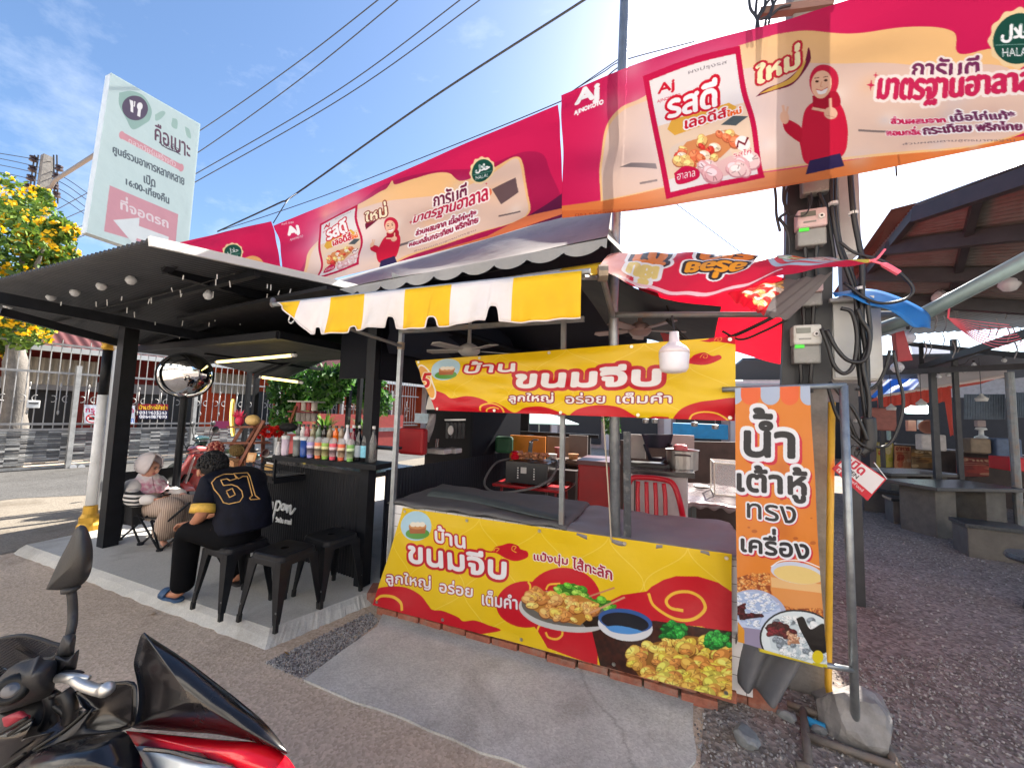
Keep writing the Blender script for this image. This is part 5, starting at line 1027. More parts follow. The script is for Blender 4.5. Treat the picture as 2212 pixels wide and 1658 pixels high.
# covered table with a clear display case on the right
p = atz(*zc(1090, 1000), .82); q = atz(*zc(1620, 1075), .82)
tag(cloth_top(p.x, q.x+.3, min(p.y, q.y)-.05, min(p.y, q.y)+1.3, .82, mat('brown_plastic_cover', (.15, .12, .125), .28, var=.2, bump=.2, bscale=8), 'table_cover', .05, 5), 'shiny brown plastic cover on the back table of the stall', 'cover')
tt = thing('market_table', 'table with dark legs under the shiny brown plastic cover', 'table', ((p.x+q.x)/2, p.y+.4, 0)); MB().box(((p.x+q.x)/2+.15, p.y+.6, .78), (abs(q.x-p.x)+.2, 1.2, .04)).build('tabletop', m_blk, tt)
for x in (p.x+.08, q.x+.2):
    for y in (p.y+.08, p.y+1.1): MB().beam((x, y, 0), (x, y, .77), .04).build('leg', mat('leg_slate', (.06, .075, .08), .5), tt)
pp = atz(*zc(1265, 862), .83); tag(MB().box(pp+V(0, 0, .004), (.16, .12, .006), .3).build('paper_sheet', mat('paper_white', (.8, .8, .76), .7)), 'small white sheet of paper on the brown table cover', 'paper')
dc = thing('display_case', 'clear plastic display case with pale edges on the covered table', 'display case', (q.x+.05, q.y+.6, .83)); b0 = V(q.x-.12, q.y+.45, .83); sz = V(.42, .4, .34)
MB().box(b0+sz/2, sz).build('clear_walls', mat('clear_plastic', (.75, .76, .77), .15, alpha=.28), dc)
mb = MB()
for a, b in (((0, 0, 0), (1, 0, 0)), ((0, 0, 1), (1, 0, 1)), ((0, 0, 0), (0, 0, 1)), ((1, 0, 0), (1, 0, 1)), ((0, 1, 1), (1, 1, 1)), ((0, 0, 1), (0, 1, 1)), ((0, 0, 0), (0, 1, 0)), ((0, 1, 0), (0, 1, 1))): mb.beam(b0+V(*[k*s_ for k, s_ in zip(a, sz)]), b0+V(*[k*s_ for k, s_ in zip(b, sz)]), .014)
mb.build('case_edges', mat('case_edge', (.6, .58, .5), .3), dc)
# things behind the kiosk's side window
blk(*zb(20, 285), *zb(300, 615), 4.05, .1, 'red_bag', mat('bag_red', C8(150, 8, 22), .6, var=.2, vscale=4), 'big dark red bag on the kiosk side window ledge', 'bag', .03)
blk(*zb(218, 122), *zb(365, 240), 7.5, .05, 'pale_notice', mat('notice_pale', (.6, .75, .85), .6, var=.15, vscale=12), 'pale blue notice board seen through the kiosk side window', 'notice', .0)
for i, (x0, y0, x1, y1, d) in enumerate(((355, 530, 550, 600, 4.3), (556, 525, 680, 590, 4.5))): blk(*zb(x0, y0), *zb(x1, y1), d, .16, 'food_box', mat('box_clear', (.45, .42, .42), .35, var=.15, vscale=30), ('larger' if i == 0 else 'smaller')+' pale plastic food box on the kiosk side window ledge', 'box', .01)
bk = thing('bag_rack', 'hanging row of dark pouches in the kiosk side window', 'rack', atd(*zb(650, 195), 4.9)); MB().beam(atd(*zb(560, 200), 4.9), atd(*zb(800, 196), 4.9), .02).build('bar', mat('bar_steel', (.4, .4, .4), .3, .8), bk)
for i in range(5):
    p = atd(*zb(600+i*44, 212), 4.9); MB().box(p-V(0, 0, .12), (.055, .03, .2)).build('pouch', mat('pouch_dark', (.03, .03, .035), .5, var=.4), bk, bevel=.01)
p = atd(*zb(628, 318), 4.8); tag(MB().ball(p, (.04, .02, .06), 12, 8).build('white_tag', mat('tag_white', (.6, .58, .58), .5)), 'white oval tag among the dark pouches in the side window', 'tag')
t = [atd(*zb(380, 130), 4.4), atd(*zb(460, 130), 4.4), atd(*zb(385, 455), 4.3), atd(*zb(300, 420), 4.3)]
tag(MB().grid(lambda u, v: quadp(t, u, v)+V(0, .02*math.sin(u*6+v*5), 0), 8, 14).build('snack_strip', mat('strip_grey', (.3, .28, .29), .5, var=.35, vscale=9), smooth=True, thick=.01), 'grey strip of snack packets hanging in the side window', 'packets')
for i, x in enumerate((290, 335)): p = atd(*zb(x, 590), 4.25); tag(MB().lathe([(.022, 0), (.024, .06), (.01, .09), (.01, .12), (.0, .122)], p, 10).build('sauce_bottle', mat('bottle_glassy', (.3, .26, .26), .1, alpha=.7)), ('left' if i == 0 else 'right')+' of two small glass bottles on the kiosk side window ledge', 'bottle')
tag(blk(*zb(430, 820), *zb(700, 600), 0, 0, 'x', None, None, None) if False else MB().tube([atd(*zb(470, 515), 4.4), atd(*zb(478, 415), 4.4)], .018, 10).build('steel_tumbler', mat('tumbler_steel', (.5, .5, .5), .2, 1)), 'tall steel tumbler behind the plastic food boxes', 'tumbler')
# small grey card clipped beside the upper banner
q = [aty(962, 0+855, 2.7), aty(941, 855, 2.7), aty(919, 884, 2.7), aty(946, 884, 2.7)]
cc = [aty(926, 855, 2.63), aty(940, 856, 2.63), aty(948, 884, 2.63), aty(919, 884, 2.63)]; tag(MB().prism(cc, (0, .01, 0)).build('menu_card', mat('card_grey', (.42, .4, .37), .7, var=.1)), 'small grey card hanging at the left end of the upper yellow banner', 'card')
# brick lying at the platform edge
tag(MB().box(atz(800, 1283, .05)+V(.02, .04, .0), (.1, .2, .09), .5).build('brick', mat('red_brick', (0, 0, 0)), bevel=.005), 'loose red brick at the left foot of the stall counter', 'brick')
# ---------------------------------------------------------------- utility pole with its meters and cables
Z4 = (1604.8, 334.3, .3025); ZT = (1838.9, 702.1, .18148)
def z4(x, y): return (Z4[0]+x*Z4[2], Z4[1]+y*Z4[2])
def zp(x, y): return (ZP[0]+x*ZP[2], ZP[1]+y*ZP[2])
def zt_(x, y): return (ZT[0]+x*ZT[2], ZT[1]+y*ZT[2])
m_pole = mat('pole_concrete', (.22, .205, .19), .9, var=.3, vscale=7, bump=.4, bscale=30, dirt=(.1, .09, .085), dscale=4)
m_cab = mat('black_cable', (.014, .014, .016), .45); m_brd = mat('black_board', (.02, .021, .024), .5, var=.3)
up_ = thing('utility_pole', 'square concrete utility pole loaded with black boards behind the orange banner', 'utility pole', atz(1744, 1516))
pb, ptp = atz(1744, 1500, 0)+V(0, .1, 0), aty(1742, -60, 3.0); MB().beam(pb, ptp, .2, .2, up=(0, 1, 0)).build('shaft', m_pole, up_, bevel=.015)
bq = [aty(1703, 366, 2.84), aty(1802, 366, 2.84), aty(1796, 832, 2.84), aty(1688, 832, 2.84)]; MB().prism(bq, (0, .04, 0)).build('meter_board', m_brd, up_)
m_mw = mat('meter_white', (.5, .5, .47), .4, var=.06, dirt=(.36, .34, .3), dscale=12); m_mc = mat('meter_cover', (.2, .2, .19), .25, var=.2); m_mp = mat('meter_pinkish', (.5, .36, .36), .4, var=.1)
def meter(x0, y0, x1, y1, lb, face, lower=.52):
    p, q = aty(x0, y0, 2.80), aty(x1, y1, 2.80); c = (p+q)/2; w, h = abs(q.x-p.x), abs(p.z-q.z); hz = max(p.z, q.z)
    t = thing('electricity_meter', lb, 'meter', V(c.x, 2.8, hz-h), 'electricity meters on the pole'); u = h*lower
    MB().box((c.x, 2.79, hz-u/2), (w, .09, u)).build('upper_case', face, t, bevel=.012); MB().box((c.x, 2.795, hz-u-(h-u)/2), (w*.97, .07, h-u)).build('terminal_cover', m_mc, t, bevel=.01)
    MB().box((c.x-w*.15, 2.743, hz-u*.3), (w*.5, .006, u*.26)).build('display', mat('meter_lcd', (.13, .14, .12), .2), t); MB().lathe([(.0, .0), (w*.12, .0), (w*.1, .012), (0, .012)], (c.x+w*.28, 2.745, hz-u*.5), 14, axis=(0, -1, 0)).build('dial', mat('meter_dial', (.62, .6, .58), .4), t)
    MB().lathe([(.0, .0), (w*.05, .0), (0, .004)], (c.x+w*.28, 2.733, hz-u*.5), 10, axis=(0, -1, 0)).build('dial_eye', mat('cable_black', (0, 0, 0)), t)
    MB().box((c.x-w*.28, 2.757, hz-u-h*.04), (w*.34, .006, h*.09)).build('green_tag', mat('tag_green', C8(70, 220, 60), .5), t); MB().box((c.x-w*.1, 2.743, hz-u*.72), (w*.42, .005, u*.07)).build('nameplate', m_mc, t)
    for k in (-.2, .2): MB().tube([(c.x+w*k, 2.79, hz-h), (c.x+w*k*.8, 2.8, hz-h-.09), (c.x+w*k*1.1, 2.82, hz-h-.17)], .011, 6).build('lead', m_cab, t)
meter(1727, 360, 1791, 417, 'topmost electricity meter, tucked under the pink banner', m_mp, .3); meter(1717, 463, 1783, 531, 'pinkish electricity meter in the bright gap below the pink banner', m_mp); meter(1716, 608, 1774, 662, 'electricity meter half hidden by the grey banner flap', m_mp); meter(1708, 706, 1771, 786, 'whitest electricity meter, lowest on the pole beside the white cabinet', m_mw)
def cab(x0, y0, x1, y1, Y, depth, lb, m):
    p, q = aty(x0, y0, Y), aty(x1, y1, Y); t = thing('junction_cabinet', lb, 'cabinet', ((p.x+q.x)/2, Y+depth/2, min(p.z, q.z)))
    MB().box(((p.x+q.x)/2, Y+depth/2, (p.z+q.z)/2), (abs(q.x-p.x), depth, abs(p.z-q.z))).build('case', m, t, bevel=.008); MB().box(((p.x+q.x)/2, Y-.006, (p.z+q.z)/2), (abs(q.x-p.x)*.92, .014, abs(p.z-q.z)*.95)).build('door', m, t, bevel=.004)
    MB().box(((p.x+q.x)/2, Y+depth/2-.02, max(p.z, q.z)+.012), (abs(q.x-p.x)+.03, depth+.05, .02)).build('rain_lid', m, t); return p, q
m_cw = mat('cabinet_white', (.52, .53, .52), .45, var=.08, dirt=(.4, .38, .33), dscale=3)
cab(1794, 656, 1880, 820, 2.86, .25, 'white steel junction cabinet under the blue tarp on the pole', m_cw); cab(1858, 664, 1909, 822, 3.08, .2, 'second white steel cabinet set back right of the first one on the pole', m_cw); cab(1806, 376, 1862, 545, 3.0, .18, 'tall grey white cabinet high on the pole above the red banner', mat('cabinet_grey', (.36, .36, .35), .5, var=.1))
def cable(zf, pts, Y, r, mb): mb.tube(bez([aty(*zf(*p), Y+(p[2] if len(p) > 2 else 0)) if len(p) == 2 else aty(*zf(p[0], p[1]), Y+p[2]) for p in pts], 7), r, 7)
paths = [(z4, [(640, 60), (635, 360), (680, 640), (740, 820), (800, 1000), (825, 1200), (815, 1400), (840, 1650)], 2.76, .011), (z4, [(662, 60), (660, 360), (700, 640), (770, 820), (820, 1000), (838, 1200)], 2.77, .009),
 (z4, [(760, 60), (790, 420), (830, 640), (850, 760), (850, 1000), (850, 1200), (880, 1400), (890, 1650)], 2.74, .014), (z4, [(690, 620), (800, 700), (1000, 760), (1150, 870), (1215, 960), (1160, 1030), (1000, 1060), (870, 1020), (720, 910)], 2.72, .008),
 (z4, [(600, 1250), (660, 1370), (740, 1460), (830, 1480), (890, 1430), (905, 1280), (850, 1180), (820, 1100)], 2.7, .011), (z4, [(560, 1240), (610, 1370), (650, 1500), (720, 1560), (790, 1500), (815, 1300), (780, 1130), (700, 1095)], 2.71, .011),
 (z4, [(215, 120), (235, 300), (240, 430), (265, 545)], 2.78, .008), (z4, [(300, 120), (290, 320), (320, 400), (265, 450), (300, 510), (330, 600), (330, 760)], 2.8, .009), (z4, [(380, 120), (310, 260), (300, 360), (330, 430)], 2.8, .008), (z4, [(540, 260), (600, 420), (640, 640), (660, 800)], 2.78, .01), (z4, [(340, 440), (440, 430), (490, 340), (488, 270)], 2.72, .004),
 (zp, [(960, 100), (980, 450), (1000, 700), (1030, 950), (1045, 1130)], 2.74, .01), (zp, [(1040, 150), (1060, 400), (1010, 560), (1050, 800), (1045, 1120)], 2.72, .011), (zp, [(1010, 150), (985, 420), (1020, 700), (1040, 1000)], 2.76, .009), (zp, [(790, 690), (880, 800), (950, 880), (1010, 1000), (1040, 1080)], 2.7, .009), (zp, [(770, 700), (830, 900), (900, 1010), (990, 1100), (1030, 1120)], 2.72, .009), (zp, [(900, 900), (960, 1050), (1010, 1110), (1050, 1130)], 2.75, .009),
 (zp, [(1060, 1110), (1130, 1128), (1200, 1090), (1260, 950), (1280, 800), (1240, 620), (1215, 480)], 2.8, .008), (zp, [(960, 740), (1040, 745), (1110, 700), (1160, 600), (1190, 480)], 2.84, .008), (zp, [(925, 1180), (940, 1120), (1000, 1140), (970, 1190), (960, 1160), (1010, 1150)], 2.6, .004)]
for i, (zf, pts, Y, r) in enumerate(paths): mb = MB(); cable(zf, pts, Y, r, mb); mb.build('cable', m_cab, up_, smooth=True)
mb = MB(); cable(zp, [(1040, 920), (1048, 1010), (1046, 1090), (1030, 1140), (990, 1165)], 2.74, [.02]+[.036]*20+[.03]*8, mb); mb.build('taped_bundle', m_cab, up_, smooth=True)
for x, y in ((1800, 440), (1843, 461), (1858, 623), (1855, 908)): MB().lathe([(.024, -.008), (.024, .008)], aty(x, y, 2.75), 10).build('white_tie', mat('tie_white', (.6, .6, .6), .5), up_)
zz2 = lambda x, y: (1170.2+.30243*x, .30243*y)
for pts in ([(1480, -40), (1490, 60), (1530, 120), (1545, 170), (1560, 300)], [(1540, -40), (1530, 120), (1580, 60), (1640, -20)], [(1600, -40), (1590, 60), (1540, 150), (1530, 300)], [(1640, -30), (1650, 60), (1600, 160), (1590, 400)], [(1690, -30), (1640, 70), (1620, 200), (1600, 420)], [(1780, 40), (1700, 60), (1640, 110), (1560, 140)]):
    mb = MB(); cable(zz2, pts, 2.85, .009, mb); mb.build('cable', m_cab, up_, smooth=True)
MB().beam(aty(1640, 30, 2.9), aty(1800, 8, 2.9), .05, .05).build('crossarm', mat('crossarm_rust', (.22, .12, .09), .7), up_)
# blue tarp, dark bag, yellow conduit
bt = [z4(650, 985), z4(950, 968), z4(1270, 1100), z4(1335, 1225), z4(1160, 1230), z4(870, 1050), z4(660, 1010)]
d0 = [aty(*z4(640, 985), 2.72), aty(*z4(955, 965), 2.95), aty(*z4(1300, 1110), 3.1), aty(*z4(1340, 1240), 3.1)]; d1 = [aty(*z4(660, 1015), 2.66), aty(*z4(880, 1045), 2.7), aty(*z4(1150, 1180), 2.85), aty(*z4(1310, 1250), 2.95)]
A_, B_ = bez(d0, 8), bez(d1, 8); tag(MB().grid(lambda u, v: A_[round(u*24)].lerp(B_[round(u*24)], v)+V(0, 0, .015*math.sin(u*14)*v), 24, 5).build('blue_tarp', mat('tarp_blue', C8(30, 116, 190), .5, var=.15, trans=.25), smooth=True, thick=.003), 'small blue tarp sheltering the white cabinet on the pole', 'tarp')
q = [aty(*z4(1090, 1270), 3.0), aty(*z4(1150, 1255), 3.0), aty(*z4(1215, 1465), 3.0), aty(*z4(1110, 1475), 3.0)]; tag(MB().prism(q, (0, .05, 0)).build('red_bag', mat('bag_maroon', C8(130, 26, 34), .6, var=.2)), 'maroon bag hanging right of the white cabinet', 'bag')
tag(MB().tube([aty(1797, 868, 2.78), aty(1792, 1200, 2.86), aty(1789, 1480, 2.9), aty(1796, 1520, 2.9)], .017, 12).build('yellow_conduit', mat('conduit_yellow', C8(222, 170, 50), .45, var=.1), smooth=True), 'yellow conduit pipe running up beside the concrete pole', 'pipe')
# frame holding the orange banner
ff = thing('banner_stand', 'galvanised pipe stand holding the tall orange banner', 'stand', atz(1850, 1612)); f_t = aty(1822, 832, 2.5); f_b = atz(1850, 1612, 0); mb = MB()
MB().tube([f_b, f_t], .019, 12).build('upright', m_galv, ff, smooth=True); MB().tube([f_t+V(.01, 0, 0), aty(1560, 841, 2.47)], .015, 10).build('top_bar', m_galv, ff, smooth=True); MB().tube([aty(1842, 1446, 2.6), aty(1776, 1434, 2.52)], .014, 10).build('lower_bar', m_galv, ff, smooth=True); MB().tube([aty(1776, 1434, 2.51), aty(1640, 1400, 2.5)], .014, 10).build('lower_bar', mat('bar_yellow', C8(206, 190, 40), .5), ff)
m_rust = mat('rusty_tube', (.17, .145, .125), .75, .3, var=.35, vscale=14, dirt=(.22, .11, .06), dscale=7)
for a, b in (((1735, 1532), (1748, 1668)), ((1742, 1588), (1938, 1656)), ((1906, 1590), (1936, 1652)), ((1700, 1518), (1800, 1552)), ((1720, 1650), (1760, 1662))): MB().tube([atz(*a, .03), atz(*b, .03)], .019, 8).build('base_bar', m_rust, ff, smooth=True)
# rocks
def rock(c, r, lb, m, seed, sq=(1, .8, .62)):
    bm = bmesh.new(); bmesh.ops.create_icosphere(bm, subdivisions=3, radius=1); g = np.random.default_rng(seed); pl = [(Vector(tuple(g.normal(size=3))).normalized(), g.uniform(.62, .9)) for _ in range(12)]
    for v in bm.verts:
        p = v.co.copy()
        for n, d in pl:
            k = p.dot(n)
            if k > d: p -= n*(k-d)
        p *= 1+.05*math.sin(p.x*7+seed)*math.sin(p.y*9)
        v.co = Vector((p.x*r*sq[0], p.y*r*sq[1], p.z*r*sq[2]))
    me = bpy.data.meshes.new('rock'); bm.to_mesh(me); bm.free(); me.materials.append(m); o = bpy.data.objects.new('rock', me); COL.objects.link(o); o.location = Vector(c)+V(0, 0, r*sq[2]*.45); o.rotation_euler = (.2, .1, seed); return tag(o, lb, 'rock')
m_rk = mat('rock_grey', (.25, .235, .225), .9, var=.35, vscale=9, bump=.7, bscale=14); m_rk2 = mat('rock_blue', (.21, .22, .225), .9, var=.25, vscale=12, bump=.5, bscale=20)
rock(atz(1845, 1590), .19, 'large grey rock weighing down the stand at the foot of the thin pipe', m_rk, 3, (.85, .9, .95)); rock(atz(1890, 1560)+V(.02, .08, 0), .12, 'flatter brown grey rock behind the large rock by the stand', m_rk, 5); rock(atz(1808, 1540)+V(0, .1, 0), .09, 'small brown rock tucked behind the large rock by the yellow conduit', m_rk, 6)
rock(atz(1609, 1602), .085, 'blue grey rock on the gravel in front of the orange banner', m_rk2, 8); rock(atz(1700, 1552), .05, 'small bluish stone beside the rusty stand base', m_rk2, 9); rock(atz(1770, 1580), .04, 'little grey stone inside the rusty stand base', m_rk2, 10)
p = atz(1757, 1562, .02); tag(MB().tube([p+V(-.05, .02, 0), p+V(.05, -.012, .0)], .022, 10).build('blue_tin', mat('tin_blue', C8(30, 130, 180), .5)), 'crushed blue packet lying inside the rusty stand base', 'litter')
g = [aty(1594, 1380, 2.62), aty(1720, 1418, 2.62), aty(1690, 1490, 2.5), aty(1590, 1478, 2.6)]
tag(MB().grid(lambda u, v: quadp([aty(1590, 1370, 2.6), aty(1728, 1405, 2.6), aty(1690, 1530, 2.58), aty(1595, 1475, 2.62)], u, v)+V(0, .05*math.sin(u*11+v*3), 0), 24, 12).build('grey_cover_cloth', mat('cover_grey', (.12, .12, .13), .8, var=.2, bump=.2, bscale=6), smooth=True, thick=.004), 'drooping grey cover cloth below the orange banner', 'cloth')
for i, (x, y) in enumerate(((1612, 1500), (1650, 1512))): tag(MB().box(atz(x, y+14, .05)+V(0, .1, 0), (.15, .1, .12), .1).build('hollow_brick', mat('red_brick', (0, 0, 0)), bevel=.006), ('left' if i == 0 else 'right')+' red brick under the drooping grey cloth below the orange banner', 'brick')
# ---- tilted open sign
OQ = [aty(1798, 1012, 2.75), aty(1836, 980, 2.75), aty(1915, 1034, 2.75), aty(1874, 1081, 2.75)]
def art_open():
    s = Sheet([proj(OQ[i]) for i in (0, 1, 2, 3)], 150, 230, (240, 236, 236)); s = Sheet([proj(OQ[1]), proj(OQ[2]), proj(OQ[3]), proj(OQ[0])], 240, 150, (240, 234, 236)); h = s.h; s.h = np.eye(3); s.view(0, 0, 1)
    s.poly([(0, 0), (240, 0), (240, 7), (0, 7)], (214, 20, 50)); s.poly([(0, 0), (7, 0), (7, 150), (0, 150)], (214, 20, 50)); s.poly([(233, 0), (240, 0), (240, 150), (233, 150)], (214, 20, 50)); s.poly([(0, 108), (240, 108), (240, 150), (0, 150)], (214, 20, 50))
    s.text('เปิด', (28, 12, 66), (128, 12, 66), (206, 20, 60), [], .05); s.text('OPEN', (34, 76, 100), (124, 76, 100), (40, 40, 50), [], .05); s.text('ShopeeFood', (52, 116, 140), (190, 116, 140), WHT, [], .02); s.poly([(20, 118), (42, 118), (42, 140), (20, 140)], (250, 240, 240)); s.line([(31, 122), (31, 138)], 4, (214, 20, 50)); s.line([(26, 122), (26, 138)], 3, (214, 20, 50)); return s
op = thing('open_sign', 'tilted red and white open sign hanging behind the thin galvanised pipe', 'sign', OQ[0].lerp(OQ[2], .5))
art_open().mesh('printed_face', drape([OQ[1], OQ[2], OQ[3], OQ[0]], 0), print_mat('sign_plastic', .35), op); MB().prism([p+V(0, .003, 0) for p in OQ], (0, .006, 0)).build('backing', mat('sign_red', C8(190, 20, 44), .4), op); MB().tube(bez([OQ[1]+V(0, -.01, 0), aty(*zp(925, 1130), 2.7), aty(*zp(960, 1115), 2.7)], 4), .003, 5).tube([OQ[2], aty(*zp(1085, 1230), 2.74)], .003, 5).build('hanger_wire', mat('hook_steel', (.5, .5, .5)), op)
# ---------------------------------------------------------------- market shed on the right
shd = thing('market_shed', 'old corrugated market shed roof on dark steel beams at right', 'shed', (4, 6, 0)); m_sh = mat('shed_sheet', (.15, .145, .14), .55, .3, var=.35, vscale=2, dirt=(.12, .085, .07), dscale=3); m_shb = mat('shed_steel', (.045, .046, .05), .5, .3, var=.3)
sA, sB, sC, sD = aty(1978, 442, 4.2), aty(2560, 225, 2.9), aty(2700, 700, 5.2), aty(1812, 640, 5.8)
mb = MB(); mb.grid(lambda u, v: quadp([sA, sB, sC, sD], u, v)+V(0, 0, .018*math.sin(v*42*2*PI)), 14, 42*6); mb.build('roof', m_sh, shd, smooth=True)
for t in (.0, .3, .6, .9): MB().beam(sA.lerp(sD, t)-V(0, 0, .09), sB.lerp(sC, t)-V(0, 0, .09), .08, .12).build('beam', m_shb, shd)
for t in (.02, .35, .7): MB().beam(sA.lerp(sB, t)-V(0, 0, .05), sD.lerp(sC, t)-V(0, 0, .05), .05, .08).build('rafter', m_shb, shd)
fq = [aty(1925, 452, 4.35), aty(1979, 438, 4.35), aty(1852, 642, 5.7), aty(1800, 632, 5.7)]; MB().prism(fq, (.03, .08, 0)).build('rusty_fascia', mat('fascia_rust', (.11, .045, .035), .8, var=.35, vscale=5), shd)
mb = MB(); P_ = pr; MB().tube([P_+V(-.35, .35, -.12), P_, atd(2240, 548, 2.05)], .042, 16).build('rain_pipe', mat('pipe_teal', (.16, .22, .22), .4, .3, var=.2), shd, smooth=True)
for a, b, d0_, d1_, w in (((420, 562), (2300, 480), 7.2, 5.6, .09), ((830, 505), (2300, 30), 7.0, 4.6, .1), ((680, 222), (2300, 390), 7.4, 5.6, .08), ((830, 222), (842, 505), 7.2, 7.0, .09)): MB().beam(atd(*zt_(*a), d0_), atd(*zt_(*b), d1_), w*.7, w).build('truss_bar', m_shb, shd)
p = atd(*zt_(962, 545), 6.8); MB().beam(V(p.x, p.y, 0), p, .08).build('column', m_shb, shd); p = atd(*zt_(1880, 560), 6.0); MB().tube([V(p.x, p.y, 0), p], .05, 10).build('column', m_oldpipe, shd); p = aty(1838, 900, 4.6); MB().beam(V(p.x, p.y, 0), V(p.x, p.y, 3.6), .09).build('column', m_shb, shd)
for x in (9.5, 12): MB().beam((x, 4, 0), (x, 4, 4.2), .1).build('column', m_shb, shd)
# a second, higher sheet roof further right, added and extended to shade the yard
MB().grid(lambda u, v: V(2.15+9.5*u, 5.6+5.6*v, 3.34+.3*u+.25*v)+V(0, 0, .02*math.sin(u*60*2*PI)), 360, 4).build('shade_roof', m_sh, shd, smooth=True)
bl = [(*z4(1528, 690), 4.4), (*z4(1408, 985), 4.0), (*z4(1900, 882), 3.4), (*z4(1180, 1278), 4.6), (*z4(1100, 1490), 5.0)]
bulbs('string_lights', [atd(*b) for b in sorted(bl)], [atd(*b)+V(0, 0, .1) for b in bl], 'string of big pale globe bulbs under the market shed roof', .07, .1)
wl_ = [(*zt_(x, y), 6.6) for x, y in ((1040, 560), (1155, 540), (1350, 500), (1455, 420), (1815, 370), (1970, 310))]
bulbs('string_lights', bez([atd(*zt_(700, 620), 6.8)]+[atd(*b)+V(0, 0, .06) for b in wl_], 6), [atd(*b) for b in wl_], 'thin string of small dark bulbs in front of the white market tent', .035, .05)
mb = MB(); g = np.random.default_rng(12)
for i in range(26): p = atd(g.uniform(1990, 2260), g.uniform(650, 740), g.uniform(4, 6)); mb.tube(bez([p, p+V(.02, 0, -.1), p+V(-.01, 0, -.2)], 4), .006, 5)
o = mb.build('dangling_wire', mat('wire_grey', (.2, .19, .18), .6)); tag(o, 'dangling grey wire ends under the market shed roof', 'wires', kind='stuff')
mb = MB()
for i in range(9): mb.tube(sag(atd(*z4(1465, 1165), 3.9), atd(*z4(1900+i*14, 1215+i*16), 4.6), .02*i), .005, 4)
mb.tube([atd(*z4(1465, 1165), 3.9), atd(*z4(1472, 1095), 3.9)], .008, 5); tag(mb.build('plastic_twine', mat('pink_string', (0, 0, 0))), 'bunch of pink plastic twine tied under the shed roof', 'twine')
# tents and stalls beyond the yard
def cloth(q, lb, cat, name, m, wob=.05, thick=.0, n=16, fr=9):
    return tag(MB().grid(lambda u, v: quadp(q, u, v)+V(0, 0, wob*math.sin(u*fr)*math.sin(v*5+.4)-wob*2*4*u*(1-u)*.2), n, n).build(name, m, smooth=True), lb, cat)
D = lambda x, y, d: atd(*zt_(x, y), d)
cloth([D(700, 230, 11), D(1800, 330, 10), D(1860, 580, 8.4), D(830, 790, 9.5)], 'white market tent roof glowing beyond the yard', 'tent', 'white_tent', mat('tent_white', (.66, .64, .68), .8, var=.06, trans=.4), .04)
cloth([D(480, 600, 12), D(930, 555, 11.5), D(700, 790, 11), D(230, 850, 11.5)], 'crumpled bright blue tarp over a market stall left of the white tent', 'tarp', 'blue_tarp', mat('tarp_bright_blue', C8(40, 120, 220), .5, var=.3, vscale=2, trans=.4), .08)
cloth([D(1840, 300, 9.5), D(2400, 330, 9), D(2400, 520, 8), D(1880, 500, 8.5)], 'pale green tarp at the right of the white market tent', 'tarp', 'green_tarp', mat('tarp_pale_green', (.4, .52, .46), .7, var=.2, trans=.4))
MB_ = MB(); q0, q1 = D(310, 852, 9.6), D(1850, 598, 7.8); ra = thing('red_awning', 'long faded red stall awning with a ragged valance across the yard', 'awning', q0.lerp(q1, .5))
MB().tube([q0, q1], .035, 8).build('front_pipe', mat('pipe_pale', (.7, .62, .6), .4), ra); m_ra = mat('awning_faded_red', C8(206, 84, 72), .75, var=.2, trans=.35)
MB().grid(lambda u, v: q0.lerp(q1, u)+V(.1*v, .9*v, -.1*v), 16, 6).build('awning_top', m_ra, ra, smooth=True)
g = np.random.default_rng(2); rag = g.uniform(.1, .3, 41)
MB().grid(lambda u, v: q0.lerp(q1, u*.62)-V(0, .04*math.sin(u*60), v*(.28+.35*rag[int(u*40)]*(u > .35)+(.75 if u > .93 else 0))), 40, 6).build('ragged_valance', m_ra, ra, smooth=True)
def panel(pts, d, th, name, m, lb, cat, grp=None): return tag(MB().prism([D(x, y, d) for x, y in pts], (0, th, 0)).build(name, m), lb, cat, grp)
def cpanel(x0, y0, x1, y1, d, name, m, lb): 
    a, b, c = D(x0, y0, d), D(x1, y0, d), D(x0, y1, d); o = MB(); corr(o, a, b-a, c-a, 16, .02, V(0, 1, 0)); return tag(o.build(name, m, smooth=True), lb, 'sheet')
m_bc = mat('blue_grey_sheet', (.10, .14, .19), .5, .2, var=.25); cpanel(1340, 820, 1830, 1120, 9.5, 'corrugated_sheet', m_bc, 'blue grey corrugated sheet hung behind the ragged red valance'); cpanel(1920, 800, 2300, 1100, 9.0, 'corrugated_sheet', m_bc, 'blue grey corrugated sheet at the far right edge of the market')
m_dk = mat('stall_dark', (.02, .02, .024), .7, var=.4); m_dk2 = mat('stall_brown', (.06, .045, .04), .7, var=.4)
w_ = thing('market_back_wall', 'dark back wall of the far market stalls', 'wall', D(1200, 1400, 12)); a, b = atd(1835, 905, 13.5), atd(2400, 905, 11.5); MB().prism([V(a.x, a.y, 0), V(b.x, b.y, 0), V(b.x, b.y, 2.6), V(a.x, a.y, 2.6)], (0, .1, 0)).build('boarding', m_dk, w_)
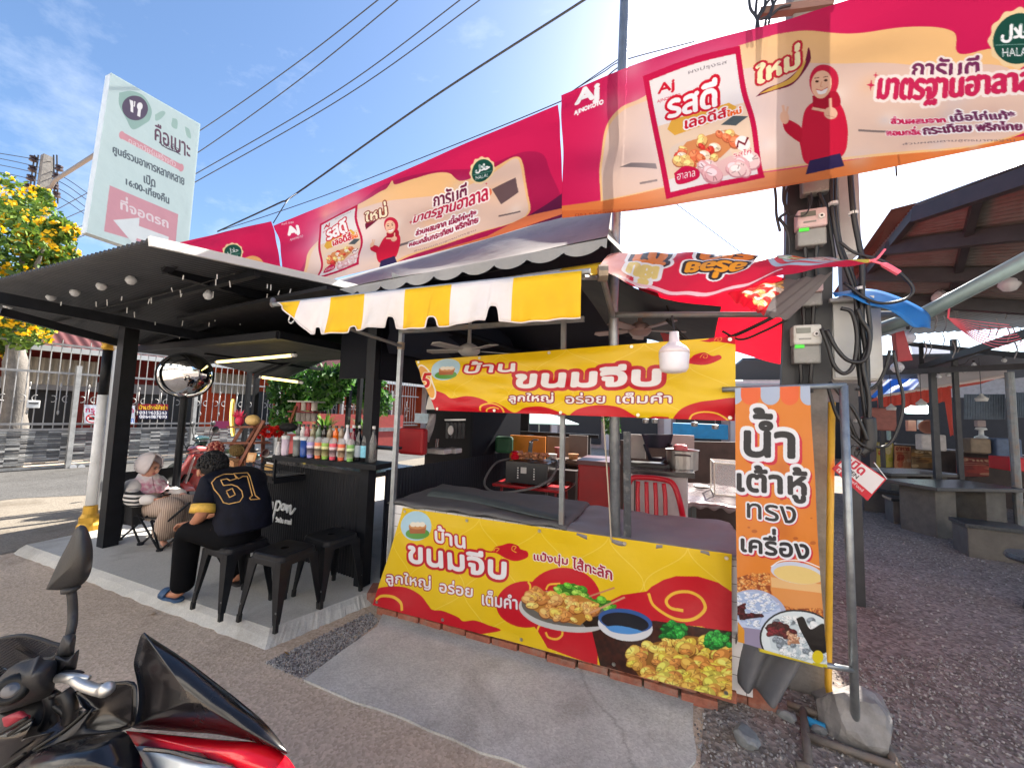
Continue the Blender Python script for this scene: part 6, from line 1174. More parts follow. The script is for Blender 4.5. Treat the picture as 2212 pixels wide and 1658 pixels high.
# stall fronts: counter, posters, goods
cq = [(300, 1395), (1130, 1480), (2300, 1600)]
fc_ = thing('food_stall', 'far food stall counter with faded posters on its front', 'stall', D(700, 1600, 9)); pa, pb_, pc_ = D(290, 1400, 9.6), D(1130, 1500, 8.6), D(2300, 1590, 7.6)
for a, b in ((pa, pb_), (pb_, pc_)): MB().prism([V(a.x, a.y, 0), V(b.x, b.y, 0), V(b.x, b.y, a.z), V(a.x, a.y, a.z)], (.1, .6, 0)).build('counter', m_dk2, fc_)
MB().prism([pb_+V(0, -.08, .0), pc_+V(0, -.08, .0), pc_+V(0, .6, 0), pb_+V(0, .6, 0)], (0, 0, .04)).build('worktop', mat('worktop_worn', (.16, .13, .12), .4, var=.3), fc_)
def poster(x0, y0, x1, y1, d, cols, lb, seed, words):
    q = [D(x0, y0, d), D(x1, y0+(x1-x0)*.06, d-.12), D(x1, y1, d-.12), D(x0, y1, d)]; s = Sheet([(0, 0), (1, 0), (1, 1), (0, 1)], 70, 90, cols[0]); g = np.random.default_rng(seed)
    for i in range(7): s.ell(g.uniform(.1, .9), g.uniform(.1, .9), g.uniform(.08, .25), g.uniform(.06, .16), cols[1+i % (len(cols)-1)], .7)
    s.text(words, (.1, .06, .2), (.9, .06, .2), cols[-1], [], .04); s.line([(.12, .3), (.8, .3)], .03, cols[-1], .7); s.line([(.12, .4), (.6, .4)], .03, cols[-1], .7)
    o = s.mesh('menu_poster', drape(q, .01, seed), POSTM); tag(o, lb, 'poster'); return o
POSTM = print_mat('faded_paper', .7)
poster(300, 1390, 500, 1690, 9.3, [(206, 190, 96), (170, 180, 60), (214, 90, 60), (236, 226, 190)], 'yellow green menu poster at the left end of the far food stall', 1, 'เมนู'); poster(512, 1432, 710, 1700, 9.1, [(206, 150, 110), (190, 90, 60), (230, 200, 160), (150, 50, 40)], 'orange pink menu poster next to the yellow green one on the far stall', 2, 'อาหาร'); poster(715, 1470, 1120, 1700, 8.8, [(120, 96, 66), (170, 120, 60), (90, 60, 40), (206, 180, 140)], 'wide brown menu poster right of the orange pink one on the far stall', 3, 'ข้าว'); poster(1250, 1560, 1840, 1800, 8.2, [(120, 50, 46), (160, 60, 50), (90, 70, 60), (190, 150, 120)], 'dull red menu poster behind the stone tables', 4, 'ยำแซ่บ')
blk(*zt_(1880, 1575), *zt_(2300, 1760), 6.8, .5, 'red_crate', mat('crate_red', C8(200, 24, 40), .5, var=.1), 'bright red plastic crate at the right edge of the market', 'crate', .02)
for nm, x0, y0, x1, y1, d, c, lb in (('white_box', 320, 1140, 410, 1230, 10.5, (.4, .4, .4), 'white box on the far stall below the blue tarp'), ('teal_post_board', 435, 1100, 480, 1370, 10.2, (.2, .3, .3), 'narrow teal board at the far stall'), ('pink_lantern', 670, 1130, 780, 1260, 9.8, (.5, .24, .18), 'square pinkish lamp shade hanging in the far stall'), ('white_notice', 808, 1130, 872, 1240, 9.8, (.55, .55, .58), 'small white notice beside the hanging lamp shade'), ('grey_bucket', 1500, 1130, 1610, 1210, 9.2, (.24, .2, .2), 'grey bucket hanging above the far counter')): blk(*zt_(x0, y0), *zt_(x1, y1), d, .12, nm, mat(nm+'_paint', c, .6, var=.15), lb, nm.split('_')[-1], .015)
p = D(915, 1210, 8.9); tag(MB().lathe([(.12, -.03), (.16, -.03), (.16, .03), (.12, .03), (.12, -.03)], p, 24, axis=(CAM-p).normalized(), sx=1).build('hanging_ring', mat('ring_rust', (.32, .14, .1), .7)), 'rusty oval ring ornament hanging on the dark column', 'ornament')
p = D(775, 1000, 9.6); fl_ = thing('flood_light', 'glowing white flood lamp under the ragged red valance', 'lamp', p); MB().box(p, (.42, .12, .22)).build('lit_panel', mat('lamp_glow', (.8, .9, .9), .4, emit=(.7, 1, .95), estr=1.6), fl_, bevel=.03); MB().tube([p+V(0, .03, .1), p+V(0, .05, .4)], .015, 6).build('stem', m_shb, fl_)
p = D(1560, 1505, 8.0); tag(MB().lathe([(.12, 0), (.13, .02), (.13, .22), (.1, .3), (.04, .34), (.035, .44), (.09, .46), (.07, .5), (0, .51)], p, 20).build('water_dispenser', mat('dispenser_white', (.5, .52, .52), .3, var=.1), smooth=True), 'white pump bottle standing on the far counter', 'bottle')
# stone tables and benches
m_gran = mat('granite_top', (.045, .05, .054), .3, var=.3, vscale=60, bump=.03); m_blkc = mat('cast_block', (.13, .12, .105), .9, var=.3, vscale=4, bump=.3, dirt=(.08, .075, .068), dscale=3)
stt = thing('stone_table', 'near stone table with a dark granite top on two concrete blocks', 'table', (0, 0, 0), 'stone tables in the yard')
MB().box((0, 0, .735), (1.5, .8, .05)).build('granite_top', m_gran, stt, bevel=.006)
for sx in (-.42, .42): MB().box((sx, 0, .355), (.34, .5, .71)).build('leg_block', m_blkc, stt, bevel=.01)
sbn = thing('stone_bench', 'stone bench block nearest the gravel in front of the stone tables', 'bench', (0, 0, 0), 'stone benches in the yard'); MB().box((0, 0, .395), (.62, .42, .05)).build('granite_top', m_gran, sbn, bevel=.006); MB().box((0, 0, .185), (.57, .38, .37)).build('bench_block', m_blkc, sbn, bevel=.01)
q1, q2 = atz(2024, 1053, .76), atz(2212, 1056, .76); ta = math.atan2(q2.y-q1.y, q2.x-q1.x); te = (q2-q1).normalized(); p = q1+te*.75+V(-te.y, te.x, 0)*.4; stt.location = (p.x, p.y, 0); stt.rotation_euler = (0, 0, ta); q1 = atz(1925, 1022, .76); p = q1+te*.75+V(-te.y, te.x, 0)*.4; dup(stt, (p.x, p.y, 0), ta, 'farther stone table, left of the near one, below the orange poster')
p = atz(2140, 1130, .42); sbn.location = (p.x, p.y, 0); sbn.rotation_euler = (0, 0, R(-6))
for x, y, lb in ((1968, 1076, 'stone bench left of the near table legs'), (2262, 1085, 'stone bench at the right picture edge beside the near table'), (2030, 1066, 'small looking stone bench between the two stone tables')): p = atz(x, y, .42); dup(sbn, (p.x, p.y, 0), R(-6), lb)
p = atz(2230, 1320, .0); ur = thing('stone_stool', 'round topped dark stone stool cut by the right picture edge', 'stool', p); MB().lathe([(.16, 0), (.15, .05), (.11, .2), (.13, .4), (.17, .44)], p+V(.12, 0, 0), 24).build('pedestal', m_blkc, ur, smooth=True); MB().lathe([(.0, .44), (.24, .44), (.25, .46), (.24, .49), (0, .49)], p+V(.12, 0, 0), 28).build('seat', m_gran, ur)
# ---------------------------------------------------------------- house and gate across the lane on the left
FD = V(.2, 1, 0).normalized(); FN = V(1, -.2, 0).normalized(); F0 = V(-13.6, 3.7, 0)
def onF(x, y, off=0.): d = ray(x, y); return CAM+d*((F0+FN*off-CAM).dot(FN)/d.dot(FN))
def fp(t, z, off=0.): return F0+FD*t+FN*off+V(0, 0, z)
hz = thing('red_house', 'dark red and orange single storey house with a tiled roof behind the metal fence', 'house', fp(2, 0, -3)); m_red = mat('house_red', C8(122, 32, 26), .8, var=.15, dirt=(.14, .03, .025)); m_or = mat('house_orange', C8(180, 66, 28), .8, var=.12)
FM = Matrix((FD, -FN, V(0, 0, 1))).transposed()
MB().box(fp(-2.5, 1.6, -3.6), (11.6, .2, 3.2), FM).build('wall', m_red, hz); MB().box(fp(10.3, 1.6, -3.3), (14, .2, 3.2), FM).build('wall', m_or, hz)
for t, w in ((.2, 2.4), (3.6, 1.6), (6.2, 1.3), (9.0, 1.6), (12.2, 1.5)): MB().box(fp(t, 1.1, -3.15 if t > 3.4 else -3.46), (w, .1, 2.2), FM).build('doorway', mat('doorway_dark', (.012, .011, .012), .4), hz)
for t, w in ((.9, 1.7), (5.4, 1.5), (8.4, .8)):
    mb = MB(); corr(mb, fp(t-w/2, 2.05, -2.9), FD*w, V(0, 0, .75), 14, .03, FN); mb.build('curtain', mat('curtain_cream', (.36, .33, .28), .8, var=.1), hz, smooth=True)
MB().box(fp(1.2, 2.05, -3.0), (4.4, .14, .3), FM).build('lintel', mat('lintel_grey', (.2, .2, .21), .8), hz)
m_tile = mat('roof_maroon', C8(84, 34, 32), .75, var=.25, vscale=8)
mb = MB(); corr(mb, fp(-9, 3.0, -1.6), FD*27, -FN*4+V(0, 0, 1.3), 120, .03, V(0, 0, 1), 3); mb.build('roof', m_tile, hz, smooth=True)
MB().box(fp(4.5, 2.96, -1.55), (27, .12, .14), FM).build('gutter', mat('gutter_white', (.6, .6, .58), .5), hz)
fe = thing('metal_fence', 'steel bar fence and gates with scroll ornaments over woven grey panels', 'fence', fp(2, 0)); m_fe = mat('fence_steel', (.3, .29, .28), .45, .4, var=.15); m_fs = mat('fence_slate', (.25, .25, .245), .6, .2, var=.3)
T0, T1 = -4.0, 12.0; zt3 = (onF(140, 745).z+onF(217, 753).z)/2; zm = onF(128, 805).z; zl = onF(128, 927).z; zb_ = .06
mb = MB()
for z in (zt3, zm, zl+.13, zl): mb.beam(fp(T0, z), fp(T1, z), .04, .05)
mb.build('rail', m_fe, fe)
mb = MB(); n = int((T1-T0)/.155)
for i in range(n): t = T0+.155*i; mb.tube([fp(t, zl), fp(t, zt3 if i % 3 else zt3+.12)], .011, 5)
mb.build('bar_grille', m_fe, fe)
mb = MB(); zsc = onF(150, 862).z
for i in range(int((T1-T0)/.46)):
    mb = MB()
    t = T0+.46*i+.1
    for sgn in (-1, 1): mb.tube([fp(t+sgn*(.045+.06*(1-math.cos(a))), zsc+.075*math.sin(a), .02) for a in np.linspace(-1.9, 1.9, 9)], .011, 5)
    for dz in (-.32, .32): mb.ball(fp(t+.0, zsc+dz, .01), (.022, .022, .06), 8, 6)
    mb.tube([fp(t, zsc-.34), fp(t, zsc+.34)], .01, 5); mb.build('scroll_ornament', m_fe, fe, smooth=True)
mb = MB(); g = np.random.default_rng(8); rows = int((zl-zb_-.06)/.052)
for i in range(int((10.6-T0)/.2)):
    for k in range(rows):
        o = .012 if (i+k) % 2 else -.012; mb.box(fp(T0+.2*i+.1, zb_+.06+.052*k+.026, o), (.205, .012, .044), FM, mi=int(g.integers(3)))
mb.build('woven_panel', [m_fs, mat('fence_slate_pale', (.46, .45, .42), .55, .2, var=.3), mat('fence_slate_dark', (.11, .11, .112), .6, .2, var=.3)], fe)
MB().beam(fp(T0, zb_), fp(10.6, zb_), .05, .06).build('bottom_rail', m_fs, fe)
for t in (-1.4, .95, 3.3, 5.6, 8.0, 10.4): MB().beam(fp(t, 0, .03), fp(t, zm+.2, .03), .09).build('gate_post', m_fs, fe)
for x in (158, 176): p = onF(x, 1008, .06); MB().tube([p, p+FN*.03], .06, 14).build('gate_wheel', mat('wheel_white', (.6, .6, .6), .4), fe)
def fence_sign(x0, y0, x1, y1, W, H, bg, paint, nm, lb):
    q = [onF(x0, y0, .07), onF(x1, y0+(x1-x0)*.01, .07), onF(x1, y1, .07), onF(x0, y1-(x1-x0)*.01, .07)]; s = Sheet([(0, 0), (W, 0), (W, H), (0, H)], W, H, bg); paint(s); o = s.mesh(nm, drape(q, .004, 2), print_mat(nm+'_vinyl', .6)); tag(o, lb, 'sign')
def p_rent(s):
    s.poly([(0, 0), (150, 0), (150, 33), (0, 33)], (150, 20, 30)); s.text('บ้านว่างให้เช่า', (6, 5, 30), (144, 5, 30), (250, 210, 40), [], .03); s.text('0819635263', (8, 39, 55), (142, 39, 55), WHT, [], .05); s.text('0864887090', (8, 61, 77), (142, 61, 77), WHT, [], .05)
fence_sign(298, 872, 363, 905, 150, 82, (26, 28, 70), p_rent, 'rental_sign', 'red and navy house for rent sign with two phone numbers on the fence')
def p_park(s):
    s.text('กรุณาอย่าจอด', (6, 8, 44), (214, 8, 44), (206, 30, 90), [], .04); s.text('ขวางทางเข้าออก', (70, 52, 84), (214, 52, 84), (40, 110, 200), [], .03); s.ell(34, 66, 28, 22, (206, 30, 40)); s.ell(34, 66, 22, 17, WHT); s.poly([(18, 66), (24, 58), (42, 58), (50, 66), (50, 74), (18, 74)], (30, 30, 34)); s.line([(16, 54), (52, 78)], 6, (206, 30, 40))
fence_sign(182, 874, 291, 915, 220, 90, (226, 230, 240), p_park, 'no_parking_sign', 'white no parking sign on the fence, half hidden by posts')
a = onF(58, 864, .08); b = onF(85, 881, .08); lbx = thing('letter_box', 'small white letter box fixed to the fence bars', 'letter box', b); MB().box((a+b)/2, (abs(FD.dot(b-a)), .1, abs(a.z-b.z)), FM).build('case', mat('letterbox_white', (.62, .62, .6), .4), lbx, bevel=.01); MB().box((a+b)/2+FN*.055+V(0, 0, .02), (abs(FD.dot(b-a))*.7, .01, .03), FM).build('slot', m_blk, lbx)
a = onF(430, 930, .1); b = onF(560, 1010, .1)
rl = thing('red_roller_wall', 'low red wall with a grey band beside the gate behind the scooters', 'wall', fp(9, 0)); 
MB().box(fp(8.3, .7, .35), (5.0, .1, 1.4), FM).build('wall_face', mat('wall_brick_red', C8(176, 74, 66), .7, var=.12), rl); MB().box(fp(8.3, .78, .41), (5.0, .04, .16), FM).build('grey_band', m_fs, rl)
p = onF(484, 917, .5); tag(MB().box(p, (.5, .03, .22), FM).build('meter_plate', mat('plate_pink', C8(120, 20, 70), .4)), 'small dark plate with a pink centre on the red wall', 'plate')
# grey trunk and yellow flowering tree
def leaves(mb, cs, n, size, g, mats=3, flat=.5):
    for k in range(n):
        c, r = cs[g.integers(len(cs))]; d = g.normal(size=3); d /= np.linalg.norm(d)+1e-9; p = Vector(c)+Vector(tuple(d*r*g.uniform(.35, 1.05)**.6)); s = size*g.uniform(.6, 1.3)
        u = Vector(tuple(g.normal(size=3))).normalized(); w = u.orthogonal().normalized(); q = Quaternion(u, g.uniform(0, 6.3)); w = q @ w
        mb.add([p-u*s, p+w*s*flat+Vector((0, 0, s*.15)), p+u*s, p-w*s*flat], [(0, 1, 2, 3)], int(g.integers(mats)))
m_l = [mat('leaf_a', C8(84, 116, 36), .6, var=.3, trans=.35), mat('leaf_b', C8(58, 92, 28), .6, var=.3, trans=.3), mat('leaf_c', C8(120, 146, 52), .6, var=.2, trans=.35)]; m_fl = mat('flower_yellow', C8(250, 196, 10), .6, var=.1, trans=.3)
tr = thing('flowering_tree', 'leafy tree covered with yellow flowers at the left edge behind the roof', 'tree', atd(12, 1010, 9.0)); g = np.random.default_rng(21); cs = []
for x, y, r in ((20, 430, .55), (70, 470, .55), (100, 530, .5), (20, 500, .6), (60, 560, .65), (110, 590, .45), (20, 590, .6), (130, 500, .28), (135, 560, .3), (-60, 480, .8), (-80, 580, .8), (40, 640, .5), (10, 690, .5), (50, 715, .4), (85, 705, .25), (20, 745, .3), (-70, 690, .7), (110, 640, .4), (90, 425, .2), (150, 620, .3)): cs.append((atd(x, y, 9.0+g.uniform(-.6, .6)), r))
mb = MB(); leaves(mb, cs, 9000, .075, g); mb.build('foliage', m_l, tr)
mb = MB()
for k in range(230):
    c, r = cs[g.integers(len(cs))]; d = g.normal(size=3); d[0] += .5; d[1] -= .5; d /= np.linalg.norm(d); c2 = Vector(c)+Vector(tuple(d*r*1.02)); leaves(mb, [(c2, .09)], 9, .05, g, 1, .8)
mb.build('flowers', m_fl, tr); b0 = atd(14, 1015, 9.0); b0.z = 0; t1 = atd(30, 640, 9.1)
mb = MB(); mb.tube(bez([b0, b0+V(.05, 0, 1.2), atd(34, 760, 9.0), t1], 6), [.24]*6+[.2]*6+[.15]*6+[.1], 12)
for x, y in ((100, 520), (-40, 520), (60, 450), (80, 700)): mb.tube(bez([atd(34, 740, 9.0), atd((x+34)/2, (y+700)/2, 9.0), atd(x, y, 9.0)], 5), [.08]*4+[.05]*4+[.03]*3, 7)
mb.build('trunk', mat('trunk_grey', (.2, .18, .16), .9, var=.3, vscale=8, bump=.5), tr, smooth=True)
# far utility pole on the left, arm and wires
pu = thing('utility_pole', 'distant concrete utility pole with insulator racks behind the flowering tree', 'utility pole', (-16, 9, 0)); c = atd(97, 400, 17); tp = atd(103, 338, 17); MB().beam(V(c.x, c.y, 0), tp, .32, .32).build('shaft', m_pole, pu)
for x in (60, 68, 125, 118):
    MB().tube([atd(x+15 if x < 90 else x-2, 335, 16.9), atd(x, 440, 16.9)], .03, 5).build('rack', m_shb, pu)
for x, y in ((72, 343), (70, 364), (66, 384), (60, 402), (128, 363), (122, 380), (118, 402), (122, 420)): MB().lathe([(.05, -.14), (.13, -.1), (.13, -.03), (.06, 0), (.12, .04), (.12, .1), (.04, .13)], atd(x, y, 16.8), 10).build('insulator', mat('insulator_brown', (.05, .03, .03), .3), pu)
MB().tube([atd(105, 412, 16.8), atd(118, 390, 16), atd(215, 328, 14)], .07, 8).build('lamp_arm', mat('arm_grey', (.2, .17, .16), .5, .4), pu)
def wire(pts, r, lb, grp='power lines across the sky', name='power_line', n=10): return tag(MB().tube(bez(pts, n), r, 5).build(name, m_cab), lb, 'cable', grp)
for i, (a, m_, b, lb) in enumerate((((432, 282), (644, 134), (880, -50), 'uppermost power line of the four crossing left of the pink banners'), ((425, 331), (650, 170), (920, -50), 'second power line from the top left of the pink banners'), ((420, 377), (730, 195), (1060, -50), 'third power line from the top left of the pink banners'), ((417, 396), (750, 205), (1105, -50), 'lowest of the four parallel power lines left of the pink banners'))):
    wire([atd(100, 335+i*25+130, 17)+V(0, 0, .0), atd(a[0]-110, a[1]+62, 15), atd(*a, 13), atd(*m_, 11), atd(*b, 9)], .014, lb)
wire([atd(470, 500, 7.2), atd(600, 440, 6.2), atd(640, 418, 6.0), atd(930, 214, 5.0), atd(1265, -2, 4.2), atd(1330, -50, 4.1)], .013, 'thick cable sagging from the pink banner seam up to the top of the sky', 'banner cables')
wire([atd(480, 497, 6), atd(600, 458, 5.4), atd(760, 400, 5.0), atd(1205, 222, 3.6), atd(1345, 140, 3.2)], .005, 'thin rope along the top of the middle pink banner', 'banner cables')
wire([atd(1225, 205, 3.4), atd(1345, 122, 3.2)], .004, 'short upper tie line between the banners and the tall galvanised pole', 'banner cables'); wire([atd(1215, 210, 3.4), atd(1300, 158, 3.3), atd(1350, 130, 3.2), atd(1500, 90, 3.2)], .004, 'lower tie line between the banners and the tall galvanised pole', 'banner cables')
wire([atd(590, 482, 4.9), atd(622, 432, 5.0), atd(640, 418, 5.9)], .006, 'short slanting tie from the banner seam to the thick cable', 'banner cables')
for i, (y0, y1) in enumerate(((370, 402), (384, 418), (400, 436), (418, 452))): wire([atd(-60, y0-40, 18), atd(110, y0, 17), atd(215, y1+30, 18), atd(330, y1+70, 19)], .016, ('topmost', 'second', 'third', 'lowest')[i]+' low wire running right from the distant pole to the milky sign', 'wires of the distant pole')
wire([atd(-40, 325, 17), atd(52, 340, 16.9), atd(110, 350, 16.9)], .016, 'wire reaching the distant pole from the left picture edge', 'wires of the distant pole')
wire([atd(1460, 440, 9), atd(1620, 560, 9)], .008, 'faint wire slanting across the bright gap right of the tall pole', 'banner cables')
wire([aty(1932, 318, 2.6), aty(1935, 350, 2.6), aty(1937, 380, 2.6)], .004, 'short loose string hanging under the right pink banner', 'banner cables')
# ---------------------------------------------------------------- greenery behind the kiosk
def vine(nm, lb, spots, n, size, seed, mats):
    t = thing(nm, lb, 'plant', V(atd(spots[0][0], spots[0][1], spots[0][3]).x, atd(spots[0][0], spots[0][1], spots[0][3]).y, 0)); g = np.random.default_rng(seed); mb = MB(); leaves(mb, [(atd(x, y, d), r) for x, y, r, d in spots], n, size, g, 3, .4); mb.build('foliage', mats, t)
    mb = MB()
    for x, y, r, d in spots[:4]: mb.tube([V(atd(x, y, d).x, atd(x, y, d).y, 0), atd(x, y, d)], .02, 5)
    mb.build('stem', mat('stem_brown', (.1, .07, .05), .9), t)
m_v = [mat('vine_a', C8(60, 110, 40), .5, var=.3, trans=.4), mat('vine_b', C8(34, 72, 30), .5, var=.3, trans=.3), mat('vine_c', C8(90, 140, 56), .5, var=.3, trans=.4)]
vine('climbing_vine', 'leafy green vine hanging along the back of the kiosk behind the bottles', [(610, 840, .3, 7.5), (620, 900, .3, 7.5), (650, 830, .3, 7.5), (690, 820, .3, 7.3), (720, 840, .28, 7.2), (735, 815, .25, 7.0), (640, 870, .25, 7.5), (600, 800, .2, 7.6), (700, 860, .22, 7.2)], 3600, .075, 31, m_v)
vine('hanging_shrub', 'light green shrub seen in the right end opening of the kiosk', [(800, 830, .3, 8), (780, 850, .28, 8), (815, 870, .3, 8), (808, 800, .3, 8)], 1300, .085, 32, m_v)
for i, (x, y, d) in enumerate(((702, 912, 6.6), (790, 912, 7.0))):
    c = atd(x, y, d); t = thing('spiky_plant', ('left' if i == 0 else 'right')+' of two spiky grass leaved plants behind the kiosk bottles', 'plant', V(c.x, c.y, 0), 'spiky plants behind the kiosk'); mb = MB(); g = np.random.default_rng(40+i)
    for k in range(90):
        a = g.uniform(0, 6.28); L = g.uniform(.25, .5); e = g.uniform(.2, 1.2); u = V(math.cos(a)*math.cos(e), math.sin(a)*math.cos(e), math.sin(e)); w = V(-math.sin(a), math.cos(a), 0)*.012; p = c-V(0, 0, .15)
        mb.add([p-w, p+u*L*.6-w+V(0, 0, .0), p+u*L-V(0, 0, .06), p+u*L*.6+w, p+w], [(0, 1, 2, 3, 4)], int(g.integers(2)))
    mb.build('blades', [mat('blade_a', C8(110, 150, 60), .5, trans=.4), mat('blade_b', C8(60, 100, 40), .5, trans=.3)], t); MB().lathe([(.14, 0), (.2, c.z-.16), (.18, c.z-.14)], V(c.x, c.y, 0), 14).build('pot', mat('pot_terracotta', C8(140, 70, 50), .8), t)
# ---------------------------------------------------------------- what closes the view behind the stall and market
bh = thing('pink_shophouse', 'pale pink shophouse row seen in bright sun through the back of the stall', 'building', (-2, 19, 0)); MB().box((-4, 20.1, 1.7), (26, .3, 3.4)).build('wall', mat('shop_pink', (.6, .46, .44), .8, var=.1), bh)
for i in range(9): MB().box((-15+i*2.7, 19.9, 1.35), (1.9, .2, 2.3)).build('opening', mat('opening_dark', (.03, .03, .035), .6), bh); MB().beam((-16.3+i*2.7, 19.4, 0), (-16.3+i*2.7, 19.4, 3), .3).build('column', mat('column_pale', (.7, .62, .6), .7), bh)
MB().box((-4, 19.2, 3.1), (26, 1.6, .12)).build('canopy', mat('canopy_zinc', (.4, .4, .4), .6), bh)
bh2 = thing('grey_warehouse', 'long grey building closing the market yard far behind the stalls', 'building', (16, 26, 0)); MB().box((19, 26, 2.2), (30, .3, 4.4)).build('wall', mat('warehouse_grey', (.3, .29, .29), .8, var=.2), bh2); mb = MB(); corr(mb, (4, 25.4, 4.4), V(30, 0, 0), V(0, 3, .9), 100, .03, V(0, 0, 1)); mb.build('roof', mat('roof_maroon', (0, 0, 0)), bh2)
um = thing('market_umbrella', 'pale teal market umbrella in the bright street behind the stall', 'umbrella', V(atd(1165, 912, 9.5).x, atd(1165, 912, 9.5).y, 0)); c = atd(1165, 898, 9.5); MB().lathe([(.02, .1), (.5, 0), (1.0, -.16), (.98, -.18), (.5, -.03), (.02, .06)], c, 8).build('canopy', mat('umbrella_teal', (.55, .72, .70), .7, trans=.3), um); MB().tube([V(c.x, c.y, 0), c], .02, 8).build('pole', m_galv, um)
c = atd(1332, 948, 9.0); tag(MB().lathe([(.2, 0), (.2, .03), (.13, .04), (.03, .5), (0, .5)], V(c.x, c.y, 0), 14).build('traffic_cone', mat('cone_orange', C8(230, 70, 30), .5)), 'orange traffic cone in the bright street behind the stall', 'cone')
for i, (x, y, d, w, h, dp, c_, nm, lb) in enumerate(((1345, 990, 7.0, .35, .8, .3, (.03, .03, .03), 'waste_bin', 'black bin in the bright gap behind the thick stall pole'), (1520, 960, 8.5, 1.3, .9, .5, (.35, .05, .05), 'red_counter', 'low red counter behind the covered back table'), (1510, 930, 9.5, 1.2, .35, .6, (.02, .3, .6), 'blue_tarp_roll', 'bright blue tarp over the back stall right of the freezer boards'))):
    p = atd(x, y, d); tag(MB().box((p.x, p.y, p.z if 'tarp' in nm else h/2), (w, dp, h)).build(nm, mat(nm+'_m', c_, .6, var=.15), bevel=.02), lb, nm.split('_')[1])
vine('potted_tree', 'slim green potted tree in the street behind the thick stall pole', [(1318, 905, .22, 9.6), (1322, 925, .2, 9.6), (1326, 890, .2, 9.6)], 500, .07, 34, m_v)
bp2 = thing('back_partition', 'dark brown boarded partition behind the freezer boards', 'partition', atd(1450, 1000, 6.0)); a, b = atd(1340, 950, 6.2), atd(1610, 955, 5.2); MB().prism([V(a.x, a.y, 0), V(b.x, b.y, 0), V(b.x, b.y, b.z), V(a.x, a.y, a.z)], (0, .06, 0)).build('boards', m_dk2, bp2)
bw = thing('back_partition', 'dark boarded partition across the back of the stall below the black rail', 'partition', atd(1200, 1000, 6.4)); a, b = atd(1088, 940, 6.4), atd(1275, 938, 6.0); MB().prism([V(a.x, a.y, 0), V(b.x, b.y, 0), V(b.x, b.y, b.z), V(a.x, a.y, a.z)], (0, .06, 0)).build('boards', m_dk, bw)
# ---------------------------------------------------------------- goods on the kiosk
Z7 = lambda x, y: (434.6+.2218*x, 702+.2218*y)
def onshelf(x, v=.13):
    """place on the bottle shelf under picture column x, v metres behind its front edge"""
    d = ray(Z7(x, 0)[0], 985); a = s0+SHY*v-CAM; n = SHY; k = a.dot(n)/d.dot(n); p = CAM+d*k; return V(p.x, p.y, zs)
cup = None
m_lidc = mat('clear_lid', (.75, .76, .78), .12, alpha=.45)
def drink_cup(p, col, band, lb):
    t = thing('drink_cup', lb, 'cup', p, 'labelled drink cups along the shelf front'); MB().lathe([(.026, 0), (.027, .004), (.036, .15), (.036, .152), (0, .152)], p, 18).build('cup_body', mat('drink_%d_%d_%d' % col, C8(*col), .25, var=.1), t, smooth=True)
    MB().lathe([(.0295, .03), (.0352, .115), (.0352, .118), (.03, .03)], p, 18).build('label', mat('cup_label_%d_%d_%d' % band, C8(*band), .5, var=.35, vscale=60), t, smooth=True); MB().lathe([(.038, .15), (.038, .156), (.034, .16), (.03, .185), (.015, .2), (0, .202)], p, 18).build('dome_lid', m_lidc, t, smooth=True)
for x, c, b, lb in ((1060, (170, 160, 214), (214, 206, 236), 'lilac labelled drink cup, third from the left end of the shelf front'), (1135, (236, 130, 90), (250, 214, 190), 'orange drink cup next to the lilac one on the shelf'), (1205, (150, 190, 90), (226, 226, 160), 'yellow green drink cup between the orange and pink ones'), (1280, (226, 90, 110), (246, 200, 206), 'pink drink cup in the middle of the shelf'), (1362, (236, 110, 80), (250, 200, 170), 'red orange drink cup right of the pink one'), (1450, (130, 180, 100), (206, 226, 180), 'green drink cup at the right end of the cup row')): drink_cup(onshelf(x, .07), c, b, lb)
for x, c, h, lb in ((812, (226, 206, 220), .19, 'pale pink plastic bottle at the left of the shelf front'), (925, (120, 124, 120), .19, 'clear tumbler with a dark straw on the shelf front'), (995, (44, 84, 160), .19, 'blue tumbler on the shelf front beside the lilac cup')):
    p = onshelf(x, .08); t = thing('tumbler', lb, 'tumbler', p); MB().lathe([(.03, 0), (.032, .01), (.036, h-.03), (.036, h-.03)], p, 16).build('body', mat('tumbler_%d' % x, C8(*c), .2, alpha=.85), t, smooth=True); MB().lathe([(.038, h-.03), (.038, h), (.02, h+.004), (0, h+.004)], p, 16).build('lid', mat('lid_white', (.65, .65, .66), .3), t)
p = onshelf(745, .06); tag(MB().lathe([(.022, 0), (.024, .06), (.012, .09), (.012, .13), (0, .132)], p, 12).build('small_bottle', mat('small_white', (.55, .53, .52), .3)), 'small white bottle at the far left tip of the bottle shelf', 'bottle')
m_shelf2 = MB().prism([s0+SHX*.12+SHY*.2+V(0, 0, .11), s1+SHY*.2+V(0, 0, .11), s1+SHY*.36+V(0, 0, .11), s0+SHX*.12+SHY*.36+V(0, 0, .11)], (0, 0, .02)).build('rear_step', m_blk, ki)
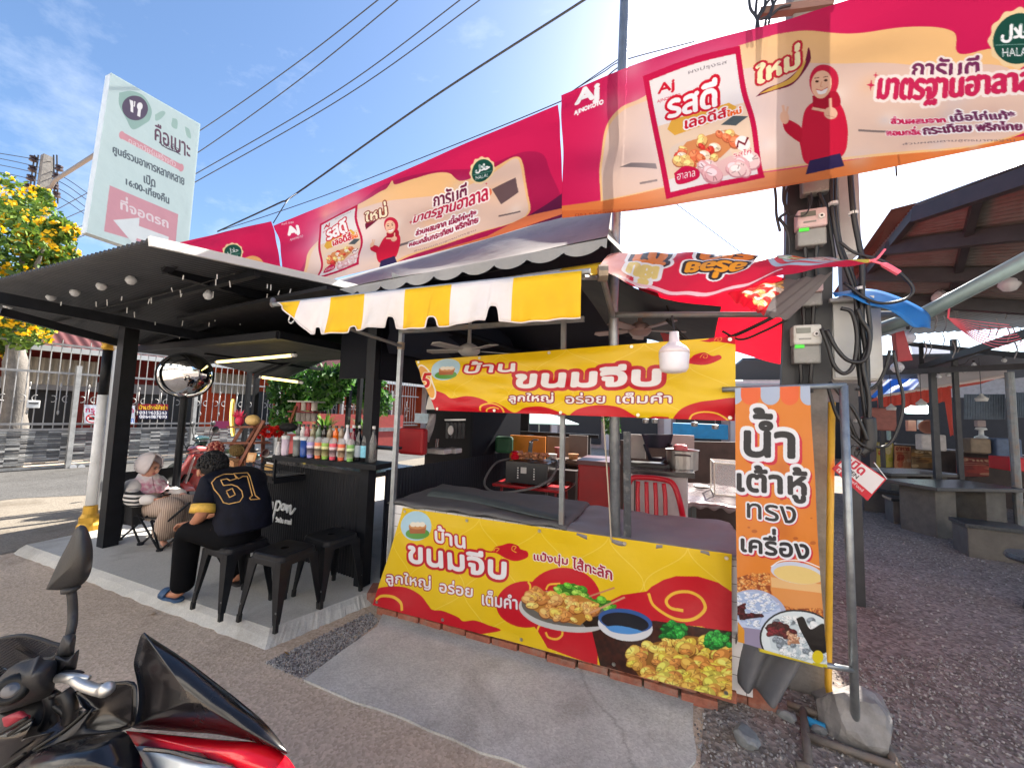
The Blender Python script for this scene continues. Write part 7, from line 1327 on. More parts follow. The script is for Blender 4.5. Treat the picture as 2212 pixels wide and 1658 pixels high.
for i, (x, c, lb) in enumerate(((938, (70, 70, 72), 'dark small syrup bottle, leftmost of the back row'), (978, (200, 196, 196), 'clear syrup bottle second in the back row'), (1020, (176, 90, 100), 'rose syrup bottle third in the back row'), (1075, (150, 140, 110), 'tan syrup bottle fourth in the back row'), (1132, (120, 140, 116), 'greenish syrup bottle fifth in the back row'), (1188, (30, 24, 22), 'black syrup bottle in the middle of the back row'), (1240, (150, 136, 110), 'tan syrup bottle between the black and orange ones'), (1300, (240, 110, 20), 'bright orange syrup bottle in the back row'), (1355, (160, 140, 120), 'tan syrup bottle right of the bright orange one'))):
    p = onshelf(x, .27)+V(0, 0, .13); t = thing('syrup_bottle', lb, 'bottle', p, 'syrup bottles in the back row'); MB().lathe([(.027, 0), (.029, .01), (.029, .05), (.026, .055), (.029, .06), (.029, .1), (.014, .13), (.013, .15)], p, 14).build('glass', mat('syrup_%d' % i, C8(*c), .12, coat=.3), t, smooth=True); MB().lathe([(.016, .15), (.016, .172), (0, .173)], p, 12).build('cap', mat('cap_dark', (.05, .04, .04), .3), t)
for x, c, cap, lab, lb in ((1408, (206, 206, 216), (.6, .6, .6), None, 'white syrup bottle right of the tan ones'), (1472, (100, 10, 30), (.6, .6, .6), None, 'maroon tall bottle behind the green cup'), (1528, (20, 20, 24), (.5, .5, .5), (150, 160, 170), 'dark tall bottle with a grey label'), (1590, (14, 14, 18), (.55, .55, .55), (120, 190, 214), 'dark tall bottle with a pale blue label'), (1668, (120, 120, 120), (.6, .6, .6), None, 'empty clear glass bottle at the right end of the shelf')):
    p = onshelf(x, .12); t = thing('tall_bottle', lb, 'bottle', p, 'tall bottles at the right end of the shelf'); MB().lathe([(.033, 0), (.036, .01), (.036, .17), (.028, .21), (.013, .26), (.012, .3)], p, 16).build('glass', mat('tallglass_%d' % x, C8(*c), .08, coat=.4, alpha=.6 if x == 1668 else 1), t, smooth=True); MB().lathe([(.015, .3), (.015, .325), (0, .326)], p, 12).build('cap', mat('cap_%d' % x, cap, .3), t)
    if lab: MB().lathe([(.0365, .04), (.0375, .045), (.0375, .14), (.0365, .145)], p, 16).build('label', mat('lab_%d' % x, C8(*lab), .5, var=.2, vscale=50), t)
# tiered wooden stand with fruit
m_wood = mat('stand_wood', C8(120, 66, 44), .6, var=.3, vscale=12, bump=.15); DS = 4.35
def ds(x, y, d=DS): return atd(*Z7(x, y), d)
ws = thing('fruit_stand', 'brown wooden ladder stand with two tiers on the kiosk counter', 'stand', ds(450, 1360)); 
for a, b in ((ds(612, 930, 4.2), ds(366, 1372, 4.2)), (ds(602, 925, 4.55), ds(603, 1345, 4.5)), (ds(398, 1005, 4.65), ds(282, 1190, 4.6)), (ds(575, 935, 4.62), ds(330, 1330, 4.7))): MB().beam(a, b, .022, .035).build('leg', m_wood, ws)
for y, x0, x1 in ((990, 322, 582), (1145, 272, 602)):
    a, b = ds(x0, y, 4.6), ds(x1, y, 4.25); c = (a+b)/2; MB().beam(a, b, .16, .02).build('tier', m_wood, ws)
tag(MB().ball(ds(503, 925, 4.4), (.085, .07, .062), 20, 14).build('melon', mat('melon_cream', C8(206, 172, 110), .6, var=.12, bump=.15), smooth=True), 'cream coloured melon on the top tier of the wooden stand', 'fruit')
df = MB().ball(ds(375, 930, 4.5), (.045, .045, .055), 14, 10); g = np.random.default_rng(5)
for k in range(22):
    u = Vector(tuple(g.normal(size=3))).normalized(); u.z = abs(u.z); c = ds(372, 900, 4.5); w = u.orthogonal().normalized()*.014; df.add([c-w+u*.03, c+w+u*.03, c+u*.085+V(0, 0, .02)], [(0, 1, 2)])
tag(df.build('dragon_fruit', mat('dragon_pink', C8(206, 40, 84), .5, var=.25), smooth=False), 'pink dragon fruit on the left end of the top tier', 'fruit')
def pompom(c, r, lb):
    mb = MB(); g = np.random.default_rng(int(c.x*-1000) % 999)
    for k in range(160):
        u = Vector(tuple(g.normal(size=3))).normalized(); w = u.orthogonal().normalized(); w = Quaternion(u, g.uniform(0, 6)) @ w; a = c+u*r*.55; mb.add([a-w*r*.2, c+u*r+w*r*.1, c+u*r*1.05+w*r*.3, a+w*r*.25], [(0, 1, 2, 3)])
    tag(mb.build('paper_flower', mat('flower_red', C8(214, 26, 20), .7, var=.25, trans=.2)), lb, 'flower', 'red paper flowers beside the stand')
pompom(ds(655, 1035, 4.35), .07, 'nearest red paper pompom flower right of the wooden stand'); pompom(ds(745, 1035, 4.6), .07, 'red paper pompom flower behind, closer to the bottles'); pompom(ds(575, 1070, 4.6), .045, 'small red paper flower peeping out behind the wooden stand')
pa = thing('pineapple', 'pineapple lying on its side under the wooden stand', 'fruit', ds(340, 1225)); c = ds(350, 1218, 4.35); ax_ = V(.95, -.2, .08).normalized(); mb = MB()
prof = [(.001, -.095), (.04, -.085), (.058, -.05), (.062, 0), (.056, .05), (.035, .088), (.001, .095)]; mb.lathe(prof, c, 18, axis=ax_); q_ = Vector((0, 0, 1)).rotation_difference(ax_)
for i in range(11):
    for k in range(13): z = -.085+i*.017; rr = .062*math.sqrt(max(.05, 1-(z/.1)**2)); a = 2*PI*(k+.5*(i % 2))/13; mb.ball(c+q_ @ V(rr*math.cos(a), rr*math.sin(a), z), .011, 5, 4)
mb.build('fruit_body', mat('pineapple_brown', C8(104, 82, 40), .7, var=.4, vscale=50), pa); mb = MB(); g = np.random.default_rng(6)
for k in range(34): 
    u = (-ax_+Vector(tuple(g.normal(size=3)))*.5).normalized(); w = u.orthogonal().normalized()*.012; a = c-ax_*.085; L = g.uniform(.06, .11); mb.add([a-w, a+u*L*.6-w*.8, a+u*L, a+u*L*.6+w*.8, a+w], [(0, 1, 2, 3, 4)])
mb.build('crown', mat('pine_leaf', C8(70, 100, 60), .6, var=.3), pa)
c = ds(140, 1200, 4.5); mb = MB().ball(c, .075, 16, 10)
for i in range(9):
    for k in range(14): th = PI*(i+.8)/9.6; a = 2*PI*(k+.5*(i % 2))/14; mb.ball(c+V(.076*math.sin(th)*math.cos(a), .076*math.sin(th)*math.sin(a), .076*math.cos(th)), (.016, .016, .013), 6, 4, mi=(i+k) % 2)
tag(mb.build('scaly_fruit', [mat('salak_red', C8(130, 44, 44), .5), mat('salak_pale', C8(196, 130, 110), .6)]), 'round red fruit with pale scales at the left of the counter', 'fruit')
a, b = ds(232, 1330, 4.3), ds(372, 1350, 4.2); tag(MB().beam(a, b, .12, .05).beam(a+V(0, -.005, .035), b+V(0, -.005, .035), .13, .012).build('wooden_crate', mat('crate_pine', C8(176, 130, 90), .7, var=.2)), 'little pale wooden crate under the pineapple', 'crate')
sg = thing('table_sign', 'small wooden plaque on an easel on the kiosk counter', 'sign', ds(480, 1370)); q = [ds(455, 1238, 4.15), ds(540, 1245, 4.12), ds(512, 1345, 4.08), ds(430, 1335, 4.1)]; MB().prism(q, (0, .01, 0)).build('plaque', mat('plaque_wood', C8(196, 140, 84), .5, var=.15), sg, bevel=.003)
q2 = [quadp(q, u, v)-V(0, .004, 0) for u, v in ((.2, .18), (.8, .18), (.8, .75), (.2, .75))]; MB().prism(q2, (0, .002, 0)).build('inset_panel', mat('plaque_pale', C8(214, 176, 130), .5), sg)
for s_ in (0, 1): MB().beam(q[2+s_]+V(0, -.005, .02), q[2+s_]+V(0, .0, -.03), .01).build('easel_leg', m_wood, sg)
p = ds(670, 1400, 4.0); tag(MB().box(p+V(0, 0, .02), (.09, .05, .06), .3).build('card_holder', mat('holder_wood', C8(190, 150, 90), .6, var=.1), bevel=.004), 'small wooden card box at the corner of the glass counter', 'box'); tag(MB().prism([ds(635, 1330, 4.02), ds(702, 1345, 4.0), ds(700, 1400, 4.0), ds(638, 1390, 4.02)], (0, .005, 0)).build('paper_card', mat('card_white', (.7, .68, .66), .6)), 'white paper card standing in the small wooden card box', 'card')
p = ds(628, 1245, 4.3); tag(MB().lathe([(.035, -.006), (.045, -.006), (.045, .006), (.035, .006), (.035, -.006)], p, 24, axis=(.3, -.9, .3)).build('dark_ring', mat('ring_dark', (.08, .03, .03), .2)), 'dark round hoop standing behind the small plaque', 'ring')
lm = thing('lit_mirror', 'tall rounded mirror edged with a warm light strip at the left of the fruit stand', 'mirror', ds(310, 1080, 5.0)); e_ = [ds(318+26*math.cos(a), 900+185*math.sin(a), 5.0) for a in np.linspace(0, 2*PI, 40)]; MB().poly(e_[:-1]).build('glass', mat('mirror_dark', (.12, .1, .1), .05, 1), lm); MB().tube([ds(318+30*math.cos(a), 900+190*math.sin(a), 4.98) for a in np.linspace(PI*.62, PI*1.38, 20)], .01, 6).build('light_strip', mat('warm_strip', (0, 0, 0)), lm)
# dark things at the back of the counter
tag(MB().ball(ds(850, 995, 4.6), (.11, .09, .055), 16, 10).build('cloth_hat', mat('cap_cloth', (.012, .012, .014), .8), smooth=True), 'black cloth hat lying behind the bottles beside the red flowers', 'hat')
rk = thing('back_rack', 'small dark red rack with tins standing behind the bottles', 'rack', ds(1010, 960, 5.4)); MB().box(ds(1025, 845, 5.4), (.5, .2, .02)).build('shelf_board', mat('rack_red', C8(110, 24, 30), .5), rk); MB().box(ds(1025, 745, 5.4), (.5, .2, .02)).build('shelf_board', mat('rack_grey', (.35, .35, .34), .5), rk)
for i in range(4): MB().lathe([(.04, 0), (.04, .12), (0, .12)], ds(950+i*50, 832, 5.4), 12).build('tin', mat('tin_%d' % (i % 2), C8(*((150, 20, 30), (180, 170, 160))[i % 2]), .4, var=.2), rk); MB().lathe([(.04, 0), (.04, .13), (0, .13)], ds(950+i*50, 935, 5.4), 12).build('jar', mat('jar_clay', (.32, .28, .26), .5, var=.2), rk)
MB().beam(ds(925, 790, 5.35), ds(865, 960, 5.2), .03).build('side_rail', m_wood, rk)
# ---------------------------------------------------------------- stools
m_st = mat('stool_black', (.009, .0092, .011), .42, .0, var=.35, vscale=14, bump=.05, spec=.35)
def make_stool(lb):
    t = thing('metal_stool', lb, 'stool', (0, 0, 0), 'black metal stools in front of the kiosk'); h = .49
    bm = MB(); a = .165
    def rr(x, y, r, z): return [(x*(1) + r*math.cos(t_), y + r*math.sin(t_), z) for t_ in ()]
    def rounded(w, r, z, k=5):
        out = []
        for cx_, cy_, a0_ in ((w-r, w-r, 0), (-w+r, w-r, PI/2), (-w+r, -w+r, PI), (w-r, -w+r, 1.5*PI)):
            for i in range(k+1): an = a0_+PI/2*i/k; out.append((cx_+r*math.cos(an), cy_+r*math.sin(an), z))
        return out
    rings = [rounded(.03, .029, h+.001), rounded(.12, .04, h+.004), rounded(.148, .05, h+.003), rounded(.158, .05, h-.006), rounded(.16, .05, h-.03), rounded(.163, .05, h-.034), rounded(.165, .05, h-.07)]
    n = len(rings[0]); bm.v = [p for r_ in rings for p in r_]
    for j in range(len(rings)-1):
        for i in range(n): bm.f.append((j*n+i, j*n+(i+1) % n, (j+1)*n+(i+1) % n, (j+1)*n+i)); bm.mi.append(0)
    bm.build('seat', m_st, t, smooth=False, thick=.003); MB().lathe([(0, 0), (.028, 0), (.03, .002)], (0, 0, h-.012), 16).build('seat_hole', mat('hole_dark', (.002, .002, .002), .9), t)
    for sx in (-1, 1):
        for sy in (-1, 1):
            lg = MB(); tpx, btx = .15, .19; wt, wb = .085, .03
            def sec(x, w, z): return [(sx*x, sy*x, z), (sx*(x-w), sy*(x+.002), z), (sx*(x-w), sy*(x-.006), z), (sx*(x-.008), sy*(x-.008), z), (sx*(x-.006), sy*(x-w), z), (sx*(x+.002), sy*(x-w), z)]
            lv = [sec(.163, .1, h-.04), sec(.165, .075, h-.1), sec(.176, .055, h-.25), sec(.19, .034, .075), sec(.191, .03, .05)]; lg.v = [p for r_ in lv for p in r_]
            for j in range(len(lv)-1):
                for i in range(6): lg.f.append((j*6+i, j*6+(i+1) % 6, (j+1)*6+(i+1) % 6, (j+1)*6+i)); lg.mi.append(0)
            L_ = lg.build('leg', m_st, t); MB().beam((sx*.184, sy*.184, 0), (sx*.182, sy*.182, .055), .026).build('foot', mat('foot_rubber', (.01, .01, .01), .7), L_); MB().lathe([(0, 0), (.008, 0), (.006, .003)], (sx*.178, sy*.187, .13), 8, axis=(0, sy, 0)).build('rivet', mat('rivet', (.2, .2, .2), .4, .8), L_)
    return t
so_ = make_stool('empty black metal stool in the middle, its seat fully in view'); so_.location = (-2.72, 2.15, .08); so_.rotation_euler = (0, 0, R(2))
dup(so_, (-3.19, 2.1, .08), R(-3), 'black metal stool the man in the dark jersey sits on'); dup(so_, (-2.68, 2.55, .08), R(-8), 'empty black metal stool farthest right, close to the kiosk panel')
# ---------------------------------------------------------------- people
m_skin = mat('skin_tan', C8(176, 120, 92), .55, var=.1, vscale=20); m_skin2 = mat('skin_light', C8(206, 150, 126), .55, var=.08, vscale=20)
def hand(parent, wrist, direction, palm, m, curl=.6, s=1.):
    """palm with five separate bent fingers grown as one surface; direction = wrist to fingers, palm = palm normal"""
    d = Vector(direction).normalized(); n = Vector(palm); n = (n-d*n.dot(d)).normalized(); a = d.cross(n); w = Vector(wrist); me = []
    c = w+d*.045*s; me.append([(*w, .022*s), (*c, (.03*s, .018*s)), (*(w+d*.08*s), (.032*s, .016*s))])
    k = w+d*.08*s
    for i, (o, L) in enumerate(((-.027, .07), (-.009, .08), (.009, .075), (.026, .06))):
        p = k+a*o*s; q = p+(d*math.cos(curl*.4)+n*math.sin(curl*.4))*L*.45*s; r_ = q+(d*math.cos(curl*1.2)+n*math.sin(curl*1.2))*L*.35*s; e = r_+(d*math.cos(curl*2)+n*math.sin(curl*2))*L*.3*s; me.append([(*k, (.032*s, .016*s)), (*p, .0095*s), (*q, .009*s), (*r_, .0085*s), (*e, .0075*s)])
    p = w+d*.025*s-a*.026*s; q = p+(d*.6-a*.6+n*.4).normalized()*.035*s; e = q+(d*.8+n*.5).normalized()*.03*s; me.append([(*c, (.03*s, .018*s)), (*p, .012*s), (*q, .0105*s), (*e, .0085*s)])
    return skin('hand', me, m, parent, 1)
def face(parent, c, fw, up, m, s=1.):
    """eyes, nose, mouth on the front of a head centred at c looking along fw"""
    fw, up = Vector(fw).normalized(), Vector(up).normalized(); sd_ = fw.cross(up).normalized(); rt_ = Matrix((sd_, fw, up)).transposed()
    MB().ball(c+fw*.092*s-up*.012*s, (.013*s, .017*s, .024*s), 10, 8, rot=rt_).build('nose', m, parent, smooth=True)
    for k in (-1, 1):
        MB().ball(c+fw*.078*s+sd_*.032*s*k+up*.018*s, (.014*s, .008*s, .006*s), 8, 6, rot=rt_).build('eye', mat('eye_dark', (.02, .015, .012), .3), parent, smooth=True); MB().ball(c+fw*.081*s+sd_*.033*s*k+up*.035*s, (.02*s, .006*s, .004*s), 8, 6, rot=rt_).build('eyebrow', mat('brow_dark', (.03, .02, .018), .7), parent, smooth=True)
    MB().ball(c+fw*.08*s-up*.05*s, (.024*s, .008*s, .008*s), 10, 6, rot=rt_).build('mouth', mat('lip', C8(160, 84, 80), .5), parent, smooth=True)
# man in the dark jersey, bent forward on his stool, seen from behind
mn = thing('person', 'person in a black jersey numbered 61 in gold, hunched forward on a black stool', 'person', (-3.2, 2.1, .08)); SZ = .57
T = lambda x, y, Y: tuple(aty(x, y, Y))
pel, sp1, che, nb = T(522, 1140, 2.12), T(530, 1092, 2.12), T(508, 1050, 2.12), T(480, 1024, 2.1); hd0 = aty(457, 1012, 2.06)
lsh, rsh = T(452, 1050, 1.94), T(540, 1030, 2.32); lel, rel = T(436, 1112, 1.88), T(470, 1105, 2.36); lwr, rwr = T(408, 1142, 1.96), T(412, 1128, 2.22)
lhip, rhip = T(500, 1158, 2.0), T(535, 1150, 2.24); lkn, rkn = T(408, 1142, 1.93), T(455, 1130, 2.33); lan, ran = (-3.58, 1.95, .17), (-3.47, 2.33, .17)
skin('body', [[(*pel, (.1, .1)), (*sp1, (.12, .1)), (*che, (.14, .1)), (*nb, .06), (hd0.x+.03, hd0.y, hd0.z-.02, (.075, .08)), (*hd0, (.085, .1)), (hd0.x-.06, hd0.y, hd0.z+.02, (.07, .08))], [(*che, (.14, .1)), (*lsh, .06), (*lel, .045), (*lwr, .028)], [(*che, (.14, .1)), (*rsh, .06), (*rel, .045), (*rwr, .028)], [(*pel, (.1, .1)), (*lhip, .07), (*lkn, .055), (*lan, .038), (lan[0]-.06, lan[1], .125, .032), (lan[0]-.17, lan[1], .115, (.04, .02))], [(*pel, (.1, .1)), (*rhip, .07), (*rkn, .055), (*ran, .038), (ran[0]-.06, ran[1], .125, .032), (ran[0]-.17, ran[1], .115, (.04, .02))]], m_skin, mn)
m_jer = mat('jersey_black', (.006, .007, .014), .75, var=.6, vscale=14, bump=.45, bscale=14, spec=.15)
L3 = lambda a, b, t: tuple(V(*a).lerp(V(*b), t))
jr = skin('jersey', [[(pel[0]+.02, pel[1], pel[2]-.05, .215), (*pel, .225), (*L3(pel, sp1, .5), .215), (*sp1, .205), (*L3(sp1, che, .5), .2), (*che, .175), (*nb, .085)], [(*che, .17), (*lsh, .095), (*L3(lsh, lel, .4), .088), (*L3(lsh, lel, .75), .08)], [(*che, .17), (*rsh, .1), (*L3(rsh, rel, .4), .088), (*L3(rsh, rel, .75), .08)]], m_jer, mn)
u = (V(*lel)-V(*lsh)).normalized(); e_ = V(*L3(lsh, lel, .78)); MB().tube([e_-u*.03, e_+u*.03], .083, 20).build('sleeve_band', mat('band_gold', C8(214, 170, 70), .6, var=.2, vscale=40), mn, smooth=True)
m_tr = mat('trousers_black', (.005, .005, .006), .85, var=.3, bump=.4, bscale=9, spec=.08)
def leg_(h, k, a, r): return [(*h, r), (*L3(h, k, .55), r-.015), (*k, r-.03), (*L3(k, a, .2), r-.032), (*L3(k, a, .6), r-.04), (a[0], a[1], .15, r-.045)]
skin('trousers', [leg_(lhip, lkn, lan, .13)[::-1]+[(pel[0], pel[1], pel[2]-.07, .15)]+leg_(rhip, rkn, ran, .125)], m_tr, mn)
hr = MB().ball(hd0+V(.015, 0, .035), (.105, .095, .1), 18, 12); g = np.random.default_rng(15)
for k in range(420):
    th, a = g.uniform(0, 1.75), g.uniform(0, 6.28); u = V(math.sin(th)*math.cos(a)+.25, math.sin(th)*math.sin(a), math.cos(th)).normalized(); p = hd0+V(.015+u.x*.1, u.y*.092, .035+u.z*.1); w = (u.orthogonal().normalized()); w = Quaternion(u, g.uniform(0, 6)) @ w; q = p+w*.03+u*.014; mbv = hr.tube([p, p+w*.018+u*.014, q-u*.004], [.008, .006, .002], 4)
hr.build('hair', mat('hair_black', (.008, .007, .007), .6, var=.4, vscale=30), mn, smooth=True)
MB().ball(hd0+V(-.01, -.088, -.02), (.022, .012, .032), 10, 8).build('ear', m_skin, mn, smooth=True); face(mn, hd0+V(-.02, 0, 0), (-.9, 0, -.45), (-.45, 0, .9), m_skin)
hand(mn, lwr, (-.8, .35, -.3), (0, .4, -.8), m_skin, .7); hand(mn, rwr, (-.8, -.3, -.2), (0, -.4, -.8), m_skin, .7)
def slipper(nm, c, parent, mc_, mst, L=.25):
    sh_ = MB(); pts = [(-.13, .0), (-.12, .035), (-.03, .048), (.05, .036), (.11, .035), (.13, 0), (.11, -.035), (.05, -.036), (-.03, -.048), (-.12, -.035)]; b = bez([(c.x+x*L/.25, c.y+y, c.z) for x, y in pts]+[(c.x-.13*L/.25, c.y, c.z)], 4)[:-1]; sh_.prism(b, (0, 0, .022)); sh_.build(nm, mc_, parent); MB().grid(lambda u, v: V(c.x-.085+.075*v, c.y+.05*math.cos(PI*u), c.z+.015+.052*math.sin(PI*u)), 12, 4).build('strap', mst, parent, smooth=True, thick=.006)
m_slb = mat('slipper_blue', C8(44, 76, 112), .6, var=.15); slipper('slipper', V(-3.71, 1.95, .081), mn, m_slb, m_slb); slipper('slipper', V(-3.57, 2.33, .081), mn, mat('slipper_dark', (.02, .02, .022), .6), mat('slipper_pale', (.5, .46, .42), .6))
# gold number on the back of the jersey
from mathutils.bvhtree import BVHTree
bpy.context.view_layer.update(); dg = bpy.context.evaluated_depsgraph_get(); ev = jr.evaluated_get(dg); me_ = ev.to_mesh(); bv = BVHTree.FromPolygons([jr.matrix_world @ v.co for v in me_.vertices], [tuple(p.vertices) for p in me_.polygons]); ev.to_mesh_clear()
Z5b = lambda x, y: (200.6+.242*x, 902.7+.242*y)
m_gl = mat('number_gold', C8(206, 160, 90), .5)
def on_back(pts, w=.0036, close=True):
    P = []
    pts = list(pts)+([pts[0]] if close else [])
    for (ax0, ay0), (bx0, by0) in zip(pts, pts[1:]):
        for k in range(6):
            x, y = Z5b(ax0+(bx0-ax0)*k/6, ay0+(by0-ay0)*k/6); d = ray(x, y).normalized(); h = bv.ray_cast(CAM, d)
            if h[0]: P.append(h[0]-d*.006)
    if len(P) > 2: MB().tube(P, w, 6).build('number_outline', m_gl, mn)
on_back([(1262, 498), (1170, 500), (1100, 530), (1060, 575), (1080, 630), (1130, 690), (1165, 752), (1215, 765), (1310, 745), (1340, 700), (1330, 650), (1290, 610), (1240, 592), (1165, 600), (1142, 552), (1195, 540), (1225, 556), (1282, 538)])
on_back([(1190, 650), (1245, 626), (1272, 682), (1220, 706)]); on_back([(1255, 494), (1380, 486), (1402, 520), (1450, 690), (1490, 720), (1412, 726), (1398, 712), (1424, 690), (1380, 520), (1340, 518), (1300, 540)])
# woman in a white headscarf reading her phone on a camp chair
wm = thing('person', 'person in a white and pink headscarf and striped cream jumper, looking at a phone', 'person', (-5.45, 2.65, .08))
G = lambda x, y, Y: aty(x, y, Y)
fwv = V(.8, .25, -.5).normalized(); hup = (V(0, 0, 1)-fwv*fwv.z).normalized(); hs_ = fwv.cross(hup); hc = G(325, 1003, 2.62); nk = G(318, 1036, 2.64); ch_ = G(314, 1058, 2.66); pv = G(316, 1098, 2.72)
lsw, rsw = G(286, 1050, 2.5), G(345, 1042, 2.84); lew, rew = G(286, 1080, 2.42), G(364, 1062, 2.86); hw = G(345, 1074, 2.5); lww = hw+V(-.03, -.02, -.02); rww = G(396, 1066, 2.75)
kl, kr = G(378, 1092, 2.45), G(412, 1080, 2.72); al_, ar_ = G(352, 1160, 2.6), G(378, 1158, 2.72); al_.z = ar_.z = .16
def j(p, r): return (p.x, p.y, p.z, r)
skin('body', [[j(pv, (.15, .13)), j(ch_, (.15, .11)), j(nk, .055), j(hc+fwv*.015-hup*.035, .085), j(hc+fwv*.01+hup*.045, .088)], [j(ch_, (.15, .11)), j(lsw, .06), j(lew, .045), j(lww, .027)], [j(ch_, (.15, .11)), j(rsw, .06), j(rew, .045), j(rww, .027)], [j(pv, (.15, .13)), j(kl, .06), j(al_, .036), j(al_+V(.06, -.02, -.045), .03), j(al_+V(.15, -.04, -.055), (.035, .018))], [j(pv, (.15, .13)), j(kr, .06), j(ar_, .036), j(ar_+V(.06, 0, -.045), .03), j(ar_+V(.15, 0, -.055), (.035, .018))]], m_skin2, wm)
def stripe_mat(name, c1, c2, axis, sc, lo, hi, bd):
    m = bpy.data.materials.new(name); m.use_nodes = True; N = m.node_tree.nodes; L = m.node_tree.links; b = N['Principled BSDF']; b.inputs['Roughness'].default_value = .85
    tc = N.new('ShaderNodeTexCoord'); mp = N.new('ShaderNodeMapping'); mp.inputs['Rotation'].default_value = axis; L.new(tc.outputs['Object'], mp.inputs[0]); wv = N.new('ShaderNodeTexWave'); wv.bands_direction = bd; wv.inputs['Scale'].default_value = sc; wv.inputs['Distortion'].default_value = .6; L.new(mp.outputs[0], wv.inputs['Vector']); r_ = N.new('ShaderNodeValToRGB'); r_.color_ramp.interpolation = 'CONSTANT' if lo == hi else 'LINEAR'; r_.color_ramp.elements[0].position = lo; r_.color_ramp.elements[1].position = hi; r_.color_ramp.elements[0].color = (*c1, 1); r_.color_ramp.elements[1].color = (*c2, 1)
    if lo == hi: r_.color_ramp.elements[0].position = 0
    L.new(wv.outputs['Fac'], r_.inputs[0]); L.new(r_.outputs[0], b.inputs['Base Color']); bp = N.new('ShaderNodeBump'); bp.inputs['Strength'].default_value = .3; bp.inputs['Distance'].default_value = .01; L.new(wv.outputs['Fac'], bp.inputs['Height']); L.new(bp.outputs[0], b.inputs['Normal']); return m
m_jp = mat('jumper_cream', C8(206, 200, 196), .9, var=.08, bump=.3, bscale=14); m_jst = stripe_mat('jumper_stripes', C8(206, 200, 196), (.015, .015, .017), (0, 0, 0), 7.5, .5, .5, 'Z')
skin('jumper', [[j(pv+V(.02, 0, .0), .17), j(pv.lerp(ch_, .5), .18), j(ch_, .155), j(nk, (.08, .08))], [j(ch_, .155), j(lsw, .095), j(lsw.lerp(lew, .6), .092)], [j(ch_, .155), j(rsw, .095), j(rsw.lerp(rew, .6), .092)]], m_jp, wm)
skin('striped_sleeve', [[j(lsw.lerp(lew, .45), .094), j(lew, .092), j(lew.lerp(lww, .35), .082), j(lew.lerp(lww, .45), .07)]], m_jst, wm); skin('striped_sleeve', [[j(rsw.lerp(rew, .45), .09), j(rew, .088), j(rew.lerp(rww, .4), .075)]], m_jst, wm)
skin('sleeve_cuff', [[j(lew.lerp(lww, .4), .07), j(lew.lerp(lww, .75), .058), j(lww, .04)]], m_jp, wm); skin('sleeve_cuff', [[j(rew.lerp(rww, .3), .068), j(rew.lerp(rww, .7), .06), j(rww, .045)]], m_jp, wm)
skin('ribbed_trousers', [[j(al_+V(0, 0, .03), .125), j(kl.lerp(al_, .5), .12), j(kl, .105), j(pv.lerp(kl, .5), .125), j(pv+V(.02, 0, -.02), .15), j(pv.lerp(kr, .5), .125), j(kr, .105), j(kr.lerp(ar_, .5), .12), j(ar_+V(0, 0, .03), .125)]], stripe_mat('trouser_ribs', C8(190, 168, 152), C8(146, 124, 110), (0, 0, R(-63)), 19, .3, .7, 'X'), wm)
# headscarf: hood open at the front, falling to a pink printed drape

m_hij = bpy.data.materials.new('headscarf'); m_hij.use_nodes = True; N = m_hij.node_tree.nodes; L = m_hij.node_tree.links; b = N['Principled BSDF']; b.inputs['Roughness'].default_value = .8; tc = N.new('ShaderNodeTexCoord'); sp = N.new('ShaderNodeSeparateXYZ'); L.new(tc.outputs['Object'], sp.inputs[0]); nz = N.new('ShaderNodeTexNoise'); nz.inputs['Scale'].default_value = 22; nz.inputs['Detail'].default_value = 4; L.new(tc.outputs['Object'], nz.inputs['Vector']); mr = N.new('ShaderNodeMapRange'); mr.inputs['From Min'].default_value = hc.z-.08-.08; mr.inputs['From Max'].default_value = hc.z-.2-.08; L.new(sp.outputs[2], mr.inputs['Value']); mm = N.new('ShaderNodeMath'); mm.operation = 'MULTIPLY'; L.new(mr.outputs[0], mm.inputs[0]); L.new(nz.outputs['Fac'], mm.inputs[1]); rp = N.new('ShaderNodeValToRGB'); rp.color_ramp.elements[0].position = .3; rp.color_ramp.elements[1].position = .58; rp.color_ramp.elements[0].color = (*C8(222, 212, 212), 1); rp.color_ramp.elements[1].color = (*C8(196, 130, 150), 1); L.new(mm.outputs[0], rp.inputs[0]); L.new(rp.outputs[0], b.inputs['Base Color'])
hd = MB()
def hood(u, v):
    a = (u-.5)*2*PI*.8; ph = v*PI*.74
    p = hc+hup*(.132*math.cos(ph))+(-fwv*math.cos(a)+hs_*math.sin(a))*(.114*math.sin(ph)+.008)*(1+.02*math.sin(u*60+v*8)); return p-fwv*.022
hd.grid(hood, 40, 16)
hd.build('headscarf', m_hij, wm, smooth=True, thick=.008)
MB().grid(lambda u, v: nk+V(.0, 0, .05)+V(math.cos(u*2*PI)*(.075+.09*v)+.05*v, math.sin(u*2*PI)*(.075+.1*v), .03-.15*v-.06*v*max(0, math.cos(u*2*PI)))+V(0, 0, .008*math.sin(u*50+v*9)), 48, 12).build('scarf_drape', m_hij, wm, smooth=True, thick=.008)
face(wm, hc+fwv*.018, fwv, hup, m_skin2, 1.1)
hand(wm, lww, (.85, .3, .1), (0, 0, 1), m_skin2, .9); hand(wm, rww, (.8, -.4, 0), (0, 0, -1), m_skin2, .5)
pp = lww+V(.1, .02, .045); ph = thing('mobile_phone', 'mobile phone held by the seated person in the white headscarf', 'phone', pp); MB().box(pp, (.14, .075, .009), Matrix.Rotation(R(-20), 3, 'Y')).build('phone_body', m_blk, ph, bevel=.003)
MB().box(pp+V(.0015, 0, .0062), (.125, .066, .002), Matrix.Rotation(R(-20), 3, 'Y')).build('screen', mat('phone_screen', (.03, .03, .035), .1), ph)
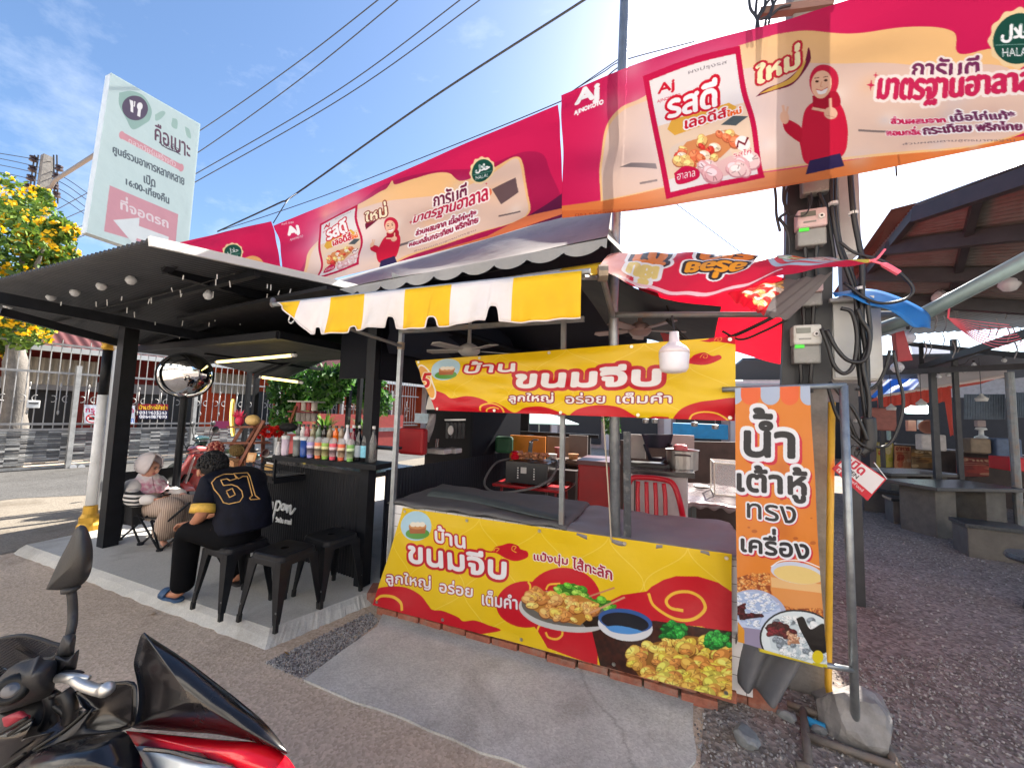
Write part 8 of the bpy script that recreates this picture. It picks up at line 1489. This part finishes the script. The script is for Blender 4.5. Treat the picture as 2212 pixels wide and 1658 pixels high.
# camp chair
cc = thing('camp_chair', 'black folding camp chair with crossed legs under the person in the white headscarf', 'chair', (-5.5, 2.6, .08)); m_cf = mat('camp_fabric', (.012, .012, .014), .8, var=.3, bump=.2); z_ = .08
fA, fB = atz(257, 1166, z_), atz(303, 1176, z_); fC, fD = V(-5.05, 2.95, z_), V(-5.5, 3.0, z_); fB2 = V(-5.0, 2.48, z_)
tA, tB = V(fA.x+.02, fA.y+.02, .42), V(-5.08, 2.42, .40); tC, tD = V(-5.05, 2.98, .40), V(-5.68, 3.0, .42)
for a, b in ((fA, tA+V(0, 0, .25)), (fB, tA), (fA, V(fB.x+.08, fB.y, .40)), (fB, G(410, 1085, 2.4)), (fB2, tA.lerp(tB, .5)), (fB2, tB), (fC, tD), (fD, tC), (fC, tB), (fB2, tC)): MB().tube([a, b], .011, 8).build('leg_tube', m_blk, cc, smooth=True)
for p in (fA, fB, fB2, fC, fD): MB().lathe([(.03, 0), (.03, .02), (.015, .03), (0, .03)], p, 10).build('foot_cap', m_blk, cc)
MB().grid(lambda u, v: quadp([V(tA.x-.05, tA.y-.02, .43), V(tD.x-.05, tD.y, .43), V(tC.x, tC.y, .42), V(tB.x, tB.y, .42)], u, v)-V(0, 0, .1*4*u*(1-u)*.8*math.sin(PI*v)+.03*math.sin(PI*v)), 14, 14).build('seat_sling', m_cf, cc, smooth=True, thick=.006)
MB().grid(lambda u, v: V(tA.x-.08-.1*v+.03*math.sin(PI*u), tA.y-.03+.58*u, .42+.4*v), 12, 10).build('back_sling', m_cf, cc, smooth=True, thick=.006)
q = [G(254, 1088, 2.42), G(284, 1094, 2.42), G(284, 1136, 2.42), G(252, 1130, 2.42)]; MB().prism(q, (0, .1, 0)).build('side_pocket', m_cf, cc, bevel=.008)
# ---------------------------------------------------------------- scooters parked behind the kiosk
def wheel(parent, c, ax, r=.23, w=.1):
    t = MB().lathe([(r-.06, -w*.3), (r-.04, -w*.5), (r-.01, -w*.4), (r, 0), (r-.01, w*.4), (r-.04, w*.5), (r-.06, w*.3)], c, 28, axis=ax).build('tyre', mat('tyre_rubber', (.018, .018, .018), .85), parent, smooth=True)
    mb = MB().lathe([(r-.055, -w*.3), (r-.075, -w*.25), (r-.075, w*.25), (r-.055, w*.3)], c, 28, axis=ax); q = Vector((0, 0, 1)).rotation_difference(Vector(ax))
    for k in range(5): a = k*2*PI/5; mb.beam(Vector(c), Vector(c)+q @ V((r-.07)*math.cos(a), (r-.07)*math.sin(a), 0), .03, .02)
    mb.lathe([(.035, -w*.5), (.035, w*.5)], c, 12, axis=ax); mb.build('rim', mat('rim_grey', (.2, .2, .21), .35, .8), parent)
def scooter(name, lb, loc, rz, m1, m2, sc=1.):
    """step through scooter facing local +X"""
    t = thing(name, lb, 'scooter', (0, 0, 0)); m_bk = mat('scooter_black', (.015, .015, .016), .45); m_ch = mat('chrome', (.7, .7, .7), .12, 1)
    wheel(t, (.62, 0, .23), (0, 1, 0)); wheel(t, (-.62, 0, .23), (0, 1, 0))
    MB().grid(lambda u, v: V(.40+.13*math.cos(PI*(u-.5))-.13*v+.05*math.sin(PI*v), .21*math.sin(PI*(u-.5))*(1-.25*v*v)*(.75+.25*math.sin(PI*min(1, v*1.2))), .32+.58*v), 16, 14).build('front_shield', m1, t, smooth=True, thick=.012)
    MB().grid(lambda u, v: V(.62+.27*math.cos(PI*(.12+.75*v)), .085*math.sin(PI*(u-.5)), .23+.27*math.sin(PI*(.12+.75*v))+.02*math.cos(PI*(u-.5))), 8, 12).build('front_fender', m1, t, smooth=True, thick=.008)
    skin('body_shell', [[(.28, 0, .3, (.16, .05)), (.0, 0, .28, (.17, .05)), (-.25, 0, .42, (.15, .12)), (-.55, 0, .58, (.13, .11)), (-.82, 0, .64, (.07, .06))]], m1, t); skin('seat', [[(-.12, 0, .72, (.12, .05)), (-.4, 0, .74, (.14, .055)), (-.78, 0, .76, (.1, .045))]], m_bk, t)
    skin('handlebar_cover', [[(.30, -.19, .95, (.04, .035)), (.36, 0, .97, (.075, .06)), (.30, .19, .95, (.04, .035))]], m1, t)
    for s_ in (-1, 1):
        MB().tube([(.3, s_*.18, .95), (.24, s_*.34, .97)], .018, 8).build('grip', m_bk, t); mr_ = MB().tube(bez([(.3, s_*.2, .97), (.33, s_*.24, 1.1), (.31, s_*.27, 1.2)], 4), .007, 6).build('mirror_stem', m_bk, t); MB().ball((.31, s_*.29, 1.25), (.02, .065, .05), 12, 8).build('mirror', m_bk, mr_, smooth=True); MB().ball((.45, s_*.13, .68), (.03, .05, .03), 10, 6).build('turn_signal', mat('signal_clear', (.6, .5, .4), .15), t, smooth=True)
    MB().ball((.43, 0, .97), (.03, .065, .055), 14, 10).build('headlight', mat('lamp_glass', (.75, .77, .78), .08, coat=.5), t, smooth=True); MB().lathe([(.066, -.005), (.075, 0), (.066, .012)], (.425, 0, .97), 20, axis=(1, 0, 0), sx=.85).build('headlight_ring', m_ch, t)
    MB().beam((.47, 0, .42), (.36, 0, .86), .012, .03).build('shield_trim', m2, t); MB().beam((.62, .06, .23), (.42, .05, .6), .03).build('fork', m_ch, t); MB().beam((.62, -.06, .23), (.42, -.05, .6), .03).build('fork', m_ch, t); MB().box((-.05, 0, .255), (.5, .3, .03)).build('floorboard', m_bk, t, bevel=.01); MB().ball((-.85, 0, .66), (.03, .08, .04), 10, 8).build('tail_light', mat('tail_red', C8(180, 16, 20), .2), t, smooth=True)
    MB().tube([(-.1, .12, .2), (-.02, .24, .01)], .012, 6).build('side_stand', m_bk, t)
    t.location = loc; t.rotation_euler = (0, 0, rz); t.scale = (sc,)*3; return t
p = atz(437, 947, .96); scooter('parked_scooter', 'dark green retro scooter parked by the red wall behind the kiosk', (p.x+.25, p.y+.15, 0), R(207), mat('scooter_green', (.006, .035, .028), .2, coat=.6), mat('chrome', (0, 0, 0)))
p = atz(372, 1022, .62); scooter('parked_scooter', 'salmon and white scooter parked behind the person in the white headscarf', (p.x+.5, p.y+.3, 0), R(200), mat('scooter_salmon', C8(206, 92, 90), .25, coat=.5), mat('trim_white', (.7, .7, .7), .3))
# ---------------------------------------------------------------- motorbike in the foreground
Zm = lambda x, y: (.3347*x, 1103.3+.3347*y)
Zh = lambda x, y: (.21377*x, 1303.9+.21377*y)
mk = thing('motorbike', 'black and red motorbike in the near foreground, its handlebar and nose in view', 'motorbike', (-1.25, .62, 0))
def puff(name, zf, pts, d0, m, bulge=.03, thick=.03, dx=0., dy=0., smooth=3, rings=6, parent=None):
    """moulded panel: outline given its own distance, a swelling front and a back"""
    P = [zf(*p) for p in pts]; P = [tuple(p)[:2] for p in bez([(a, b, 0) for a, b in P+[P[0]]], smooth)[:-1]] if smooth else P
    A = np.array(P); c = A.mean(0); mb = MB(); n = len(P)
    def at(x, y, s_, ex): return atd(x, y, d0+dx*(x-c[0])/100+dy*(y-c[1])/100-bulge*(1-s_**2.2)+ex)
    R_ = [(s_, 0) for s_ in np.linspace(.12, 1, rings)]+[(1, thick*.5), (.97, thick)]
    for s_, ex in R_:
        for q in A: x, y = c+(q-c)*s_; mb.v.append(tuple(at(x, y, s_ if ex == 0 else 1, ex)))
    for k in range(len(R_)-1):
        for i in range(n): mb.f.append((k*n+i, k*n+(i+1) % n, (k+1)*n+(i+1) % n, (k+1)*n+i)); mb.mi.append(0)
    mb.f.append(tuple(range(n))); mb.mi.append(0); mb.f.append(tuple(range((len(R_)-1)*n, len(R_)*n))); mb.mi.append(0)
    return mb.build(name, m, parent or mk, smooth=True)
m_gb = mat('gloss_black', (.008, .007, .008), .25, coat=.25, var=.2, spec=.35); m_gr = mat('gloss_red', C8(226, 8, 30), .25, coat=.5); m_pb = mat('plastic_black', (.02, .02, .022), .55, var=.3, vscale=20, bump=.08, bscale=120); m_sv = mat('lever_silver', (.55, .55, .53), .35, .8, var=.15); m_ch = mat('chrome', (0, 0, 0)); m_hl = mat('headlight_lens', (.62, .66, .68), .08, coat=.8)
puff('windscreen', Zm, [(930, 780), (1000, 828), (1200, 958), (1400, 1108), (1580, 1250), (1700, 1352), (1790, 1455), (1852, 1550), (1830, 1560), (1700, 1500), (1400, 1440), (1200, 1426), (1000, 1410), (850, 1395), (880, 1330), (895, 1200), (880, 1080), (862, 990), (880, 900), (905, 810)], .97, m_gb, .05, .02, -.045, -.03)
puff('red_panel', Zm, [(810, 1415), (1000, 1432), (1400, 1470), (1700, 1496), (1835, 1570), (1900, 1650), (1960, 1760), (1500, 1730), (1300, 1590), (1080, 1545), (880, 1515)], .9, m_gr, .035, .03, -.03, -.05)
puff('headlight', Zm, [(872, 1522), (930, 1514), (1100, 1542), (1250, 1582), (1400, 1618), (1515, 1652), (1600, 1740), (1300, 1800), (1000, 1760), (930, 1640)], .875, m_hl, .03, .03, -.03, -.05)
MB().tube(bez([atd(*Zm(x, y), d) for x, y, d in ((930, 1535, .86), (1100, 1552, .855), (1250, 1590, .85), (1500, 1652, .84))], 5), .004, 6).build('headlight_trim', mat('trim_bronze', (.2, .17, .14), .25, .9), mk)
puff('side_fairing', Zm, [(190, 1580), (300, 1520), (450, 1482), (640, 1448), (800, 1420), (870, 1510), (940, 1640), (1000, 1760), (500, 1790), (60, 1780), (110, 1650)], .88, m_gb, .05, .03, -.01, -.06)
puff('inner_fairing', Zm, [(480, 1165), (560, 1125), (720, 1102), (868, 1100), (888, 1200), (880, 1330), (840, 1400), (640, 1440), (460, 1475), (500, 1390), (560, 1300), (520, 1250)], 1.0, m_gb, -.02, .02, -.02, -.03)
puff('front_fairing', Zm, [(190, 1575), (330, 1500), (540, 1330), (600, 1270), (560, 1400), (800, 1415), (600, 1450), (430, 1490), (250, 1560)], .94, m_pb, .01, .02)
# handlebar group
puff('throttle_housing', Zh, [(90, 650), (180, 600), (330, 560), (400, 520), (450, 560), (540, 560), (580, 600), (560, 760), (540, 880), (440, 960), (300, 1010), (150, 1060), (-60, 1100), (-120, 900), (-20, 760)], 1.02, m_pb, .06, .05)
rc = atd(*Zh(105, 870), .95); axg = (CAM-rc).normalized()+V(0, -.2, 0); MB().lathe([(.012, .0), (.02, .004), (.024, .004), (.03, .0), (.034, -.012), (.0, -.02)], rc, 28, axis=axg).build('bar_end_weight', m_ch, mk, smooth=True); MB().lathe([(.0, .006), (.012, .004), (.02, .0)], rc, 20, axis=axg).build('bar_end_core', mat('steel_dark', (.12, .12, .13), .35, .8), mk)
puff('brake_reservoir', Zh, [(640, 320), (700, 300), (765, 310), (765, 380), (755, 450), (745, 530), (700, 540), (600, 540), (590, 480), (605, 400)], 1.06, m_pb, .035, .04); puff('switch_box', Zh, [(560, 520), (700, 530), (790, 460), (800, 480), (780, 600), (760, 660), (640, 670), (560, 740), (540, 640)], 1.05, m_pb, .03, .05); puff('cable_boot', Zh, [(590, 700), (640, 670), (780, 660), (850, 680), (840, 700), (700, 705), (600, 720)], 1.03, m_pb, .015, .02, smooth=2)
lv = [(590, 745, 1.02, .011), (700, 745, 1.0, .012), (775, 775, .985, .013), (850, 820, .975, .0125), (940, 855, .965, .012), (1020, 870, .96, .013), (1070, 862, .955, .017), (1100, 850, .955, .014)]
c_ = bez([atd(*Zh(x, y), d) for x, y, d, r in lv], 5); rs = np.interp(np.linspace(0, 1, len(c_)), np.linspace(0, 1, len(lv)), [r for *_, r in lv]); MB().tube(c_, list(rs), 12).build('brake_lever', m_sv, mk, smooth=True); MB().ball(atd(*Zh(1078, 858), .952), .0165, 14, 10).build('lever_ball', m_sv, mk, smooth=True); MB().tube([atd(*Zh(590, 745), 1.0), atd(*Zh(740, 740), .99), atd(*Zh(900, 745), .985)], [.011, .01, .006], 10).build('lever_perch', m_sv, mk, smooth=True)
for pts, r in (([(480, 900), (520, 1020), (500, 1150), (440, 1250)], .013), ([(640, 880), (700, 980), (715, 1080), (700, 1180)], .016), ([(560, 900), (520, 950), (530, 1080), (560, 1200)], .009), ([(760, 1090), (860, 1030), (1010, 930)], .003), ([(540, 1020), (620, 1080), (680, 1130)], .008)): MB().tube(bez([atd(*Zh(x, y), 1.03) for x, y in pts], 6), r, 8).build('cable', m_cab, mk, smooth=True)
# mirror
mo = puff('mirror_housing', Zm, [(520, 88), (550, 97), (578, 145), (597, 220), (600, 300), (592, 370), (578, 412), (555, 450), (522, 478), (470, 500), (420, 508), (310, 508), (300, 495), (322, 448), (380, 320), (440, 208), (485, 118)], 1.1, mat('mirror_black', (.016, .016, .017), .5, bump=.05, bscale=150), .035, .03); MB().tube(bez([atd(*Zm(x, y), d) for x, y, d in ((455, 490, 1.1), (466, 560, 1.1), (470, 650, 1.1), (468, 720, 1.09), (452, 800, 1.08))], 6), [.02]*3+[.0105]*22, 12).build('mirror_stem', m_pb, mo, smooth=True)
# speedometer cowl, front basket, red switch, chrome edges
b_o = [(-160, 420), (0, 352), (130, 325), (245, 318), (400, 352), (520, 395), (610, 430), (560, 530), (420, 560), (280, 570), (140, 640), (40, 740), (-160, 900)]
bk_ = thing('wire_basket', 'dark mesh luggage basket on the far side of the motorbike handlebar', 'basket', atd(30, 1410, 1.25)); O = [atd(*Zh(x, y), 1.25) for x, y in b_o]; MB().tube(bez(O+[O[0]], 4), .006, 6).build('rim_wire', m_pb, bk_)
A = np.array([Zh(*p) for p in b_o]); mb = MB()
def ins(x, y):
    c = False
    for (ax_, ay), (bx, by) in zip(A, np.roll(A, -1, 0)):
        if (ay > y) != (by > y) and x < (bx-ax_)*(y-ay)/(by-ay)+ax_: c = not c
    return c
for sgn in (-1, 1):
    for k in np.arange(-260, 260, 7.5):
        run = []
        for t in np.arange(-200, 200, 4):
            x, y = 60+t*.9+k*.45, 1410-sgn*t*.55+k*.55
            if ins(x, y): run.append(atd(x, y, 1.25+.0006*abs(t)))
            else:
                if len(run) > 1: mb.tube([run[0], run[-1]], .001, 4, cap=False)
                run = []
        if len(run) > 1: mb.tube([run[0], run[-1]], .001, 4, cap=False)
mb.build('mesh_wire', mat('mesh_dark', (.04, .035, .035), .5, .4), bk_)
puff('dash_cowl', Zh, [(-100, 1080), (100, 1060), (350, 980), (480, 960), (560, 1100), (560, 1220), (420, 1300), (300, 1400), (100, 1500), (-100, 1650)], 1.06, m_pb, .04, .06); puff('kill_switch', Zh, [(20, 1150), (200, 1075), (270, 1105), (310, 1150), (70, 1245), (30, 1200)], .985, mat('switch_red', C8(150, 40, 56), .5), .012, .02, smooth=2); puff('dash_panel', Zh, [(-80, 1350), (150, 1240), (340, 1150), (330, 1190), (180, 1330), (380, 1330), (560, 1280), (400, 1420), (200, 1560), (-80, 1700)], .98, m_gb, .02, .03)
for pts in ([(-60, 1345), (100, 1250), (270, 1150)], [(90, 1320), (200, 1240), (325, 1160)], [(350, 1470), (480, 1385), (620, 1300), (760, 1190), (880, 1080)], [(-20, 1690), (100, 1610), (250, 1510)], [(380, 1475), (560, 1400), (640, 1310)]): MB().tube(bez([atd(*Zh(x, y), .955) for x, y in pts], 6), .0045, 6).build('chrome_edge', m_ch, mk, smooth=True)
# underside: wheel, legshield so the machine stands on the road
wheel(mk, (-.75, .62, .28), (0, 1, 0), .28, .09); wheel(mk, (-2.0, .62, .28), (0, 1, 0), .28, .1); skin('frame_body', [[(-.95, .66, .66, (.1, .09)), (-1.15, .66, .5, (.1, .1)), (-1.5, .64, .42, (.12, .09)), (-1.85, .63, .6, (.12, .1)), (-2.3, .62, .66, (.07, .06))]], m_gb, mk); MB().beam((-.75, .55, .28), (-.93, .6, .62), .04).build('fork', m_ch, mk); MB().beam((-.75, .7, .28), (-.93, .7, .62), .04).build('fork', m_ch, mk)
# ---------------------------------------------------------------- more market and stall clutter
def more(nm, lb, cat, prof, p, m, n=16): return tag(MB().lathe(prof, p, n).build(nm, m, smooth=False), lb, cat)
m_alu = mat('pot_alu', (0, 0, 0)); BOWL = [(.03, 0), (.05, .005), (.08, .05), (.078, .052), (.0, .012)]
for i, (x, y, d) in enumerate(((560, 655, 4.05), (770, 668, 4.05))): more('stack_bowl', ('left' if i == 0 else 'right')+' steel bowl on the black freezer top', 'bowl', BOWL, atd(*zc(x, y), d), m_alu)
p = atd(*zc(860, 690), 4.0); more('kettle', 'small dark kettle between the stove and the aluminium pot', 'kettle', [(.05, 0), (.06, .02), (.055, .07), (.02, .1), (.012, .115), (0, .12)], p, mat('kettle_dark', (.04, .035, .035), .3, .4))
for i, (x, y, d, c, lb) in enumerate(((1790, 640, 5.0, (.5, .48, .45), 'pale plastic tub on the side table behind the oven'), (1880, 560, 5.2, (.3, .06, .05), 'red plastic tub on the side table behind the oven'), (2040, 640, 5.0, (.42, .2, .08), 'orange plastic jar on the side table behind the oven'))): more('plastic_tub', lb, 'tub', [(.05, 0), (.065, .12), (.07, .12), (.07, .135), (0, .137)], atd(*zb(x, y+70), d), mat('tub_%d' % i, c, .4, var=.1))
for i, (x, y) in enumerate(((1395, 905), (1415, 905), (1500, 912), (1545, 918))): p = atd(x, y, 5.2); o = MB().tube([p+V(0, 0, .3), p], .004, 5).lathe([(.0, -.06), (.04, -.05), (.045, 0), (.01, .01)], p, 10).build('hanging_ladle', mat('ladle_steel', (.3, .3, .3), .3, .9)); tag(o, ('first', 'second', 'third', 'fourth')[i]+' steel ladle from the left, hanging above the freezer', 'ladle', 'ladles hanging at the stall back')
for i, (x, y, d, w, h, c, lb) in enumerate(((1900, 905, 8.6, .5, .5, (.3, .1, .08), 'dull red cloth hanging left in the far market stall'), (2010, 955, 8.2, .4, .34, (.45, .42, .4), 'pale cool box standing on the far market counter'), (2170, 968, 7.6, .36, .4, (.08, .12, .2), 'navy drum behind the far market counter'), (2110, 962, 7.8, .3, .3, (.2, .15, .1), 'brown carton on the far market counter'))): p = atd(x, y, d); tag(MB().box(p, (w, .25, h)).build(('hanging_cloth', 'cool_box', 'storage_drum', 'carton')[i], mat('clutter_%d' % i, c, .6, var=.25, vscale=9), bevel=.03), lb, ('cloth', 'box', 'drum', 'carton')[i])
for i, (x, y, d) in enumerate(((1925, 880, 7.8), (1990, 870, 7.4), (2120, 860, 6.6))): p = atd(x, y, d); t = thing('pendant_lamp', ('left', 'middle', 'right')[i]+' white pendant lamp hanging in the market shed', 'lamp', p, 'pendant lamps in the shed'); MB().lathe([(.07, -.05), (.08, 0), (.03, .05), (.012, .08)], p, 14).build('shade', mat('pendant_white', (.5, .5, .48), .4), t); MB().tube([p+V(0, 0, .08), p+V(0, 0, .7)], .005, 5).build('cord', m_cab, t)
for x, y, d in ((1905, 930, 9.0), (2070, 930, 7.2)): p = atd(x, y, d); MB().beam(V(p.x, p.y, 0), V(p.x, p.y, 3.3), .07).build('column', m_shb, shd)
tag(MB().box((5.0, 12.2, 3.0), (7.0, 4.8, .05)).build('market_shade_sheet', mat('shade_sheet_blue', (.06, .08, .12), .6, var=.2)), 'low flat blue grey roof added to shade the ground by the far market stalls', 'roof')  # flat sheet added to keep the sun off the ground before the far stalls
p = atz(2215, 1000, .74); dup(stt, (p.x, p.y, 0), R(-4), 'stone table farthest right at the picture edge behind the near one')
for x, y, lb in ((1900, 1055, 'stone bench standing closest to the thin galvanised pipe'), (1930, 1030, 'stone bench behind the one closest to the thin galvanised pipe')): p = atz(x, y, .42); dup(sbn, (p.x, p.y, 0), R(-6), lb)
